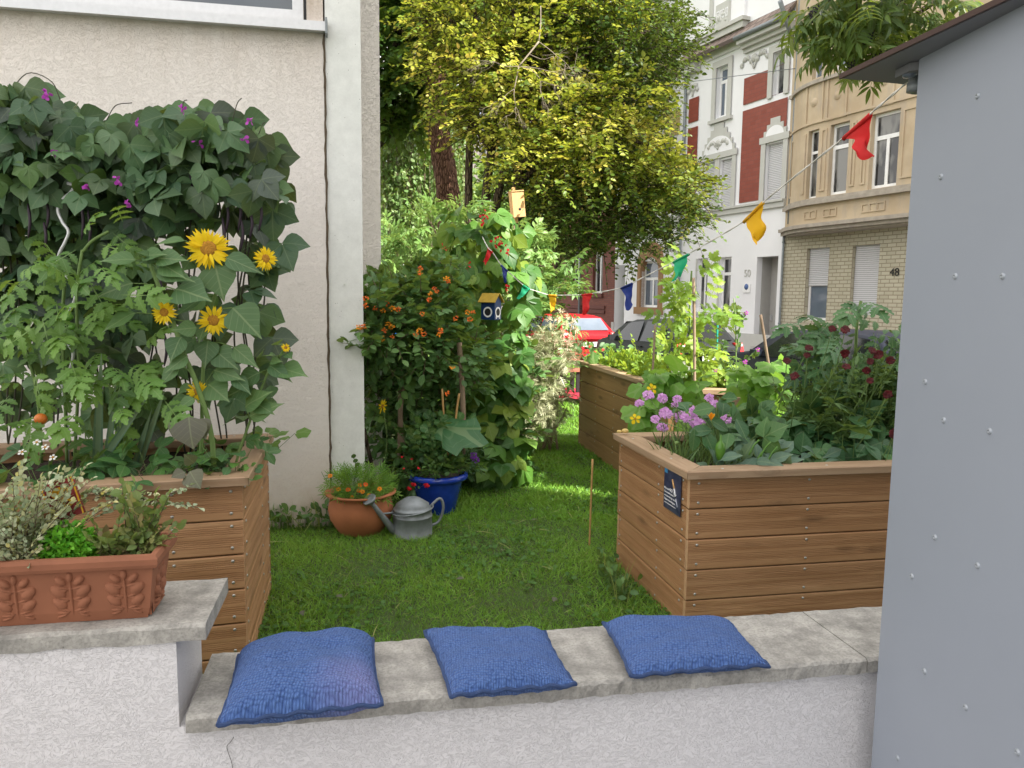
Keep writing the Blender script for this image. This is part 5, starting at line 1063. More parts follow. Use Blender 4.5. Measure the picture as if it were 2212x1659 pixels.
for f_, N_, a0 in ((GF, BX, 0.), (SF, -BY, 0.)):
    T_ = BY if f_ is GF else BX
    mb = MB(); V = []; F = []
    for k in range(32):
        q = 2 * math.pi * k / 32
        for rr in (.036, .052): V.append(f_(rr * math.cos(q), -.035 + rr * math.sin(q), .0025))
    F = [(2 * k, 2 * k + 1, 2 * ((k + 1) % 32) + 1, 2 * ((k + 1) % 32)) for k in range(32)]; mb.add(V, F); mb.build('ring', M['white'], bh)
    mb = MB(); lathe(mb, [(.034, 0), (.0, 0)], f_(0, -.035, .0015), 24, 0, N_); mb.build('hole', M['black'], bh)
mb = MB()
for a in (-.032, .032):
    for k in range(3): prism(mb, [GF(a - .012 + .002 * k, -.105 + .014 * k + .006, .002), GF(a + .012 - .002 * k, -.105 + .014 * k + .006, .002), GF(a, -.085 + .014 * k + .006, .002)], BX * .001)
mb.build('tree_decal', M['white'], bh)
mb = MB(); sl_ = nrm(V3(0, 0, 0) + BY * .66 - UP * .75)
for sg in (1, -1):
    dn = nrm(BY * sg * .70 - UP * .72); up_ = nrm(np.cross(dn, BX) * sg); up_ = up_ if up_[2] > 0 else -up_
    for k in range(6): 
        a0 = -.10 + .2 * k / 6; prism(mb, [cc + UP * .145 + BX * a0 + up_ * .002, cc + UP * .145 + BX * (a0 + .032) + up_ * .002, cc + UP * .145 + BX * (a0 + .032) + dn * .125 + up_ * .002, cc + UP * .145 + BX * a0 + dn * .125 + up_ * .002], up_ * .008)
mb.build('roof', plain('yellow_boards', (.42, .28, .035), .7, var=.35, scale=30), bh)
mb = MB(); tube(mb, [cc + BY * .05, cc + V3(-.05, .5, .02)], .012, 8); mb.build('bracket', M['stick'], bh); bh.scale = (.82, .82, .82)
# ------------------------------------------------------------------ squash fruit lying on the rail corner
mb = MB(); q = atZ(1350, 935, .812); ellipsoid(mb, q + UP * .012, V3(1, 0, 0), V3(0, 1, 0), UP, .022, .016, .014); ellipsoid(mb, q + V3(-.035, -.005, .008), V3(1, 0, 0), V3(0, 1, 0), UP, .016, .011, .010); tag(mb.build('gourd', plain('gourd_yellow', (.58, .42, .14), .5)), 'small shrivelled yellow gourd left on the rail of the sign bed', 'gourd')
# ------------------------------------------------------------------ leaf shapes
T_bean = leafT((0, .30, .43, .42, .32, .15, 0), .2, -.22); T_sun = leafT((0, .30, .40, .39, .30, .17, .06, 0), .18, -.25, .015)
T_oval = leafT((0, .22, .30, .24, 0), .25, -.15); T_small = leafT((0, .34, .30, 0), .3, -.1); T_lance = leafT((0, .11, .13, .08, 0), .3, -.25)
T_sunp = leafT((0, .10, .135, .115, .06, 0), .2, -.18); T_nar = leafT((0, .06, .06, 0), .3, -.2); T_tree = leafT((0, .30, .26, 0), .35, -.12); T_pet = leafT((0, .12, .15, .12, 0), .15, -.12); T_rpet = leafT((0, .2, .36, .34, 0), .1, -.2)
T_lob = leafT((0, .10, .26, .15, .30, .17, .27, .12, .14, 0), .2, -.25); T_kale = leafT((0, .06, .10, .20, .22, .20, .10, 0), .35, -.4)
T_squash = lobeT(); T_cuc = lobeT(18, 5, .10, .35); T_round = lobeT(12, 3, .02, .2, .3)
T_tri = mergeT([(T_bean, .62, 0, (0, .38, 0), -.1), (T_bean, .56, 1.25, (0, .34, 0), -.2), (T_bean, .56, -1.25, (0, .34, 0), -.2)])
T_tom = mergeT([(T_lob, .42, 0, (0, .62, -.05), -.25)] + [(T_lob, s, sg * a, (0, y, 0), -.2) for y, s, a in ((.60, .34, .75), (.38, .36, 1.05), (.18, .26, 1.25)) for sg in (1, -1)] + [(leafT((0, .02, .02, 0), 0, 0), .65, 0, (0, 0, 0), 0)])
T_straw = mergeT([(T_oval, .55, 0, (0, .40, 0), 0), (T_oval, .52, 1.3, (0, .38, 0), -.1), (T_oval, .52, -1.3, (0, .38, 0), -.1), (leafT((0, .015, .015, 0), 0, 0), .42, 0, (0, 0, 0), 0)])
T_feath = mergeT([(T_nar, .5, 0, (0, .5, 0), 0)] + [(T_nar, s, sg * .8, (0, y, 0), -.1) for y, s in ((.55, .38), (.38, .42), (.2, .36), (.05, .25)) for sg in (1, -1)] + [(leafT((0, .02, .02, 0), 0, 0), .6, 0, (0, 0, 0), 0)])
T_pinn = mergeT([(T_lance, .36, 0, (0, .66, -.06), -.3)] + [(T_lance, .34, sg * 1.0, (0, y, -.05 * y), -.35) for y in (.64, .48, .32, .16) for sg in (1, -1)] + [(leafT((0, .012, .012, 0), 0, -.1), .7, 0, (0, 0, 0), 0)])
T_el = leafT((0, .15, .20, .13, 0), .3, -.3)
T_elder = mergeT([(T_el, .44, 0, (0, .56, 0), -.2)] + [(T_el, .40, sg * .95, (0, y, 0), -.2) for y in (.5, .24) for sg in (1, -1)] + [(leafT((0, .015, .015, 0), 0, 0), .6, 0, (0, 0, 0), 0)])
T_thist = mergeT([(T_nar, 1., 0, (0, 0, 0), 0)] + [(T_nar, s, sg * .9, (0, y, 0), .2 * sg) for y, s in ((.7, .28), (.5, .38), (.3, .42), (.12, .3)) for sg in (1, -1)])
def cat(*a): return np.concatenate(a)
def pxs(pts, Y): return np.array([atY(x, y, (Y if np.isscalar(Y) else Y[i])) for i, (x, y) in enumerate(pts)])
def stemmed(mb, P, B, r0=.003, r1=.0015, mat=1, sag=0.): twigs(mb, B, P, r0, r1, mat, sag)
def daisy(root, c, N_, R, petal, T=T_pet, npet=18, rows=2, disc=.32, dmat='disc', part='flower', cup=.15, label=None, dome=.35):
    N_ = nrm(N_); X = nrm(np.cross(N_, V3(.2, .1, 1))); Yv = np.cross(N_, X); mb = MB()
    for k in range(rows):
        a = np.arange(npet) * 2 * math.pi / npet + k * math.pi / npet + rng.normal(size=npet) * .09; D = X * np.cos(a)[:, None] + Yv * np.sin(a)[:, None]
        D = D + N_ * (cup + .18 * k) + rng.normal(size=(npet, 3)) * .09; leaves(mb, T, np.array(c) + nrm(D) * R * disc * .7, D, N_ + rng.normal(size=(npet, 3)) * .15, R * (1 - disc * .6) * (1 - .12 * k) * (1 + rng.uniform(-.14, .1, npet)), 0)
    if dmat: lathe(mb, [(R * disc, .0), (R * disc * .95, R * disc * dome * .6), (R * disc * .6, R * disc * dome), (0, R * disc * dome * .8)], np.array(c) + N_ * .001, 14, 1, N_)
    mb.arr(np.array([c] * 3), np.array([[0, 1, 2]]), 0) if False else None
    o = mb.build(part, [M[petal], M[dmat] if dmat else M[petal]], root)
    if label: o['label'] = label
    return o
def pom(root, c, N_, R, petal, n=40, flat=.6, part='flower', T=T_rpet):
    """rounded head of many small florets"""
    N_ = nrm(N_); X = nrm(np.cross(N_, V3(.2, .1, 1))); Yv = np.cross(N_, X); mb = MB(); u = np.sqrt(rng.random(n)); a = rng.random(n) * 6.283
    rad = X * np.cos(a)[:, None] + Yv * np.sin(a)[:, None]; P = np.array(c) + rad * (u * R * .72)[:, None] + N_ * (R * flat * np.sqrt(1 - .9 * u * u))[:, None]
    leaves(mb, T, P - rad * R * .12, rad * (.5 + u)[:, None] + rng.normal(size=(n, 3)) * .35, N_ + rad * (.7 * u)[:, None] + rng.normal(size=(n, 3)) * .3, R * .40 * (1 + rng.uniform(-.25, .25, n)), 0)
    return mb.build(part, M[petal], root)
def plant(name, label, base, cat_='plant', group=None): return thing(name, base, label, cat_, group)
def fol(root, mb, mats, name='foliage'): return mb.build(name, [M[q] for q in mats], root)
def view(P): return nrm(CAM - np.asarray(P))
# ------------------------------------------------------------------ grass
def in_poly(P, poly):
    x, y = P[:, 0], P[:, 1]; c = np.zeros(len(P), bool); n = len(poly)
    for i in range(n):
        a, b = poly[i], poly[(i + 1) % n]
        cond = ((a[1] > y) != (b[1] > y)); xi = (b[0] - a[0]) * (y - a[1]) / ((b[1] - a[1]) or 1e-9) + a[0]; c ^= cond & (x < xi)
    return c
T_blade = leafT((.035, .04, .028, 0), 0., -.35)
mb = MB()
def lawn_patch(n, x0, x1, y0, y1, h0, h1, wid):
    P = np.stack([rng.uniform(x0, x1, n), rng.uniform(y0, y1, n), np.zeros(n)], 1); P = P[in_poly(P, LAWN)]
    P = P[(P[:, 0] + 4.4) * .189 + 0 < 99]; q = P - HB; P = P[~((q @ G2 > -.0) & (q @ G1 < aP1))]
    n = len(P); f = np.sin(P[:, 0] * 5.1 + 1.3 * np.sin(P[:, 1] * 3.7)) * np.sin(P[:, 1] * 4.3 + P[:, 0] * 2) * .5 + .5
    D = rng.normal(size=(n, 3)) * .62; D[:, 2] = .8; hgt = rng.uniform(h0, h1, n) * (.6 + .7 * f)
    dry = rng.random(n) < .035; r = np.where(dry, .95, np.clip(.15 + .35 * f + .3 * rng.random(n), 0, .72)); D[dry, 2] = .25
    N_ = rng.normal(size=(n, 3)); N_[:, 2] = .2; leaves(mb, T_blade, P, D, N_, hgt, 0, r, wid)
lawn_patch(95000, -1.9, 1.3, 2.4, 5.6, .016, .052, 1.0); lawn_patch(55000, -1.2, 1.5, 5.4, 9.2, .025, .065, 1.6); lawn_patch(26000, -1.5, 4.2, 9., 14.5, .05, .10, 2.2); lawn_patch(22000, -8, 3., 14, 26, .08, .16, 3.2)
n = 9500; P = np.stack([rng.uniform(-1.7, 1.2, n), rng.uniform(2.6, 7.8, n), rng.uniform(.012, .035, n)], 1); f = np.sin(P[:, 0] * 3.3 + 2) * np.sin(P[:, 1] * 2.9 + .5); q = P - HB; P = P[(f + rng.normal(size=n) * .35 > .15) & ~((q @ G2 > 0) & (q @ G1 < aP1))]; n = len(P)
leaves(mb, T_round, P, rdir(n, 0, .2), UP + rng.normal(size=(n, 3)) * .35, rng.uniform(.014, .034, n), 1)
n = 260; P = np.stack([rng.uniform(-1.7, 1.0, n), rng.uniform(2.7, 7.5, n), rng.uniform(.02, .045, n)], 1); q = P - HB; P = P[~((q @ G2 > 0) & (q @ G1 < aP1))]; n = len(P); D = rng.normal(size=(n, 3)); D[:, 2] *= .12; leaves(mb, T_blade, P, D, UP + rng.normal(size=(n, 3)) * .3, rng.uniform(.06, .16, n), 0, .97, .35)
tag(mb.build('grass', [M['l_grass'], M['l_clover']], org=(0, 5, 0)), kind='stuff')
for k, (x, y) in enumerate(((1085, 1190), (1290, 1362), (740, 1290), (985, 1250), (1160, 1120), (655, 1330), (1200, 1290))):
    mb = MB(); c = atZ(x, y, .035 if y < 1340 else .04); leaves(mb, T_oval, c, V3(rng.normal(), rng.normal(), .1), V3(rng.normal() * .3, -.2, 1), .05); tag(mb.build('fallen_leaf', M['l_wilt']), 'small withered brown leaf lying on the lawn ' + ('before the watering can', 'behind the middle cushion', 'in front of the knotty bed corner', 'in the middle of the grass', 'near the bean tower', 'just behind the plump cushion', 'between bamboo cane and middle cushion')[k], 'leaf', 'withered leaves on the lawn')
# longer weeds along the wall foot and against the beds
def weeds(label, P, n, h, T, mats, size, spread):
    root = plant('weed', label, P.mean(0) * V3(1, 1, 0), 'weed'); mb = MB(); i = rng.integers(0, len(P), n); O = P[i] + rng.normal(size=(n, 3)) * V3(spread, spread, 0)
    O[:, 2] = rng.uniform(0, h, n); leaves(mb, T, O, rdir(n, .5), UP * .4 + rng.normal(size=(n, 3)) * .6 + V3(0, -.4, 0), size * rng.uniform(.6, 1.3, n)); B = O * V3(1, 1, 0); twigs(mb, B, O, .0015, .001, 1); fol(root, mb, mats)
    mb2 = MB(); k = n // 5; B = P[rng.integers(0, len(P), k)] + rng.normal(size=(k, 3)) * V3(spread, spread, 0); B[:, 2] = 0; d = rng.normal(size=(k, 3)) * .3; d[:, 2] = 1; leaves(mb2, T_blade, B, d, rng.normal(size=(k, 3)), h * rng.uniform(.8, 1.8, k), 0, .9, .3); mb2.build('dry_stalk', M['l_grass'], root); return root
wl = np.array([hw(-.42 + .5 * t, -.06) for t in np.linspace(0, 1, 10)]); weeds('straggling weeds and dry grass along the foot of the house wall', wl, 130, .16, T_oval, ('l_lantana', 'stem'), .05, .03)
wl = np.array([atZ(1322 + 40 * t, 1235 + 75 * t, 0) for t in np.linspace(0, 1, 8)]); weeds('small weeds growing against the shaded side of the sign bed', wl - V3(.05, 0, 0), 90, .14, T_oval, ('l_lantana', 'stem'), .045, .03)
# ------------------------------------------------------------------ climbing beans against the house
top_x = [0, 60, 120, 200, 330, 430, 480, 550, 590, 612, 622]; top_y = [165, 180, 212, 248, 232, 222, 235, 270, 330, 430, 560]
bean = plant('climbing_bean', 'tall mass of purple podded climbing beans with dark leaves against the house wall', V3(-1.9, 3.75, .77), 'climbing plant')
mb = MB()
def bean_leaves(n, xr, yr, Yr, sz, dens=lambda x, y: True):
    P = []; 
    while len(P) < n:
        x, y = rng.uniform(*xr), rng.uniform(*yr)
        if y < np.interp(x, top_x, top_y) + 12 or not dens(x, y): continue
        P.append(atY(x, y, rng.uniform(*Yr)))
    P = np.array(P); n = len(P); D = V3(0, -.3, -.75) + rng.normal(size=(n, 3)) * .5; N_ = V3(.05, -.65, .72) + rng.normal(size=(n, 3)) * .42
    s = sz * rng.uniform(.7, 1.2, n); leaves(mb, T_tri, P - nrm(D) * (s * .4)[:, None], D, N_, s, 0); return P
bean_leaves(275, (-150, 600), (165, 430), (3.35, 3.65), .178, lambda x, y: rng.random() < (1 if y < 400 else .5))
bean_leaves(350, (-150, 615), (180, 600), (3.6, 3.95), .185, lambda x, y: rng.random() < (1. if y < 480 else .65))
bean_leaves(300, (-150, 320), (330, 720), (3.6, 3.95), .185); bean_leaves(70, (170, 590), (560, 900), (3.5, 3.9), .20); bean_leaves(30, (-30, 200), (680, 900), (3.6, 3.9), .20); bean_leaves(26, (230, 330), (700, 930), (3.5, 3.9), .17)
sh = pxs([(505, 225), (395, 222), (30, 165), (575, 300), (590, 420), (600, 500), (560, 640), (575, 700), (470, 640), (60, 172), (150, 222), (215, 232), (265, 236), (330, 218), (355, 228), (440, 212), (478, 224), (545, 262), (570, 268)], 3.55); n = len(sh)
leaves(mb, T_tri, sh, V3(.25, -.15, -.7) + rng.normal(size=(n, 3)) * .15, V3(0, -.9, .35) + rng.normal(size=(n, 3)) * .12, .22, 0)
fol(bean, mb, ('l_bean',))
for pts in ([(20, 200), (60, 158), (110, 175), (130, 215)], [(390, 260), (396, 222), (404, 216)], [(500, 270), (512, 225), (522, 212)], [(555, 300), (568, 268), (574, 266)], [(230, 260), (250, 228), (285, 222)]): mb = MB(); tube(mb, spline(pxs(pts, 3.5), 14), .0022, 5); mb.build('tendril', M['stem_dark'], bean)
for k, x in enumerate((20, 75, 130, 205, 275, 330, 395, 470, 520, 550)):
    mb = MB(); Yb = 3.72 + .16 * (k % 2)
    for j in range(2 if k % 2 else 3):
        ph = rng.random() * 6; pts = [atY(x + 14 * math.sin(q * 9 + ph) + 8 * j, 985 - q * (985 - np.interp(x, top_x, top_y) - 60), Yb + .04 * math.sin(q * 7 + ph)) for q in np.linspace(0, 1, 22)]; tube(mb, pts, .0045, 5)
    mb.build('stem', M['stem_dark'], bean)
for x, y in ((515, 410), (520, 470), (540, 455), (488, 430), (175, 440), (190, 455), (100, 430), (60, 440), (410, 370), (345, 600), (355, 720), (480, 470), (95, 480), (265, 520), (560, 430)):
    mb = MB(); a = atY(x, y, 3.45); ln = rng.uniform(.12, .19); tube(mb, spline([a, a + V3(.012, -.01, -ln * .5), a + V3(-.006, 0, -ln)], 8), [.003, .006, .0065, .0065, .0065, .006, .005, .002], 6); mb.build('pod', M['pod'], bean)
for x, y in ((395, 237), (535, 260), (118, 330), (250, 388), (273, 440), (95, 205), (100, 200), (298, 262), (190, 400), (424, 310), (528, 300)):
    mb = MB(); c = atY(x, y, 3.36); leaves(mb, T_rpet, np.repeat(c[None], 6, 0) + rng.normal(size=(6, 3)) * .006, rdir(6), rdir(6), .022); mb.build('flower', M['p_magenta'], bean)
# ------------------------------------------------------------------ sunflowers
def sunflower(label, Y, stem, lv, heads, r=.010, extra=0):
    root = plant('sunflower', label, atY(*stem[-1], Y), 'sunflower', 'sunflowers in the knotty bed'); mb = MB(); tube(mb, spline(pxs(stem, Y), 24), np.linspace(r * .75, r, 24), 8); mb.build('stem', M['stem'], root)
    mb = MB()
    for bx, by, tx, ty, w_ in lv:
        a, b = atY(bx, by, Y - .04), atY(tx, ty, Y - .10); L_n = np.linalg.norm(b - a); leaves(mb, T_sun, a[None], (b - a)[None], V3(0, -.8, .55) + rng.normal(size=(1, 3)) * .15, L_n, 0, None, w_)
        sy = min(range(len(stem)), key=lambda i: abs(stem[i][1] - by - 10)); twigs(mb, atY(*stem[sy], Y)[None], a[None], .004, .003, 1, -.01)
    sp_ = spline(pxs(stem, Y), 40)
    for k in range(extra):
        p = sp_[rng.integers(8, 38)]; d = V3(rng.choice([-1, 1]) * rng.uniform(.5, 1), -.4, rng.uniform(-.5, .2)); d = nrm(d); leaves(mb, T_sun, (p + d * .05)[None], d[None], V3(0, -.7, .7)[None] + rng.normal(size=(1, 3)) * .2, rng.uniform(.09, .15), 0); twigs(mb, p[None], (p + d * .055)[None], .003, .003, 1)
    fol(root, mb, ('l_sunflower', 'stem'))
    for x, y, Rp, nx in heads:
        c = atY(x, y, Y - .06); sn_ = sp_[np.argmin(np.linalg.norm(sp_ - c - V3(0, 0, -.08), axis=1))]; m2_ = MB(); tube(m2_, spline([sn_, (sn_ + c) / 2 + V3(0, .02, .01), c + V3(0, .015, 0)], 8), .006, 6); m2_.build('flower_stalk', M['stem'], root)
        daisy(root, c, view(c) + V3(nx, 0, .15), Rp * Y / FOC, 'p_yellow', T_sunp, npet=21, rows=2, disc=.38, cup=.1)
    return root
sA_ = sunflower('tall sunflower with a closed green bud above its bent thick stem', 3.22, [(325, 570), (345, 625), (372, 690), (395, 760), (418, 812), (445, 890), (458, 950), (462, 1015)],
    [(293, 562, 213, 553, .8), (340, 560, 395, 552, .8), (287, 612, 205, 632, 1.25), (293, 676, 212, 706, .8), (378, 625, 450, 636, 1.2), (350, 572, 395, 592, .9), (340, 580, 410, 600, .7), (425, 708, 372, 712, .9), (392, 728, 360, 778, 1.2), (405, 770, 355, 800, .8), (385, 790, 340, 830, .7), (330, 555, 300, 540, .8), (310, 555, 350, 540, .8), (420, 860, 380, 880, .8)], [(355, 675, 26, -.3)], .012)
mb = MB(); c = atY(322, 560, 3.18); leaves(mb, T_lance, np.repeat(c[None], 26, 0), nrm(rng.normal(size=(26, 3)) * V3(1, 1, .5) + V3(0, -.3, .3)), rdir(26, .5), .05); lathe(mb, [(.028, -.01), (.03, .005), (.015, .018), (0, .02)], c, 12, 0, V3(0, -.4, 1)); mb.build('bud', M['l_sunflower'], sA_)
sunflower('sunflower with the largest open bloom high up and a second bloom below it', 3.32, [(450, 560), (470, 610), (452, 680), (442, 740), (437, 850), (436, 930), (432, 1010)],
    [(465, 572, 480, 645, 1.2), (487, 557, 562, 582, .6), (502, 665, 562, 722, 1.1), (445, 700, 425, 735, 1.1), (450, 735, 440, 790, 1.1), (465, 757, 507, 793, 1.), (462, 800, 520, 815, .7), (505, 815, 540, 845, .7), (400, 520, 333, 518, .5), (450, 830, 490, 860, 1.3), (440, 850, 450, 880, .9), (400, 870, 375, 900, .8), (415, 830, 378, 850, .7), (505, 750, 553, 790, .7)], [(450, 537, 45, 0), (461, 692, 33, -.05), (573, 559, 26, .55), (427, 846, 24, .3)], .009, 8)
sunflower('slender young sunflower with a small unopened bud leaning beyond the corner of its bed', 3.35, [(617, 752), (602, 775), (582, 800), (560, 850), (540, 910), (520, 965), (510, 1000)], [(600, 745, 598, 730, 1.), (565, 770, 563, 750, .9), (582, 790, 628, 817, .7), (598, 770, 585, 760, .8), (585, 780, 603, 778, .6), (552, 870, 587, 890, .9), (540, 900, 600, 868, .7), (530, 880, 575, 840, .9), (620, 765, 628, 770, .8)], [(617, 751, 10, .3)], .006, 4)
# ------------------------------------------------------------------ tomato with pale leaves
tm = plant('tomato_plant', 'light green tomato plant climbing the spiral stake', atY(145, 1000, 3.4), 'tomato plant'); mb = MB()
n = 76; u = rng.random(n); py = 500 + 420 * u; pxx = np.interp(py, [480, 560, 700, 820, 920], [165, 140, 150, 140, 110]) + rng.normal(size=n) * np.interp(py, [480, 560, 700, 920], [40, 75, 88, 95]); P = np.array([atY(max(-20, x), y, Y_) for x, y, Y_ in zip(pxx, py, rng.uniform(3.12, 3.5, n))])
leaves(mb, T_tom, P, nrm((P - atY(145, 700, 3.45)) * V3(1, 1, .2) + V3(0, -.3, -.15) + rng.normal(size=(n, 3)) * .25), V3(0, -.6, .8) + rng.normal(size=(n, 3)) * .35, rng.uniform(.15, .25, n), 0); P2 = pxs([(180, 500), (265, 480), (240, 500), (40, 590), (70, 570), (95, 585)], 3.25); leaves(mb, T_tom, P2, V3(.6, -.3, .1) + rng.normal(size=(6, 3)) * .4, V3(0, -.6, .7), .17, 0)
fol(tm, mb, ('l_tomato',)); mb = MB()
for pts in ([(145, 1010), (140, 850), (135, 700), (140, 600)], [(160, 1010), (170, 800), (165, 640), (178, 540)], [(90, 1000), (80, 850), (40, 700)], [(178, 545), (200, 520), (235, 500)]): tube(mb, spline(pxs(pts, 3.42), 14), .007, 6)
mb.build('stem', M['stem'], tm)
for x, y, rr in ((88, 905, .026), (148, 685, .018), (155, 707, .014)): mb = MB(); ellipsoid(mb, atY(x, y, 3.2), V3(1, 0, 0), V3(0, 1, 0), UP, rr, rr, rr * .92, 14, 9); mb.build('tomato', M['tomato_fruit'] if y > 800 else M['podgreen'], tm)
# low plants of the left bed
def tuft(name, label, C, n, spread, hgt, T, mats, size, ups=.3, faceN=V3(0, -.5, .8), cat_='plant', stem=True, group=None):
    C = np.atleast_2d(C); root = plant(name, label, C.mean(0), cat_, group); mb = MB(); i = rng.integers(0, len(C), n); off = rng.normal(size=(n, 3)) * V3(spread, spread, 0); P = C[i] + off; P[:, 2] += hgt * rng.uniform(.25, 1, n)
    D = nrm(off * V3(1, 1, 0) / max(spread, 1e-3) + V3(0, -.25, ups) + rng.normal(size=(n, 3)) * .35); leaves(mb, T, P, D, faceN + rng.normal(size=(n, 3)) * .35, size * rng.uniform(.65, 1.25, n), 0)
    if stem: twigs(mb, C[i] + off * .3, P, .002, .0015, 1)
    fol(root, mb, mats); return root
bl = lambda u, v, z=.78: np.append(((q0 - dl * 2.0 * (1 - u)) * (1 - v) + (q1 - dl * 2.0 * (1 - u)) * v)[:2], z)
for k, (u, v, lab, s) in enumerate(((.80, .22, 'broad strawberry plant at the front rail, below the sunflower stems', .17), (.60, .20, 'strawberry plant with white blossoms behind the terracotta trough', .17), (.70, .36, 'strawberry plant in the shade between leeks and sunflowers', .15), (.93, .42, 'leafy strawberry plant tucked into the corner of the knotty bed', .12))):
    rt = tuft('strawberry_plant', lab, bl(u, v), 16, .09, .15, T_straw, ('l_straw', 'stem'), s, .1, V3(0, -.45, .85), 'strawberry plant', True, 'strawberry plants in the knotty bed')
    if k == 1:
        for j in range(4): c = bl(u, v) + V3(rng.normal() * .09, -.06, .17 + .02 * j); daisy(rt, c, V3(.1, -.6, .7), .016, 'p_white', T_rpet, 5, 1, .3)
tuft('oregano_plant', 'low bushy herb along the inner front of the knotty bed', np.array([bl(u, .16) for u in (.40, .48, .88, .96)]), 160, .06, .12, T_small, ('l_straw', 'stem'), .045)
rt = plant('leek', 'tall blue-green leek leaves rising between the sunflowers', bl(.72, .45), 'leek'); mb = MB()
for x, y in ((215, 800), (245, 860), (300, 880), (260, 830), (345, 870), (320, 905)): a = bl(.62 + rng.random() * .25, .45); b = atY(x, y, float(a[1]) - .1); leaves(mb, leafT((.03, .035, .03, .02, 0), .5, -.05), a[None], (b - a)[None], V3(.3, -1, .2)[None], np.linalg.norm(b - a) * 1.15, 0)
fol(rt, mb, ('l_kale',))
rt = plant('wilted_bean', 'withered grey-brown bean leaves hanging over the front rail', bl(.83, .15), 'plant'); mb = MB()
for x0_, y0_, x1_, y1_, Y_, w_ in ((408, 900, 412, 968, 3.08, 1.3), (428, 905, 440, 945, 3.1, 1.2), (390, 905, 372, 945, 3.1, 1.0), (410, 1018, 428, 1052, 2.98, 1.2), (400, 1020, 372, 1028, 2.98, 1.), (420, 1000, 400, 985, 3.05, 1.)): a, b = atY(x0_, y0_, Y_), atY(x1_, y1_, Y_ - .05); leaves(mb, T_bean, a[None], (b - a)[None], V3(0, -.9, .4)[None], np.linalg.norm(b - a), 0, None, w_)
for k in range(34): a = bl(.80 + rng.normal() * .05, .2 + rng.normal() * .05, .80); b = a + V3(rng.normal() * .08, rng.normal() * .05, rng.uniform(.0, .08)); twigs(mb, a[None], b[None], .0016, .001, 1, -.02)
fol(rt, mb, ('l_wilt', 'stick'))
tuft('bean_seedling', 'round bright leaves at the rear corner of the knotty bed', bl(.97, .75), 14, .06, .12, T_round, ('l_tomato', 'stem'), .07)
# ------------------------------------------------------------------ herbs in the terracotta trough
def shoots(root, O, D, L, k, size, T, mats, droop=.2, tilt=.5, szj=.3, part='foliage', fan=1., srad=.0018): mb = MB(); sprays(mb, T, O, D, L, k, size, droop, 0, 1, tilt, None, fan, szj, srad); return fol(root, mb, mats, part)
tb = lambda d, z=.905, dep=.07: gw(ua - d, ub + dep, z)
rt = plant('variegated_herb', 'sprawling cream and green variegated herb in the terracotta trough', tb(.6), 'herb')
n = 150; O = np.array([tb(rng.uniform(.27, .50), .90, rng.uniform(.02, .13)) for _ in range(n)]); D = rng.normal(size=(n, 3)) * V3(.4, .3, .3) + V3(.12, -.05, 1.0); shoots(rt, O, D, rng.uniform(.06, .17, n), 18, .016, T_small, ('l_varieg', 'twig'), .15)
n = 46; O = np.array([tb(rng.uniform(.25, .46), .92, rng.uniform(.03, .12)) for _ in range(n)]); D = rng.normal(size=(n, 3)) * V3(.3, .25, .3) + V3(.42, .02, 1.0); shoots(rt, O, D, rng.uniform(.16, .32, n), 26, .017, T_small, ('l_varieg', 'twig'), .15)
for pts in ([(180, 1110), (235, 1085), (290, 1092), (345, 1075), (385, 1058)], [(150, 1120), (190, 1065), (245, 1075), (300, 1068)], [(120, 1150), (160, 1080), (215, 1060), (250, 1068)], [(200, 1080), (250, 1062), (310, 1078), (400, 1090)]):
    P = spline([atY(x, y, 2.12 - .0001 * x) for x, y in pts], 16); D = np.gradient(P, axis=0); shoots(rt, P, D, .045, 5, .017, T_small, ('l_varieg', 'twig'), .1)
n = 110; O = np.array([tb(rng.uniform(.28, .74), .91, rng.uniform(-.01, .05)) for _ in range(n)]); D = rng.normal(size=(n, 3)) * V3(.6, .4, .3) + V3(0, -.2, .5); shoots(rt, O, D, rng.uniform(.04, .08, n), 9, .016, T_small, ('l_varieg', 'twig'))
rt = plant('parsley', 'bright green curly parsley mound in the terracotta trough', tb(.36), 'parsley'); mb = MB(); c = tb(.205, .90, .065); P, d = blob_pts(1500, c, (.078, .06, .085), .75); P[:, 2] = np.abs(P[:, 2] - c[2]) + c[2]
leaves(mb, T_lob, P, nrm(d + rng.normal(size=P.shape) * .7), nrm(d + rng.normal(size=P.shape) * .7), rng.uniform(.012, .024, len(P)), 0); twigs(mb, np.repeat(c[None] - UP * .01, 40, 0) + rng.normal(size=(40, 3)) * V3(.02, .02, 0), P[:40], .0016, .001, 1); fol(rt, mb, ('l_parsley', 'stem'))
rt = plant('oregano_plant', 'yellow-green oregano with reddish shoots at the end of the trough', tb(.14), 'herb'); n = 46; O = np.array([tb(rng.uniform(-.01, .12), .90, rng.uniform(.02, .12)) for _ in range(n)]); D = rng.normal(size=(n, 3)) * V3(.5, .35, .3) + V3(.15, 0, .9); shoots(rt, O, D, rng.uniform(.04, .12, n), 12, .024, T_small, ('l_oreg', 'twig'), .2)
n = 9; O = np.array([tb(rng.uniform(.0, .08), .93, rng.uniform(.04, .12)) for _ in range(n)]); shoots(rt, O, rng.normal(size=(n, 3)) * V3(.25, .2, .2) + V3(.02, 0, 1), rng.uniform(.12, .2, n), 16, .026, T_small, ('l_oreg', 'twig'), .1)
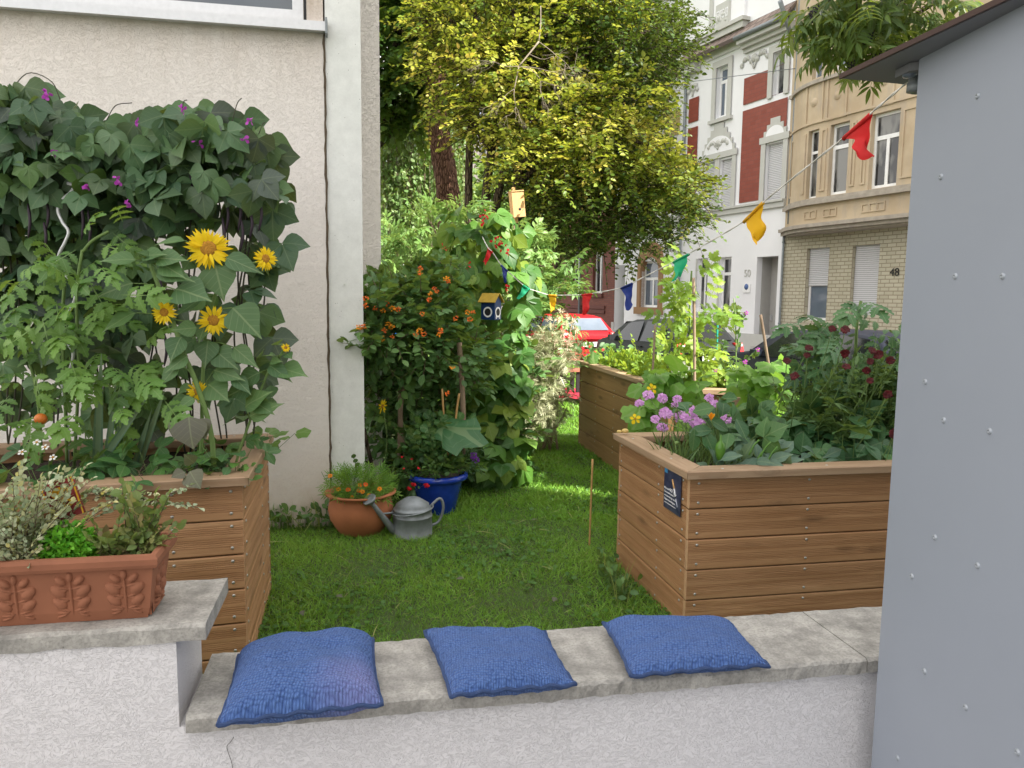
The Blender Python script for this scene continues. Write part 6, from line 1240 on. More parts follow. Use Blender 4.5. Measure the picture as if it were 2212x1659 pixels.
# ------------------------------------------------------------------ pots: marigolds, pea and fuchsia, butterfly bush
rt = plant('marigold', 'feathery marigold plants with small orange blooms filling the terracotta pot', pA + UP * .25, 'marigold'); mb = MB(); n = 340; P, d = blob_pts(n, pA + UP * .30, (.20, .19, .12), .6); P[:, 2] = np.maximum(P[:, 2], .27); leaves(mb, T_feath, P, nrm(d * V3(1, 1, .6) + V3(0, -.1, .45) + rng.normal(size=P.shape) * .3), V3(0, -.5, .8) + rng.normal(size=P.shape) * .4, rng.uniform(.07, .13, n), 0)
P = pA + UP * .25 + rng.normal(size=(30, 3)) * V3(.08, .07, 0); twigs(mb, P, P + rng.normal(size=(30, 3)) * .06 + UP * .14, .003, .002, 1); fol(rt, mb, ('l_marigold', 'stem'))
for x, y in ((713, 1028), (820, 1056), (775, 1060), (783, 1062), (760, 1075), (731, 1057), (790, 1047), (777, 1048), (752, 1058), (797, 1070)): c = atY(x, y, float(pA[1]) - .2 + .1 * rng.random()); daisy(rt, c, view(c) + UP * .6, .017, 'p_redor' if rng.random() < .5 else 'p_orange', T_rpet, 6, 2, .3)
mb = MB(); q_ = atY(765, 1040, float(pA[1])); e_ = atY(763, 985, float(pA[1])); tube(mb, spline([q_, (q_ + e_) / 2 + V3(.02, 0, 0), e_], 10), .003, 5); leaves(mb, T_round, np.array([atY(766, 1000, float(pA[1])), atY(762, 990, float(pA[1])), atY(770, 1008, float(pA[1]))]), V3(.3, -.2, .6), V3(.6, -.8, .1), .035); mb.build('pea_shoot', M['l_straw'], rt)
rt = plant('fuchsia', 'bushy fuchsia with red bells spilling over the blue pot towards the watering can', pB + UP * .3, 'fuchsia'); n = 90; P0_ = pB + UP * .31 + rng.normal(size=(n, 3)) * V3(.07, .07, 0); D = rng.normal(size=(n, 3)) * V3(.6, .5, .3) + V3(-.35, -.25, .7); shoots(rt, P0_, D, rng.uniform(.12, .34, n), 14, .042, T_oval, ('l_lantana', 'twig'), .35, .5)
for x, y in ((893, 1043), (923, 1044), (922, 1046), (872, 1010), (868, 985), (890, 990), (905, 1010), (885, 1052)): mb = MB(); c = atY(x, y, float(pB[1]) - .27); s_ = 1 if y > 1030 else .5; leaves(mb, T_rpet, np.repeat(c[None], 9, 0), rng.normal(size=(9, 3)) * V3(.5, .5, .3) - UP * .7, rdir(9), .028 * s_); mb.build('flower', M['p_red'], rt)
rt = plant('pea_plant', 'pale tangled pea plant growing behind the fuchsia in the blue pot', pB + UP * .3, 'pea plant'); n = 46; P0_ = pB + UP * .31 + rng.normal(size=(n, 3)) * V3(.06, .06, 0); D = rng.normal(size=(n, 3)) * V3(.4, .3, .2) + V3(-.2, .05, 1.); shoots(rt, P0_, D, rng.uniform(.35, .62, n), 13, .05, T_round, ('l_straw', 'stem'), .2, .6)
rt = plant('butterfly_bush', 'dark leaved butterfly bush with purple flower spikes beside the blue pot', atZ(1000, 1090, 0), 'shrub'); c = atY(985, 1015, 5.75); n = 44; P0_ = V3(c[0], c[1], .32) + rng.normal(size=(n, 3)) * V3(.05, .05, .04); D = rng.normal(size=(n, 3)) * V3(.8, .5, .3) + V3(.1, -.15, .6); shoots(rt, P0_, D, rng.uniform(.14, .26, n), 16, .065, T_lance, ('l_dark', 'stem_dark'), .3, .5)
mb = MB(); tube(mb, [V3(c[0], c[1], 0), V3(c[0], c[1], .36)], .01, 6); mb.build('stem', M['stem_dark'], rt)
for x, y in ((966, 958), (969, 966), (1023, 985), (1027, 993)): pom(rt, atY(x, y, 5.5), V3(0, -.8, .5), .032, 'p_purple', 30)
# ------------------------------------------------------------------ lantana in front of the pillar
lan = plant('lantana_bush', 'large lantana bush dotted with orange and red flower heads against the pillar', atZ(880, 1040, 0), 'shrub'); mb = MB()
def bush(mb, blobs, n, L, k, size, T, lm=0, sm=1, droop=.3, inner=True, up=.25, fw=.35):
    tot = sum(b[3][0] * b[3][2] for b in blobs)
    for (x, y, Y_, r) in blobs:
        m_ = int(n * r[0] * r[2] / tot); c = atY(x, y, Y_); P, d = blob_pts(m_, c, r, .55); qx, qy = proj(P); kp = ~((qx > 988) & (qx < 1105) & (qy > 592) & (qy < 728) & (P[:, 1] < 6.8)); P, d = P[kp], d[kp]; m_ = len(P); sprays(mb, T, P, nrm(d + rng.normal(size=d.shape) * .5 + UP * up + V3(0, -fw, 0)), L * rng.uniform(.7, 1.2, m_), k, size, droop, lm, sm)
bush(mb, [(905, 720, 5.9, (.44, .4, .40)), (820, 690, 5.55, (.20, .2, .24)), (960, 650, 6.0, (.3, .3, .3)), (880, 640, 6.0, (.3, .3, .2)), (1000, 770, 6.1, (.22, .25, .28)), (890, 860, 6.1, (.35, .3, .35)), (840, 800, 6.0, (.2, .25, .3)), (802, 665, 5.4, (.13, .12, .16)), (800, 735, 5.4, (.12, .1, .09))], 660, .17, 9, .075, T_oval)
fol(lan, mb, ('l_lantana', 'twig'))
LF = [(350, 645), (395, 455), (395, 500), (505, 535), (530, 490), (487, 460), (565, 640), (515, 660), (605, 525), (570, 520), (840, 390), (857, 410), (815, 425), (810, 463), (930, 345), (920, 330), (750, 260), (745, 290), (745, 665), (770, 685), (720, 690), (870, 690), (880, 665), (980, 585), (1055, 545), (1090, 545), (1070, 590), (500, 715), (565, 705), (930, 1070), (955, 905), (760, 555), (455, 520), (540, 625), (380, 640)]
for i, (x, y) in enumerate(LF):
    X_, Y_ = x / 3 + 658.3, y / 3 + 493.7; d_ = 5.22 if X_ < 800 else 5.36; c = atY(X_, Y_, d_); pom(lan, c, view(c) + UP * .7 + rng.normal(size=3) * .2, rng.uniform(.020, .030), 'p_orange' if i % 3 == 0 else 'p_redor', 22, .45)
for pts, r_ in (([(882, 1010), (868, 940), (866, 870), (874, 820)], .018), ([(1000, 985), (1000, 880), (996, 800), (992, 740)], .02), ([(862, 1000), (864, 850), (866, 770)], .014)): mb = MB(); tube(mb, spline(pxs(pts, 5.75), 14), r_, 8); mb.build('trunk', M['stick'], lan)
for pts in ([(968, 985), (960, 920), (955, 840)], [(978, 985), (985, 900), (992, 850)]): stake('thin bamboo cane beside the lantana trunk, ' + ('leaning to the house' if pts[2][0] < 970 else 'leaning to the bean tower'), list(pxs(pts, 5.6)), .008, 'bamboo')
rt = plant('coneflower', 'single yellow drooping flower beside the return wall under the lantana', atZ(832, 1010, 0), 'flower'); mb = MB(); a = atY(832, 1000, 5.6); c = atY(827, 878, 5.5); tube(mb, spline([a, (a + c) / 2 + V3(.02, 0, 0), c], 8), .004, 6); mb.build('stem', M['stem'], rt); daisy(rt, c, V3(-.6, -.6, .3), .055, 'p_yellow', npet=11, rows=1, disc=.25)
# dark undergrowth behind and under the lantana
rt = plant('undergrowth', 'dark leafy undergrowth filling the corner between lantana and bean tower', V3(-.9, 6.6, 0), 'shrub'); mb = MB(); bush(mb, [(880, 900, 6.7, (.5, .3, .5)), (960, 820, 7.0, (.5, .3, .6)), (1000, 960, 6.6, (.45, .3, .28)), (850, 960, 6.3, (.3, .3, .3)), (1060, 950, 6.9, (.4, .3, .3)), (900, 960, 5.9, (.3, .2, .22)), (1085, 800, 7.4, (.35, .3, .6))], 460, .22, 10, .085, T_oval, up=.5); fol(rt, mb, ('l_lantana', 'twig'))
rt = plant('squash_leaf', 'single large blue-green squash leaf arching in front of the bean tower', atZ(1000, 1010, 0), 'plant'); mb = MB(); a = atY(945, 918, 5.5); b = atY(1035, 948, 5.35); leaves(mb, T_squash, a[None], (b - a)[None], V3(-.1, -.55, .8)[None], np.linalg.norm(b - a) * 1.05, 0, .35, .9); tube(mb, spline([atY(985, 1005, 5.7), atY(975, 950, 5.6), a], 8), .006, 6, 1); fol(rt, mb, ('l_dark', 'stem'))
# ------------------------------------------------------------------ runner bean tower
tow = plant('runner_bean', 'tower of bright heart-leaved runner beans with a few red flowers', atZ(1065, 1010, 0), 'climbing plant'); mb = MB()
def tri_cloud(mb, blobs, sz, lit=None):
    for (x, y, Y_, r, n) in blobs:
        c = atY(x, y, Y_); P, d = blob_pts(n, c, r, .6); n = len(P); qx, qy = proj(P); keep = (d[:, 1] < .35) & (rng.random(n) < .85) & ~((qx > 1015) & (qx < 1100) & (qy > 600) & (qy < 720) & (P[:, 1] < 6.8)); P, d = P[keep], d[keep]; n = len(P)
        leaves(mb, T_tri, P, V3(0, -.3, -.7) + d * V3(.6, .2, 0) + rng.normal(size=(n, 3)) * .35, d * .5 + V3(.1, -.6, .6) + rng.normal(size=(n, 3)) * .35, sz * rng.uniform(.65, 1.2, n), 0)
tri_cloud(mb, [(1030, 510, 6.85, (.30, .28, .30), 70), (1040, 570, 6.75, (.36, .3, .32), 110), (1000, 620, 6.7, (.26, .25, .26), 60), (1095, 610, 6.9, (.22, .25, .35), 60), (1010, 660, 6.6, (.22, .2, .22), 40), (1075, 740, 6.75, (.22, .25, .35), 75), (1060, 840, 6.75, (.26, .25, .4), 95), (1080, 930, 6.65, (.22, .22, .3), 70), (1075, 1000, 6.4, (.16, .2, .14), 30), (1110, 490, 6.9, (.10, .15, .12), 12)], .265)
fol(tow, mb, ('l_runner',)); mb = MB()
for k in range(6):
    a = 2 * math.pi * k / 6; b0_ = V3(*(atZ(1060, 1010, 0)[:2]), 0) + V3(.28 * math.cos(a), .25 * math.sin(a) + .3, 0); tube(mb, spline([b0_, b0_ * .6 + atY(1060, 700, 6.9) * .4, atY(1045, 480, 6.95)], 12), .010, 6)
mb.build('pole', M['stick'], tow)
for x, y in ((1050, 465), (1045, 478), (1080, 535), (1090, 540), (958, 540), (1068, 520), (1085, 525), (1095, 625), (1010, 580)): mb = MB(); c = atY(x, y, 6.45); leaves(mb, T_rpet, c + rng.normal(size=(7, 3)) * .018, rdir(7), rdir(7), .03); mb.build('flower', M['p_red'], tow)
# ------------------------------------------------------------------ elder, seedheads, red flowers
eld = plant('elder_bush', 'sunlit elder bush with feathered leaves and dark berry clusters behind the bean tower', atZ(1150, 900, 0), 'shrub'); mb = MB(); bush(mb, [(930, 505, 8.8, (.42, .4, .2)), (1000, 490, 8.9, (.35, .4, .16)), (900, 560, 8.8, (.38, .4, .24)), (1105, 535, 8.8, (.2, .3, .16)), (1130, 560, 8.7, (.35, .35, .35)), (1160, 640, 8.5, (.34, .35, .28)), (1150, 720, 8.4, (.26, .3, .3)), (1110, 800, 8.6, (.22, .3, .4)), (860, 580, 8.8, (.3, .3, .3)), (1190, 600, 8.5, (.2, .2, .12))], 180, .28, 8, .19, T_elder, up=.35); fol(eld, mb, ('l_elder', 'twig'))
mb = MB(); B = atZ(1130, 900, 0); B = V3(B[0], 8.9, 0)
for x, y in ((930, 480), (1010, 460), (1110, 480), (1150, 640), (1210, 690), (900, 560)): tube(mb, spline([B + rng.normal(size=3) * V3(.1, .1, 0), B * .5 + atY(x, y, 8.8) * .5 + V3(0, 0, .1), atY(x, y, 8.8)], 10), np.linspace(.03, .008, 10), 6)
mb.build('stem', M['twig'], eld)
for x, y in ((1120, 662), (1130, 670), (1150, 650), (1138, 690), (1165, 690), (1105, 655)):
    mb = MB(); c = atY(x, y, 8.1)
    for k in range(26): ellipsoid(mb, c + rng.normal(size=3) * .035, V3(1, 0, 0), V3(0, 1, 0), UP, .009, .009, .009, 6, 4)
    mb.build('berry_cluster', M['berry'], eld)
thi = plant('thistle', 'pale dried thistle plant with fluffy seedheads glowing in the sun', atZ(1180, 940, 0), 'thistle'); mb = MB(); n = 260; O, D = [], []
for (x, y, Y_, r, m_) in ((1190, 760, 8.0, (.26, .22, .22), 80), (1170, 850, 7.9, (.24, .22, .35), 110), (1140, 900, 7.9, (.2, .2, .25), 50), (1178, 840, 8.0, (.14, .15, .2), 30)): P, d = blob_pts(m_, atY(x, y, Y_), r, .8); O.append(P); D.append(d)
O = np.concatenate(O); D = nrm(np.concatenate(D) + rng.normal(size=O.shape) * .4 - UP * .2); sprays(mb, T_thist, O, D, .14, 7, .10, .4, 0, 1, .6); fol(thi, mb, ('l_thistle', 'l_thistle')); mb = MB(); B = V3(*atZ(1170, 935, 0)[:2], 0); B[1] = 7.95
for x, y in ((1200, 720), (1235, 700), (1180, 760), (1230, 760), (1165, 820), (1225, 880)): tube(mb, spline([B + rng.normal(size=3) * V3(.08, .06, 0), (B + atY(x, y, 8)) / 2 + V3(rng.normal() * .05, 0, .08), atY(x, y, 8)], 10), np.linspace(.014, .005, 10), 5)
mb.build('stem', M['stick'], thi)
for x, y in ((1212, 672), (1225, 685), (1238, 695), (1243, 712), (1222, 702), (1205, 690), (1195, 705), (1175, 730), (1150, 680), (1185, 690), (1232, 728), (1215, 720), (1230, 745), (1238, 770), (1200, 740), (1245, 790), (1222, 805)):
    mb = MB(); c = atY(x, y, 7.85); leaves(mb, T_nar, np.repeat(c[None], 40, 0), rdir(40, .25), rdir(40), rng.uniform(.03, .06, 40)); mb.build('seedhead', M['fluff'], thi)
rt = tuft('red_flower_bush', 'low bush dotted with red and violet blooms between the red car and the brown bed', pxs([(1275, 755), (1265, 775), (1290, 770), (1300, 760), (1280, 765)], 9.3), 70, .14, .08, T_oval, ('l_lantana', 'stem_dark'), .08, .3, V3(0, -.6, .7), 'shrub')
for k in range(15): c = atY(rng.uniform(1250, 1308), rng.uniform(748, 790), 9.0); daisy(rt, c, view(c) + UP * .4, rng.uniform(.012, .022), 'p_red' if k % 4 else 'p_purple', T_rpet, 5, 1, .2, None)
# ------------------------------------------------------------------ brown bed: mint, tall tomato, mallow
BB = lambda u, v, z=.86: np.append((np.array([1.26, 5.95]) * (1 - u) * (1 - v) + np.array([1.92, 5.8]) * u * (1 - v) + np.array([1.55, 8.2]) * u * v + np.array([.80, 8.25]) * (1 - u) * v), z)
rt = plant('mint_bush', 'bright yellow-green mint spreading along the brown bed in the sun', BB(.4, .6), 'herb'); n = 210; O = np.array([BB(rng.uniform(.05, .9), rng.uniform(.15, .98), .87) for _ in range(n)]); D = rng.normal(size=(n, 3)) * V3(.4, .4, .2) + V3(-.1, -.1, 1.); shoots(rt, O, D, rng.uniform(.12, .26, n), 16, .055, T_oval, ('l_lime', 'stem'), .12, .45, .35, srad=.003)
n = 12; O = np.array([BB(rng.uniform(.3, .9), rng.uniform(.3, .9), .9) for _ in range(n)]); shoots(rt, O, rng.normal(size=(n, 3)) * V3(.2, .2, .2) + UP, rng.uniform(.4, .62, n), 22, .035, T_small, ('l_lime', 'stem'), .1, .5, .3, srad=.003)
rt = plant('kohlrabi', 'broad pale cabbage leaves hanging over the far corner of the brown bed', BB(.05, .95), 'vegetable'); mb = MB(); P = BB(.02, .9) + rng.normal(size=(5, 3)) * V3(.05, .1, .02) + UP * .06; leaves(mb, T_squash, P, V3(-.5, -.4, .1) + rng.normal(size=(5, 3)) * .4, V3(0, -.4, .9) + rng.normal(size=(5, 3)) * .2, .15); fol(rt, mb, ('l_elder',))
rt = plant('tomato_plant', 'tall glowing tomato plant tied to a cane above the brown bed', atY(1495, 830, 6.1), 'tomato plant'); mb = MB(); n = 74; py = rng.uniform(585, 830, n); w_ = np.interp(py, [580, 640, 720, 830], [18, 50, 45, 60]); pxx = 1492 + rng.normal(size=n) * w_ * .55; P = np.array([atY(x, y, Y_) for x, y, Y_ in zip(pxx, py, rng.uniform(5.9, 6.3, n))]); ax0 = atY(1492, 700, 6.1); leaves(mb, T_tom, P - 0, nrm((P - ax0) * V3(1, 1, 0) * 3 + V3(0, -.2, .15) + rng.normal(size=(n, 3)) * .35), V3(0, -.5, .8) + rng.normal(size=(n, 3)) * .35, rng.uniform(.17, .29, n)); P2 = pxs([(1485, 590), (1500, 585), (1520, 600), (1465, 625), (1530, 650), (1450, 690), (1545, 680)], 6.1); leaves(mb, T_tom, P2, V3(0, -.1, .5) + rng.normal(size=(7, 3)) * V3(.8, .3, .3), V3(0, -.8, .4), .24); fol(rt, mb, ('l_lime',)); mb = MB(); tube(mb, spline(pxs([(1497, 850), (1492, 750), (1490, 660), (1494, 585)], 6.15), 12), .008, 6); tube(mb, spline(pxs([(1495, 740), (1475, 690), (1450, 650)], 6.15), 8), .006, 5); mb.build('stem', M['stem'], rt)
for x, y in ((1473, 798), (1465, 790)): mb = MB(); c = atY(x, y, 5.75); leaves(mb, T_rpet, np.repeat(c[None], 8, 0), rdir(8, .2) + V3(0, -.6, 0), rdir(8), .07); mb.build('flower', M['p_white'], rt)
rt = plant('mallow', 'spindly mallow with magenta flowers in front of the white house door', atY(1592, 850, 5.9), 'flower'); mb = MB()
for pts in ([(1592, 860), (1590, 780), (1589, 700), (1585, 645)], [(1591, 760), (1600, 700), (1612, 678)], [(1590, 800), (1620, 770), (1640, 755)], [(1590, 810), (1570, 770), (1560, 745)]):
    P = spline(pxs(pts, 5.9), 18); tube(mb, P, .005, 5, 1); n = 26; i = rng.integers(0, 18, n); leaves(mb, T_small, P[i] + rng.normal(size=(n, 3)) * .012, rdir(n, .2), V3(0, -.5, .5) + rng.normal(size=(n, 3)) * .5, rng.uniform(.025, .05, n))
fol(rt, mb, ('l_fine', 'stem'))
for x, y in ((1612, 676), (1637, 755), (1610, 782), (1545, 800)): c = atY(x, y, 5.85); daisy(rt, c, view(c), .02, 'p_magenta', T_rpet, 5, 1, .2)
# ------------------------------------------------------------------ cucumbers between the beds
def cuc(label, blobs, n, Y_, sz, base, stems, mats=('l_squash', 'stem')):
    rt = plant('cucumber_plant', label, base, 'cucumber plant', 'cucumber plants between the beds'); mb = MB()
    for (x0, x1, y0, y1, m_) in blobs:
        P = np.array([atY(rng.uniform(x0, x1), rng.uniform(y0, y1), rng.uniform(*Y_)) for _ in range(m_)]); leaves(mb, T_cuc, P, V3(0, -.55, -.35) + rng.normal(size=(m_, 3)) * .5, V3(0, -.45, .8) + rng.normal(size=(m_, 3)) * .4, sz * rng.uniform(.65, 1.2, m_), 0); twigs(mb, P + V3(.02, .12, -.08), P, .003, .0025, 1)
    for pts in stems: tube(mb, spline(pxs(pts, Y_[1]), 12), .005, 6, 1)
    fol(rt, mb, mats); return rt
rt = cuc('cucumber with large lit lobed leaves climbing behind the lilac flowers', [(1385, 1430, 800, 835, 7), (1400, 1470, 790, 840, 8), (1450, 1545, 795, 828, 8), (1375, 1430, 850, 930, 10), (1430, 1500, 900, 950, 8), (1395, 1440, 835, 920, 7), (1490, 1530, 890, 930, 4), (1490, 1520, 840, 870, 2)], 0, (4.9, 5.3), .165, atY(1450, 960, 5.2), [[(1450, 980), (1410, 860), (1400, 800)], [(1480, 980), (1500, 880), (1510, 820)]])
for x, y in ((1408, 840), (1372, 905)): c = atY(x, y, 4.85); daisy(rt, c, V3(.2, -.8, .5), .04, 'p_yellow', T_rpet, 5, 1, .2)
cuc('smaller cucumber plant spilling over the far end of the brown bed', [(1580, 1690, 790, 850, 22), (1630, 1695, 840, 900, 12), (1600, 1680, 780, 820, 8)], 0, (5.0, 5.4), .165, atY(1650, 900, 5.2), [[(1655, 960), (1650, 860), (1640, 800)]])
# ------------------------------------------------------------------ sign bed
RB = lambda u, v, z=.72: (n0 + G1 * 2.2 * u) * (1 - v) + (n3 + G1 * 2.2 * u) * v + V3(0, 0, z - .80)
rt = plant('scabious', 'lilac pincushion flowers on thin stems at the corner of the sign bed', RB(.12, .5), 'flower'); SF_ = [(250, 1083), (193, 1135), (343, 1100), (438, 1108), (423, 1145), (645, 1100), (683, 1138), (365, 1198), (455, 1220), (490, 1228), (555, 1185), (296, 1238), (560, 1262), (592, 1262), (342, 1293), (755, 1238), (545, 1222)]
mb = MB(); n = 190; O = np.array([RB(rng.uniform(.04, .22), rng.uniform(.25, .75)) for _ in range(n)]); leaves(mb, T_nar, O, rng.normal(size=(n, 3)) * V3(.35, .3, .1) + UP, rdir(n), rng.uniform(.10, .20, n), 0, None, .4)
hc = []
for x, y in SF_: c = atY(x / 3 + 1316.6, y / 3 + 493.7, 4.15 + rng.uniform(-.1, .15)); hc.append(c); b_ = RB(rng.uniform(.06, .2), rng.uniform(.3, .7)); tube(mb, spline([b_, (b_ + c) / 2 + V3(.02, 0, .05), c], 8), .0022, 4, 1)
for k in range(16): b_ = RB(rng.uniform(.06, .24), rng.uniform(.3, .7)); c = b_ + V3(rng.normal() * .1, rng.normal() * .05, rng.uniform(.15, .3)); tube(mb, spline([b_, (b_ + c) / 2 + V3(.01, 0, .03), c], 6), .0018, 4, 1); ellipsoid(mb, c, V3(1, 0, 0), V3(0, 1, 0), UP, .012, .012, .009, 8, 5, 1)
fol(rt, mb, ('l_fine', 'stem'))
for i, c in enumerate(hc): pom(rt, c, view(c) + UP * rng.uniform(.3, 1.2), (.047, .038, .04, .036, .03, .038, .036, .05, .05, .038, .046, .035, .05, .034, .046, .042, .03)[i] * .78, 'p_pink', 110, .4)
rt = plant('pepper_plant', 'pepper plant with one hanging green pepper at the sign bed front', RB(.17, .3), 'vegetable'); mb = MB(); c = atY(1550, 905, 3.85); P = np.concatenate([pxs([(1530, 905), (1560, 900), (1580, 880), (1545, 880), (1520, 930), (1590, 905), (1500, 925), (1540, 930), (1575, 935), (1555, 862)], 3.85)]); leaves(mb, T_oval, P, V3(0, -.3, -.1) + rng.normal(size=(10, 3)) * V3(.8, .3, .4), V3(0, -.6, .7) + rng.normal(size=(10, 3)) * .3, .12, 0); tube(mb, spline([RB(.17, .3), atY(1552, 950, 3.95), atY(1550, 870, 3.9)], 8), .007, 6, 1); fol(rt, mb, ('l_dark', 'stem'))
mb = MB(); c = atY(1556, 972, 3.74); lathe(mb, [(.0, -.055), (.014, -.05), (.022, -.025), (.025, .005), (.022, .03), (.010, .042), (.006, .05), (.005, .075), (0, .078)], c, 16); mb.build('pepper', M['podgreen'], rt)
rt = plant('nasturtium', 'orange nasturtium bud standing among the pepper leaves', RB(.2, .45), 'flower'); mb = MB(); c = atY(1536, 908, 3.8); leaves(mb, T_rpet, np.repeat(c[None], 5, 0), UP + rng.normal(size=(5, 3)) * .25, rdir(5) + V3(0, -.6, 0), .04); mb.build('flower', M['p_orange'], rt); mb = MB(); tube(mb, spline([RB(.2, .45), (RB(.2, .45) + c) / 2, c], 6), .003, 5); mb.build('stem', M['stem'], rt)
rt = tuft('kale', 'blue-green young kale leaves along the front rail of the sign bed', np.array([RB(u, .19) for u in (.10, .13, .17, .21, .26, .31, .36)]), 50, .028, .10, T_kale, ('l_kale', 'stem'), .12, .7, V3(0, -.7, .5), 'vegetable')
rt = plant('bush_bean', 'dense dark bush beans with broad leaves filling the sign bed', RB(.5, .4), 'vegetable'); mb = MB(); n = 150; P = np.array([RB(rng.uniform(.2, .98), rng.uniform(.24, .95), .74 + rng.uniform(.02, .17)) for _ in range(n)]); P[:, 2] += .10 * np.clip(P[:, 1] - 4.0, 0, 1); leaves(mb, T_tri, P, V3(0, -.55, -.25) + rng.normal(size=(n, 3)) * .55, V3(0, -.55, .85) + rng.normal(size=(n, 3)) * .3, rng.uniform(.14, .23, n), 0); twigs(mb, P * V3(1, 1, 0) + UP * .72, P, .003, .002, 1)
n = 70; P = np.array([RB(rng.uniform(.2, .98), rng.uniform(.17, .5), .73 + rng.uniform(.0, .08)) for _ in range(n)]); leaves(mb, T_bean, P, V3(0, -.6, -.2) + rng.normal(size=(n, 3)) * .6, V3(0, -.4, .9) + rng.normal(size=(n, 3)) * .3, rng.uniform(.10, .16, n), 0); fol(rt, mb, ('l_dark', 'stem'))
for x, y in ((1640, 950), (1665, 955), (1680, 965), (1655, 968)): mb = MB(); a = atY(x, y, 3.72); tube(mb, spline([a, a + V3(-.03, -.01, -.03), a + V3(-.05, -.01, -.075)], 8), .0045, 6); mb.build('pod', M['podgreen'], rt)
rt = plant('squash_plant', 'squash leaves with pale veins at the back of the sign bed', RB(.45, .85), 'vegetable'); mb = MB(); n = 10; P = np.array([RB(rng.uniform(.25, .6), rng.uniform(.6, .98), .90 + rng.uniform(-.05, .06)) for _ in range(n)]); leaves(mb, T_squash, P, V3(0, -.6, -.2) + rng.normal(size=(n, 3)) * .5, V3(0, -.6, .75) + rng.normal(size=(n, 3)) * .3, rng.uniform(.14, .2, n)); twigs(mb, P * V3(1, 1, 0) + UP * .72, P, .004, .003, 1); fol(rt, mb, ('l_dark', 'stem'))
rt = plant('zinnia', 'feathery dark wine red flowers crowding beside the shed', RB(.75, .6), 'flower'); mb = MB(); n = 420; O = np.array([RB(rng.uniform(.45, 1.0), rng.uniform(.35, .9), .74 + rng.uniform(0, .32)) for _ in range(n)]); O[:, 2] += np.interp(O[:, 0], [1.7, 2.0, 2.4], [0, .1, .16]); D = rng.normal(size=(n, 3)) * V3(.45, .4, .2) + V3(-.05, -.2, .9); sprays(mb, T_lance, O, D, .20, 12, .062, .2, 0, 1, .5); fol(rt, mb, ('l_fine', 'stem'))
for i, (x, y) in enumerate([(1443, 650), (1527, 655), (1293, 775), (1280, 820), (1150, 858), (1200, 955), (1525, 810), (1730, 830), (1690, 860), (1820, 855), (1535, 895), (1665, 920), (1690, 985), (1805, 1075), (1890, 1170), (1845, 1330), (1920, 740), (1745, 815), (1700, 790)]):
    X_, Y_ = x / 3 + 1316.6, y / 3 + 493.7; d_ = 4.0 if y < 1000 else 3.75; c = atY(X_, Y_, d_); daisy(rt, c, view(c) + UP * rng.uniform(.1, .9) + rng.normal(size=3) * .2, rng.uniform(.019, .027), 'p_wine', T_rpet, 9, 2, .25, 'p_wine'); mb = MB(); b_ = c + V3(rng.normal() * .05, .15, -.3); tube(mb, spline([b_, (b_ + c) / 2 + V3(.01, 0, 0), c], 6), .0025, 4); mb.build('flower_stalk', M['stem'], rt)
rt = plant('tomato_plant', 'dark tall tomato plant with drooping leaves above the wine red flowers', RB(.8, .85), 'tomato plant'); mb = MB(); P = np.concatenate([pxs([(1850, 655), (1865, 650), (1830, 680), (1880, 680), (1800, 690), (1770, 690), (1740, 700), (1790, 720), (1850, 710), (1890, 720), (1910, 740), (1820, 740), (1770, 740), (1745, 765), (1870, 760), (1910, 700), (1930, 760), (1800, 770), (1840, 780)], 4.45), np.array([atY(rng.uniform(1760, 1950), rng.uniform(700, 830), rng.uniform(4.3, 4.7)) for _ in range(34)])]); n = len(P); leaves(mb, T_tom, P, nrm((P - atY(1850, 740, 4.6)) * V3(1.2, .5, .3) + V3(0, -.15, -.1) + rng.normal(size=(n, 3)) * .15), V3(0, -.55, .75) + rng.normal(size=(n, 3)) * .3, rng.uniform(.17, .30, n), 0)
tube(mb, spline(pxs([(1850, 900), (1848, 780), (1852, 690), (1860, 650)], 4.6), 12), .009, 6, 1); fol(rt, mb, ('l_dark', 'stem'))
# ------------------------------------------------------------------ trees
def crown(mb, blobs, n, L, k, size, T=T_tree, droop=.25, up=.15, fw=0., tilt=.35, shell=.55, sm=1, srad=.006, mask=None):
    tot = sum(b[3][0] * b[3][2] for b in blobs)
    for (x, y, Y_, r) in blobs:
        m_ = int(n * r[0] * r[2] / tot); P, d = blob_pts(m_, atY(x, y, Y_), r, shell)
        if mask is not None: kp = mask(*proj(P)); P, d = P[kp], d[kp]; m_ = len(P)
        hue = 0. if mask is None else np.interp(Y_, [10.4, 10.75, 11.3], [.24, .1, -.3]) - (.3 if x > 1185 and y > 370 else 0)  # autumn tint, and sun and shade put into leaf colour by depth and side
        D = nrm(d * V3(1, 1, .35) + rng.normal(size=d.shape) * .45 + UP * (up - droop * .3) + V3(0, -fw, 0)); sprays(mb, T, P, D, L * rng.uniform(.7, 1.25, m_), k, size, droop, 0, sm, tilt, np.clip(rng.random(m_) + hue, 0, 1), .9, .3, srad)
def limb(mb, pts, r0, r1, mat=0, n=16): tube(mb, spline(pts, n), np.linspace(r0, r1, n), 8, mat)
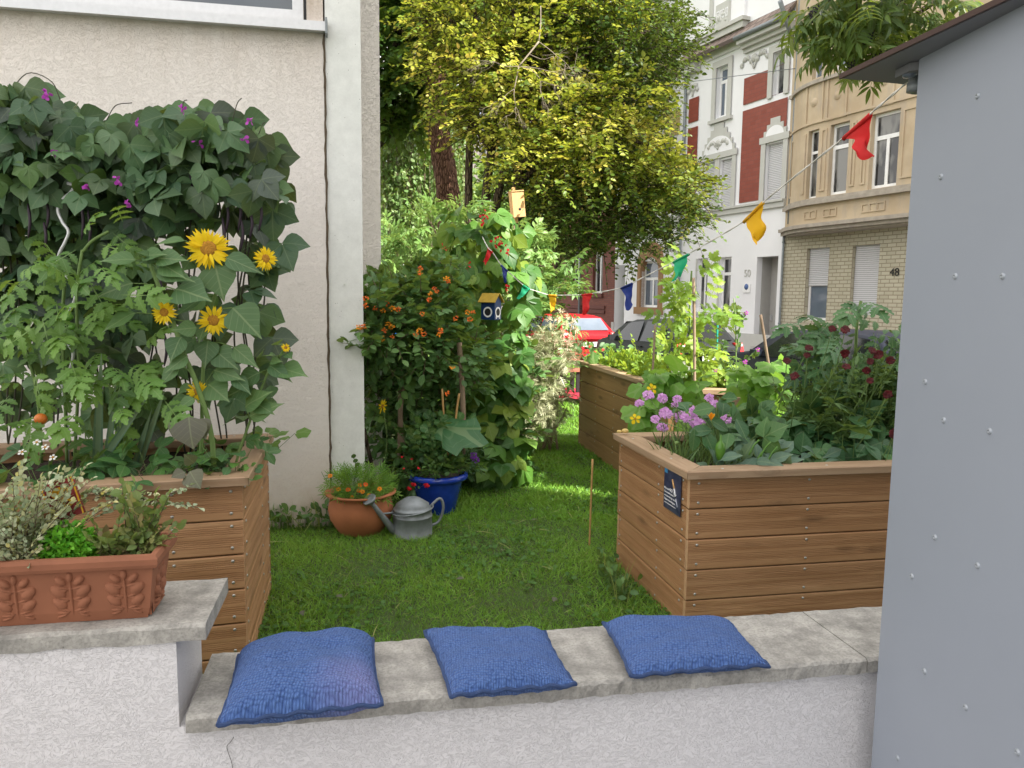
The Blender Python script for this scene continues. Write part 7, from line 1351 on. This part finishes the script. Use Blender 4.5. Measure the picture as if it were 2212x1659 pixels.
# copper-tinged beech with several stems
be = thing('beech_tree', atZ(1045, 900, 0) * V3(0, 0, 0) + V3(-.35, 11.2, 0), 'sunlit yellow-green beech with several slim stems and tiers of autumn-tinged leaves', 'tree')
BEE = [(1180, 250, 10.6, (1.1, .8, .55)), (1080, 150, 10.7, (1.0, .9, .5)), (1000, 60, 10.8, (.75, .8, .5)), (1150, 30, 11., (1.5, 1.1, .7)), (1330, 40, 11.1, (1.0, 1.0, .75)), (1360, 140, 11., (.85, .9, .6)), (1340, 240, 10.8, (.75, .9, .45)), (1300, 340, 10.5, (1.1, .9, .45)), (1420, 390, 10.5, (.75, .8, .32)), (1430, 460, 10.5, (.65, .7, .32)), (1290, 450, 10.7, (.95, .8, .42)), (1190, 380, 10.5, (.8, .8, .35)), (1350, 520, 10.6, (.75, .7, .24)), (1470, 410, 10.3, (.35, .4, .22)), (1490, 470, 10.3, (.25, .3, .12)), (1230, 510, 10.9, (.6, .6, .25)), (1060, 250, 10.6, (.6, .6, .3)), (930, 170, 10.7, (.25, .4, .12)), (960, 250, 10.7, (.35, .4, .12)), (1150, -170, 11.4, (2.0, 1.8, 1.2)), (1220, 300, 11.9, (1.5, .8, .9)), (1300, 420, 11.8, (1.4, .7, .8)), (1280, 140, 12.2, (1.6, .8, 1.2))]
bee_x = np.array([0, 40, 100, 150, 200, 250, 300, 370, 450, 520, 560]); bee_r = np.array([1480, 1500, 1495, 1460, 1420, 1425, 1445, 1520, 1530, 1455, 1390])
def bee_mask(x, y):
    sparse = (x > 900) & (x < 1085) & (y > 300) & (y < 520); nb_ = (x > 1090) & (x < 1145) & (y > 395) & (y < 490)
    return (x < np.interp(y, bee_x, bee_r)) & (~sparse | (rng.random(len(x)) < .12)) & (~nb_ | (rng.random(len(x)) < .3))
dark_ = lambda b: (b[0] > 1290 and b[1] < 220) or (b[0] > 1185 and b[1] > 410) or b[2] > 11.5 or b[1] < -100  # crown parts whose shade is painted by the darker leaf colour
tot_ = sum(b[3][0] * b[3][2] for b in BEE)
for kind_, mt_ in ((False, 'l_beech'), (True, 'l_beech_shade')):
    bs_ = [b for b in BEE if bool(dark_(b)) == kind_]; mb = MB(); crown(mb, bs_, int(7400 * sum(b[3][0] * b[3][2] for b in bs_) / tot_), .38, 11, 0.071 if not kind_ else .064, droop=.25, mask=bee_mask); o = fol(be, mb, (mt_, 'bark'), 'crown'); o['label'] = 'yellowing sunlit outer leaves' if not kind_ else 'leaves coloured darker for shade at the right, low down and behind'
mb = MB(); Bz = V3(-.35, 11.2, 0)
for x0, x1, xt, r_ in ((1018, 1012, 1030, .075), (1040, 1052, 1110, .085), (1062, 1080, 1230, .075), (1113, 1118, 1150, .10)): limb(mb, [V3(*atY(x0, 640, 11.2)[:2], 0), atY(x0, 600, 11.2), atY(x1, 400, 11.2), atY((x1 + xt) / 2, 200, 11.2), atY(xt, 20, 11.2)], r_, r_ * .5)
for pts, r_ in (([(1118, 400), (1200, 330), (1330, 300), (1450, 330)], .045), ([(1115, 420), (1230, 420), (1380, 440), (1500, 470)], .04), ([(1060, 330), (1000, 240), (930, 200)], .035), ([(1140, 200), (1260, 120), (1420, 60)], .05), ([(1150, 120), (1000, 60), (940, 20)], .045), ([(1230, 420), (1300, 490), (1380, 540)], .025), ([(1118, 380), (1170, 280), (1210, 180), (1340, 160)], .04)): limb(mb, [atY(x, y, 10.95) for x, y in pts], r_, r_ * .3)
mb.build('trunk', M['bark'], be)
mb = MB()
def fork(p, d, L, r, lev):
    q = p + d * L; limb(mb, [p, (p + q) / 2 + rng.normal(size=3) * L * .08, q], r, r * .6, 0, 6)
    if lev:
        for _ in range(3 if lev > 1 else 4): fork(q if rng.random() < .6 else p + d * L * rng.uniform(.4, 1), nrm(d + rng.normal(size=3) * .55 - UP * .25), L * rng.uniform(.55, .8), r * .55, lev - 1)
a, b, c, e = atY(1168, 13, 9.8), atY(1164, 90, 9.75), atY(1121, 143, 9.7), atY(1111, 192, 9.7)
limb(mb, [a, (a + b) / 2 + V3(.01, 0, 0), b], .006, .007, 0, 8); limb(mb, [b, (b + c) / 2 + V3(.01, 0, .01), c], .011, .009, 0, 8); limb(mb, [c, (c + e) / 2, e], .008, .006, 0, 8)
for p, d, L_n, r_, lev in ((b, (.6, -.1, -.5), .30, .005, 3), (c, (-.8, -.1, .1), .30, .005, 3), (c, (.6, -.1, -.4), .34, .005, 3), (c, (.95, 0, -.15), .40, .005, 3), (e, (-.5, -.1, -.5), .22, .004, 3), (e, (.1, -.1, -1), .22, .004, 3), ((b + c) / 2, (.9, -.1, -.1), .3, .004, 3)): fork(np.array(p), nrm(V3(*d)), L_n, r_, lev)
mb.build('dead_branch', plain('dry_twigs', (.24, .20, .16), .9), be)
# wooden nest box on the beech stem
nbx = atY(1117, 442, 9.8); nt = thing('nest_box', nbx, 'plain wooden nest box hung on a beech stem above the bean tower', 'nest box'); X = nrm(V3(.96, .28, .12)); Z = nrm(V3(.12, 0, 1) - X * np.dot(X, V3(.12, 0, 1))); Yv = np.cross(Z, X); m, t = newmat('raw_pine'); finish(t, mix(t, noise(t, coords(t, 'Object', (30, 30, 3)), 1.5, 4), (.48, .27, .11), (.62, .39, .18)), .7); M['pine'] = m
mb = MB(); box(mb, nbx, .078, .07, .155, 0, X, Yv, Z); mb.build('box', M['pine'], nt); mb = MB(); box(mb, nbx + Z * .162 - Yv * .004, .080, .078, .006, 0, X, Yv, Z); mb.build('roof', M['pine'], nt); mb = MB(); lathe(mb, [(.018, 0), (.016, .002), (0, .002)], nbx - Yv * .0715 - Z * .06 + X * .01, 16, 0, -Yv); mb.build('entrance_hole', M['black'], nt)
mb = MB(); box(mb, nbx + Yv * .10, .02, .02, .22, 0, X, Yv, Z); mb.build('batten', M['pine'], nt)
# pine trunk
pi_ = thing('pine_tree', V3(*atY(985, 600, 14)[:2], 0), 'old pine with thick reddish leaning trunk behind the beech stems', 'tree'); mb = MB(); P = spline([V3(*atY(1000, 640, 14)[:2], -.05), atY(975, 500, 14), atY(962, 380, 14), atY(945, 250, 14), atY(938, 100, 14), atY(930, -200, 14)], 60); nn_ = 18; V = []
for i, p in enumerate(P):
    for j in range(nn_):
        a_ = 2 * math.pi * j / nn_; rr = (.23 - .0012 * i) * (1 + .07 * math.sin(j * 5.3 + i * .35) + .05 * math.sin(j * 2.1 - i * .9)); V.append(p + V3(rr * math.cos(a_), rr * math.sin(a_), 0))
mb.add(V, [(i * nn_ + j, i * nn_ + (j + 1) % nn_, (i + 1) * nn_ + (j + 1) % nn_, (i + 1) * nn_ + j) for i in range(59) for j in range(nn_)], 0, None, True); mb.build('trunk', M['bark_pine'], pi_)
mb = MB(); crown(mb, [(940, -260, 14, (2., 2., .9)), (860, -150, 14, (1.2, 1.2, .6))], 500, .4, 12, .12, T_nar, droop=.1); fol(pi_, mb, ('l_tree', 'bark'), 'crown')
# dark maple at the upper left
def tree(name, label, base, blobs, n, L, k, size, mat, T=T_tree, droop=.25, tr=.16, bark='bark', tilt=.4):
    rt = thing(name, base, label, 'tree', 'trees beyond the garden'); mb = MB(); crown(mb, blobs, n, L, k, size, T, droop, tilt=tilt); fol(rt, mb, (mat, 'bark'), 'crown'); mb = MB(); top = atY(*blobs[0][:3]); limb(mb, [np.array(base, float), np.array(base) * .5 + top * .5 + V3(.1, 0, -.3), top], tr, tr * .4)
    for b_ in blobs[1:]: limb(mb, [np.array(base) * .45 + top * .55, atY(*b_[:3])], tr * .45, tr * .15)
    mb.build('trunk', M[bark], rt); return rt
tree('maple_tree', 'dark green maple whose leaves touch the house corner', V3(-5.2, 15, 0), [(870, 60, 14.5, (.9, .9, 1.0)), (860, 180, 14.5, (.75, .8, .55)), (900, 240, 15, (.6, .7, .35)), (930, -20, 15, (1.2, 1., .9)), (840, -120, 15, (1.5, 1.2, 1.)), (850, 235, 14.6, (.5, .6, .3))], 1250, .5, 12, .13, 'l_tree', T_bean)
wb = thing('weeping_birch', V3(-2.9, 18, 0), 'weeping birch with long hanging leafy strands behind the house corner', 'tree'); mb = MB(); n = 420; xs_ = np.concatenate([rng.uniform(815, 935, 330), rng.uniform(935, 1010, 90)]); y0_ = rng.uniform(180, 420, n); ln = rng.uniform(1.0, 2.9, n)
for j in range(34):
    t = j / 34; P = np.array([atY(x, y, Y_) for x, y, Y_ in zip(xs_, y0_, 17 + (np.arange(n) % 7) * .35)]); P = P - UP * (ln * t)[:, None] + V3(1, 0, 0) * (.12 * np.sin(t * 4 + np.arange(n)))[:, None] + rng.normal(size=(n, 3)) * .05; leaves(mb, T_small, P, rng.normal(size=(n, 3)) * .5 - UP * .8, rdir(n), rng.uniform(.07, .13, n), 0)
P = np.array([atY(x, y, Y_) for x, y, Y_ in zip(xs_, y0_, 17 + (np.arange(n) % 7) * .35)]); twigs(mb, P, P - UP * ln[:, None], .006, .003, 1); fol(wb, mb, ('l_birch', 'twig'), 'crown'); mb = MB(); limb(mb, [V3(-2.9, 18, 0), V3(-2.9, 18, 3), atY(890, 200, 18.2), atY(900, -60, 18.2)], .2, .06); 
for k in range(0, n, 12): q = P[k]; limb(mb, [atY(890, 220, 18.2), (atY(890, 220, 18.2) + q) / 2 + UP * .5, q], .03, .01, 0, 8)
mb.build('trunk', plain('birch_bark', (.5, .48, .44), .8, var=.5, scale=6), wb)
tree('bushy_tree', 'bright leafy tree far behind the beech stems', V3(-1.2, 27, 0), [(1080, 430, 27, (1.6, 1.2, 1.2)), (1000, 520, 26, (1.6, 1.2, 1.0)), (900, 560, 25, (1.5, 1.2, .9)), (1010, 610, 24, (1.6, 1.2, .6)), (1150, 500, 27, (1.2, 1., 1.1)), (960, 440, 27, (1., 1., .7))], 1100, .7, 12, .20, 'l_birch')
tree('shady_tree', 'darker broad tree closing the view behind the brick houses', V3(1.2, 30, 0), [(1240, 300, 30, (2.6, 1.8, 2.2)), (1300, 120, 31, (3., 2., 2.4)), (1130, 120, 32, (3.2, 2., 3.)), (1000, 60, 33, (2.6, 2., 3.)), (1180, 420, 29, (1.6, 1.4, 1.2)), (1120, 620, 26, (1.2, 1., .8))], 1300, .9, 12, .26, 'l_tree')
rt = plant('garden_shrub', 'loose sunny shrubs along the far garden edge beside the playground', atZ(880, 760, 0), 'shrub'); mb = MB(); bush(mb, [(850, 625, 13, (.8, .6, .35)), (930, 620, 13.5, (.8, .6, .35)), (880, 670, 12, (.8, .6, .5)), (980, 650, 12.5, (.7, .6, .4))], 190, .35, 10, .13, T_oval, up=.4); fol(rt, mb, ('l_elder', 'twig'))
mb = MB(); P = [atY(835, 632, 10.5), atY(865, 622, 10.6), atY(872, 632, 10.6), atY(845, 645, 10.5)]; prism(mb, P, UP * -.02); box(mb, atY(855, 640, 10.6) - UP * .5, .02, .02, .5); tag(mb.build('play_canopy', plain('playground_blue', (.02, .16, .62), .5)), 'small blue playground roof on a post behind the lantana', 'play equipment')
# tree overhanging beside the shed
ov = thing('ash_tree', V3(3.35, 5.2, 0), 'ash tree whose berried twigs hang over the shed roof', 'tree'); mb = MB(); n = 0
for (x, y, Y_, r, m_, sz) in ((1790, 20, 4.7, (.14, .3, .12), 26, .30), (1870, 20, 4.7, (.22, .3, .16), 52, .30), (1960, 40, 4.8, (.18, .3, .16), 40, .30), (1880, 80, 4.6, (.22, .3, .10), 26, .28), (1830, 95, 4.6, (.12, .2, .08), 9, .26), (1920, 100, 4.7, (.12, .2, .09), 12, .26), (1900, -70, 4.7, (.35, .3, .14), 30, .30), (2020, 20, 4.9, (.2, .3, .15), 26, .3)):
    P, d = blob_pts(m_, atY(x, y, Y_), r, .8); leaves(mb, T_pinn, P, nrm(d * V3(1, 1, .2) + rng.normal(size=P.shape) * .5 - UP * .45 + V3(-.3, 0, 0)), V3(0, -.2, .8) + rng.normal(size=P.shape) * .35, sz * rng.uniform(.7, 1.15, m_), 0)
for c_, r_, m_ in ((V3(5.6, 8.0, 7.9), V3(1.5, 1.4, 1.0), 420), (V3(4.9, 7.0, 6.8), V3(.6, .6, .5), 50)):  # unseen high crown, added to shade the right side of the beech
    P, d = blob_pts(m_, c_, r_, .8); leaves(mb, T_pinn, P, nrm(d * V3(1, 1, .2) + rng.normal(size=P.shape) * .5 - UP * .4), V3(0, -.2, .8) + rng.normal(size=P.shape) * .35, .36 * rng.uniform(.7, 1.15, m_), 0)
fol(ov, mb, ('l_over',), 'crown'); mb = MB(); limb(mb, [V3(3.35, 5.2, -.05), V3(3.3, 5.2, 2), V3(3.1, 5.1, 3.6)], .11, .07); limb(mb, [V3(3.2, 5.15, 2.9), V3(4.2, 6.2, 5.8), V3(5.6, 8, 7.9)], .08, .03)
for pts in ([(2130, -60), (1990, -20), (1890, 60), (1850, 130), (1837, 158)], [(2130, -60), (2010, 10), (1950, 60), (1900, 160)], [(2100, -80), (1900, -40), (1790, 0), (1745, 20)], [(1990, -20), (1930, 40), (1880, 120)], [(1890, -30), (1850, 60), (1800, 95)]): limb(mb, [V3(3.1, 5.1, 3.6)] + [atY(x, y, 4.75) for x, y in pts], .03, .004)
mb.build('trunk', M['bark'], ov)
for x, y in ((1752, 35), (1760, 25), (1885, 150), (1880, 78), (1838, 140), (1848, 152), (1925, 95), (1905, 120)):
    mb = MB(); c = atY(x, y, 4.6)
    for k in range(14): ellipsoid(mb, c + rng.normal(size=3) * V3(.010, .010, .018), V3(1, 0, 0), V3(0, 1, 0), UP, .006, .006, .006, 6, 4)
    mb.build('berry_cluster', M['berry'], ov)
# wire crossing the street, with a street-lamp stay
mb = MB(); tube(mb, [atY(1400, 188, 27), atY(1725, 147, 24)], .012, 5); tag(mb.build('wire', M['zinc']), 'thin wire strung across in front of the white house', 'wire')
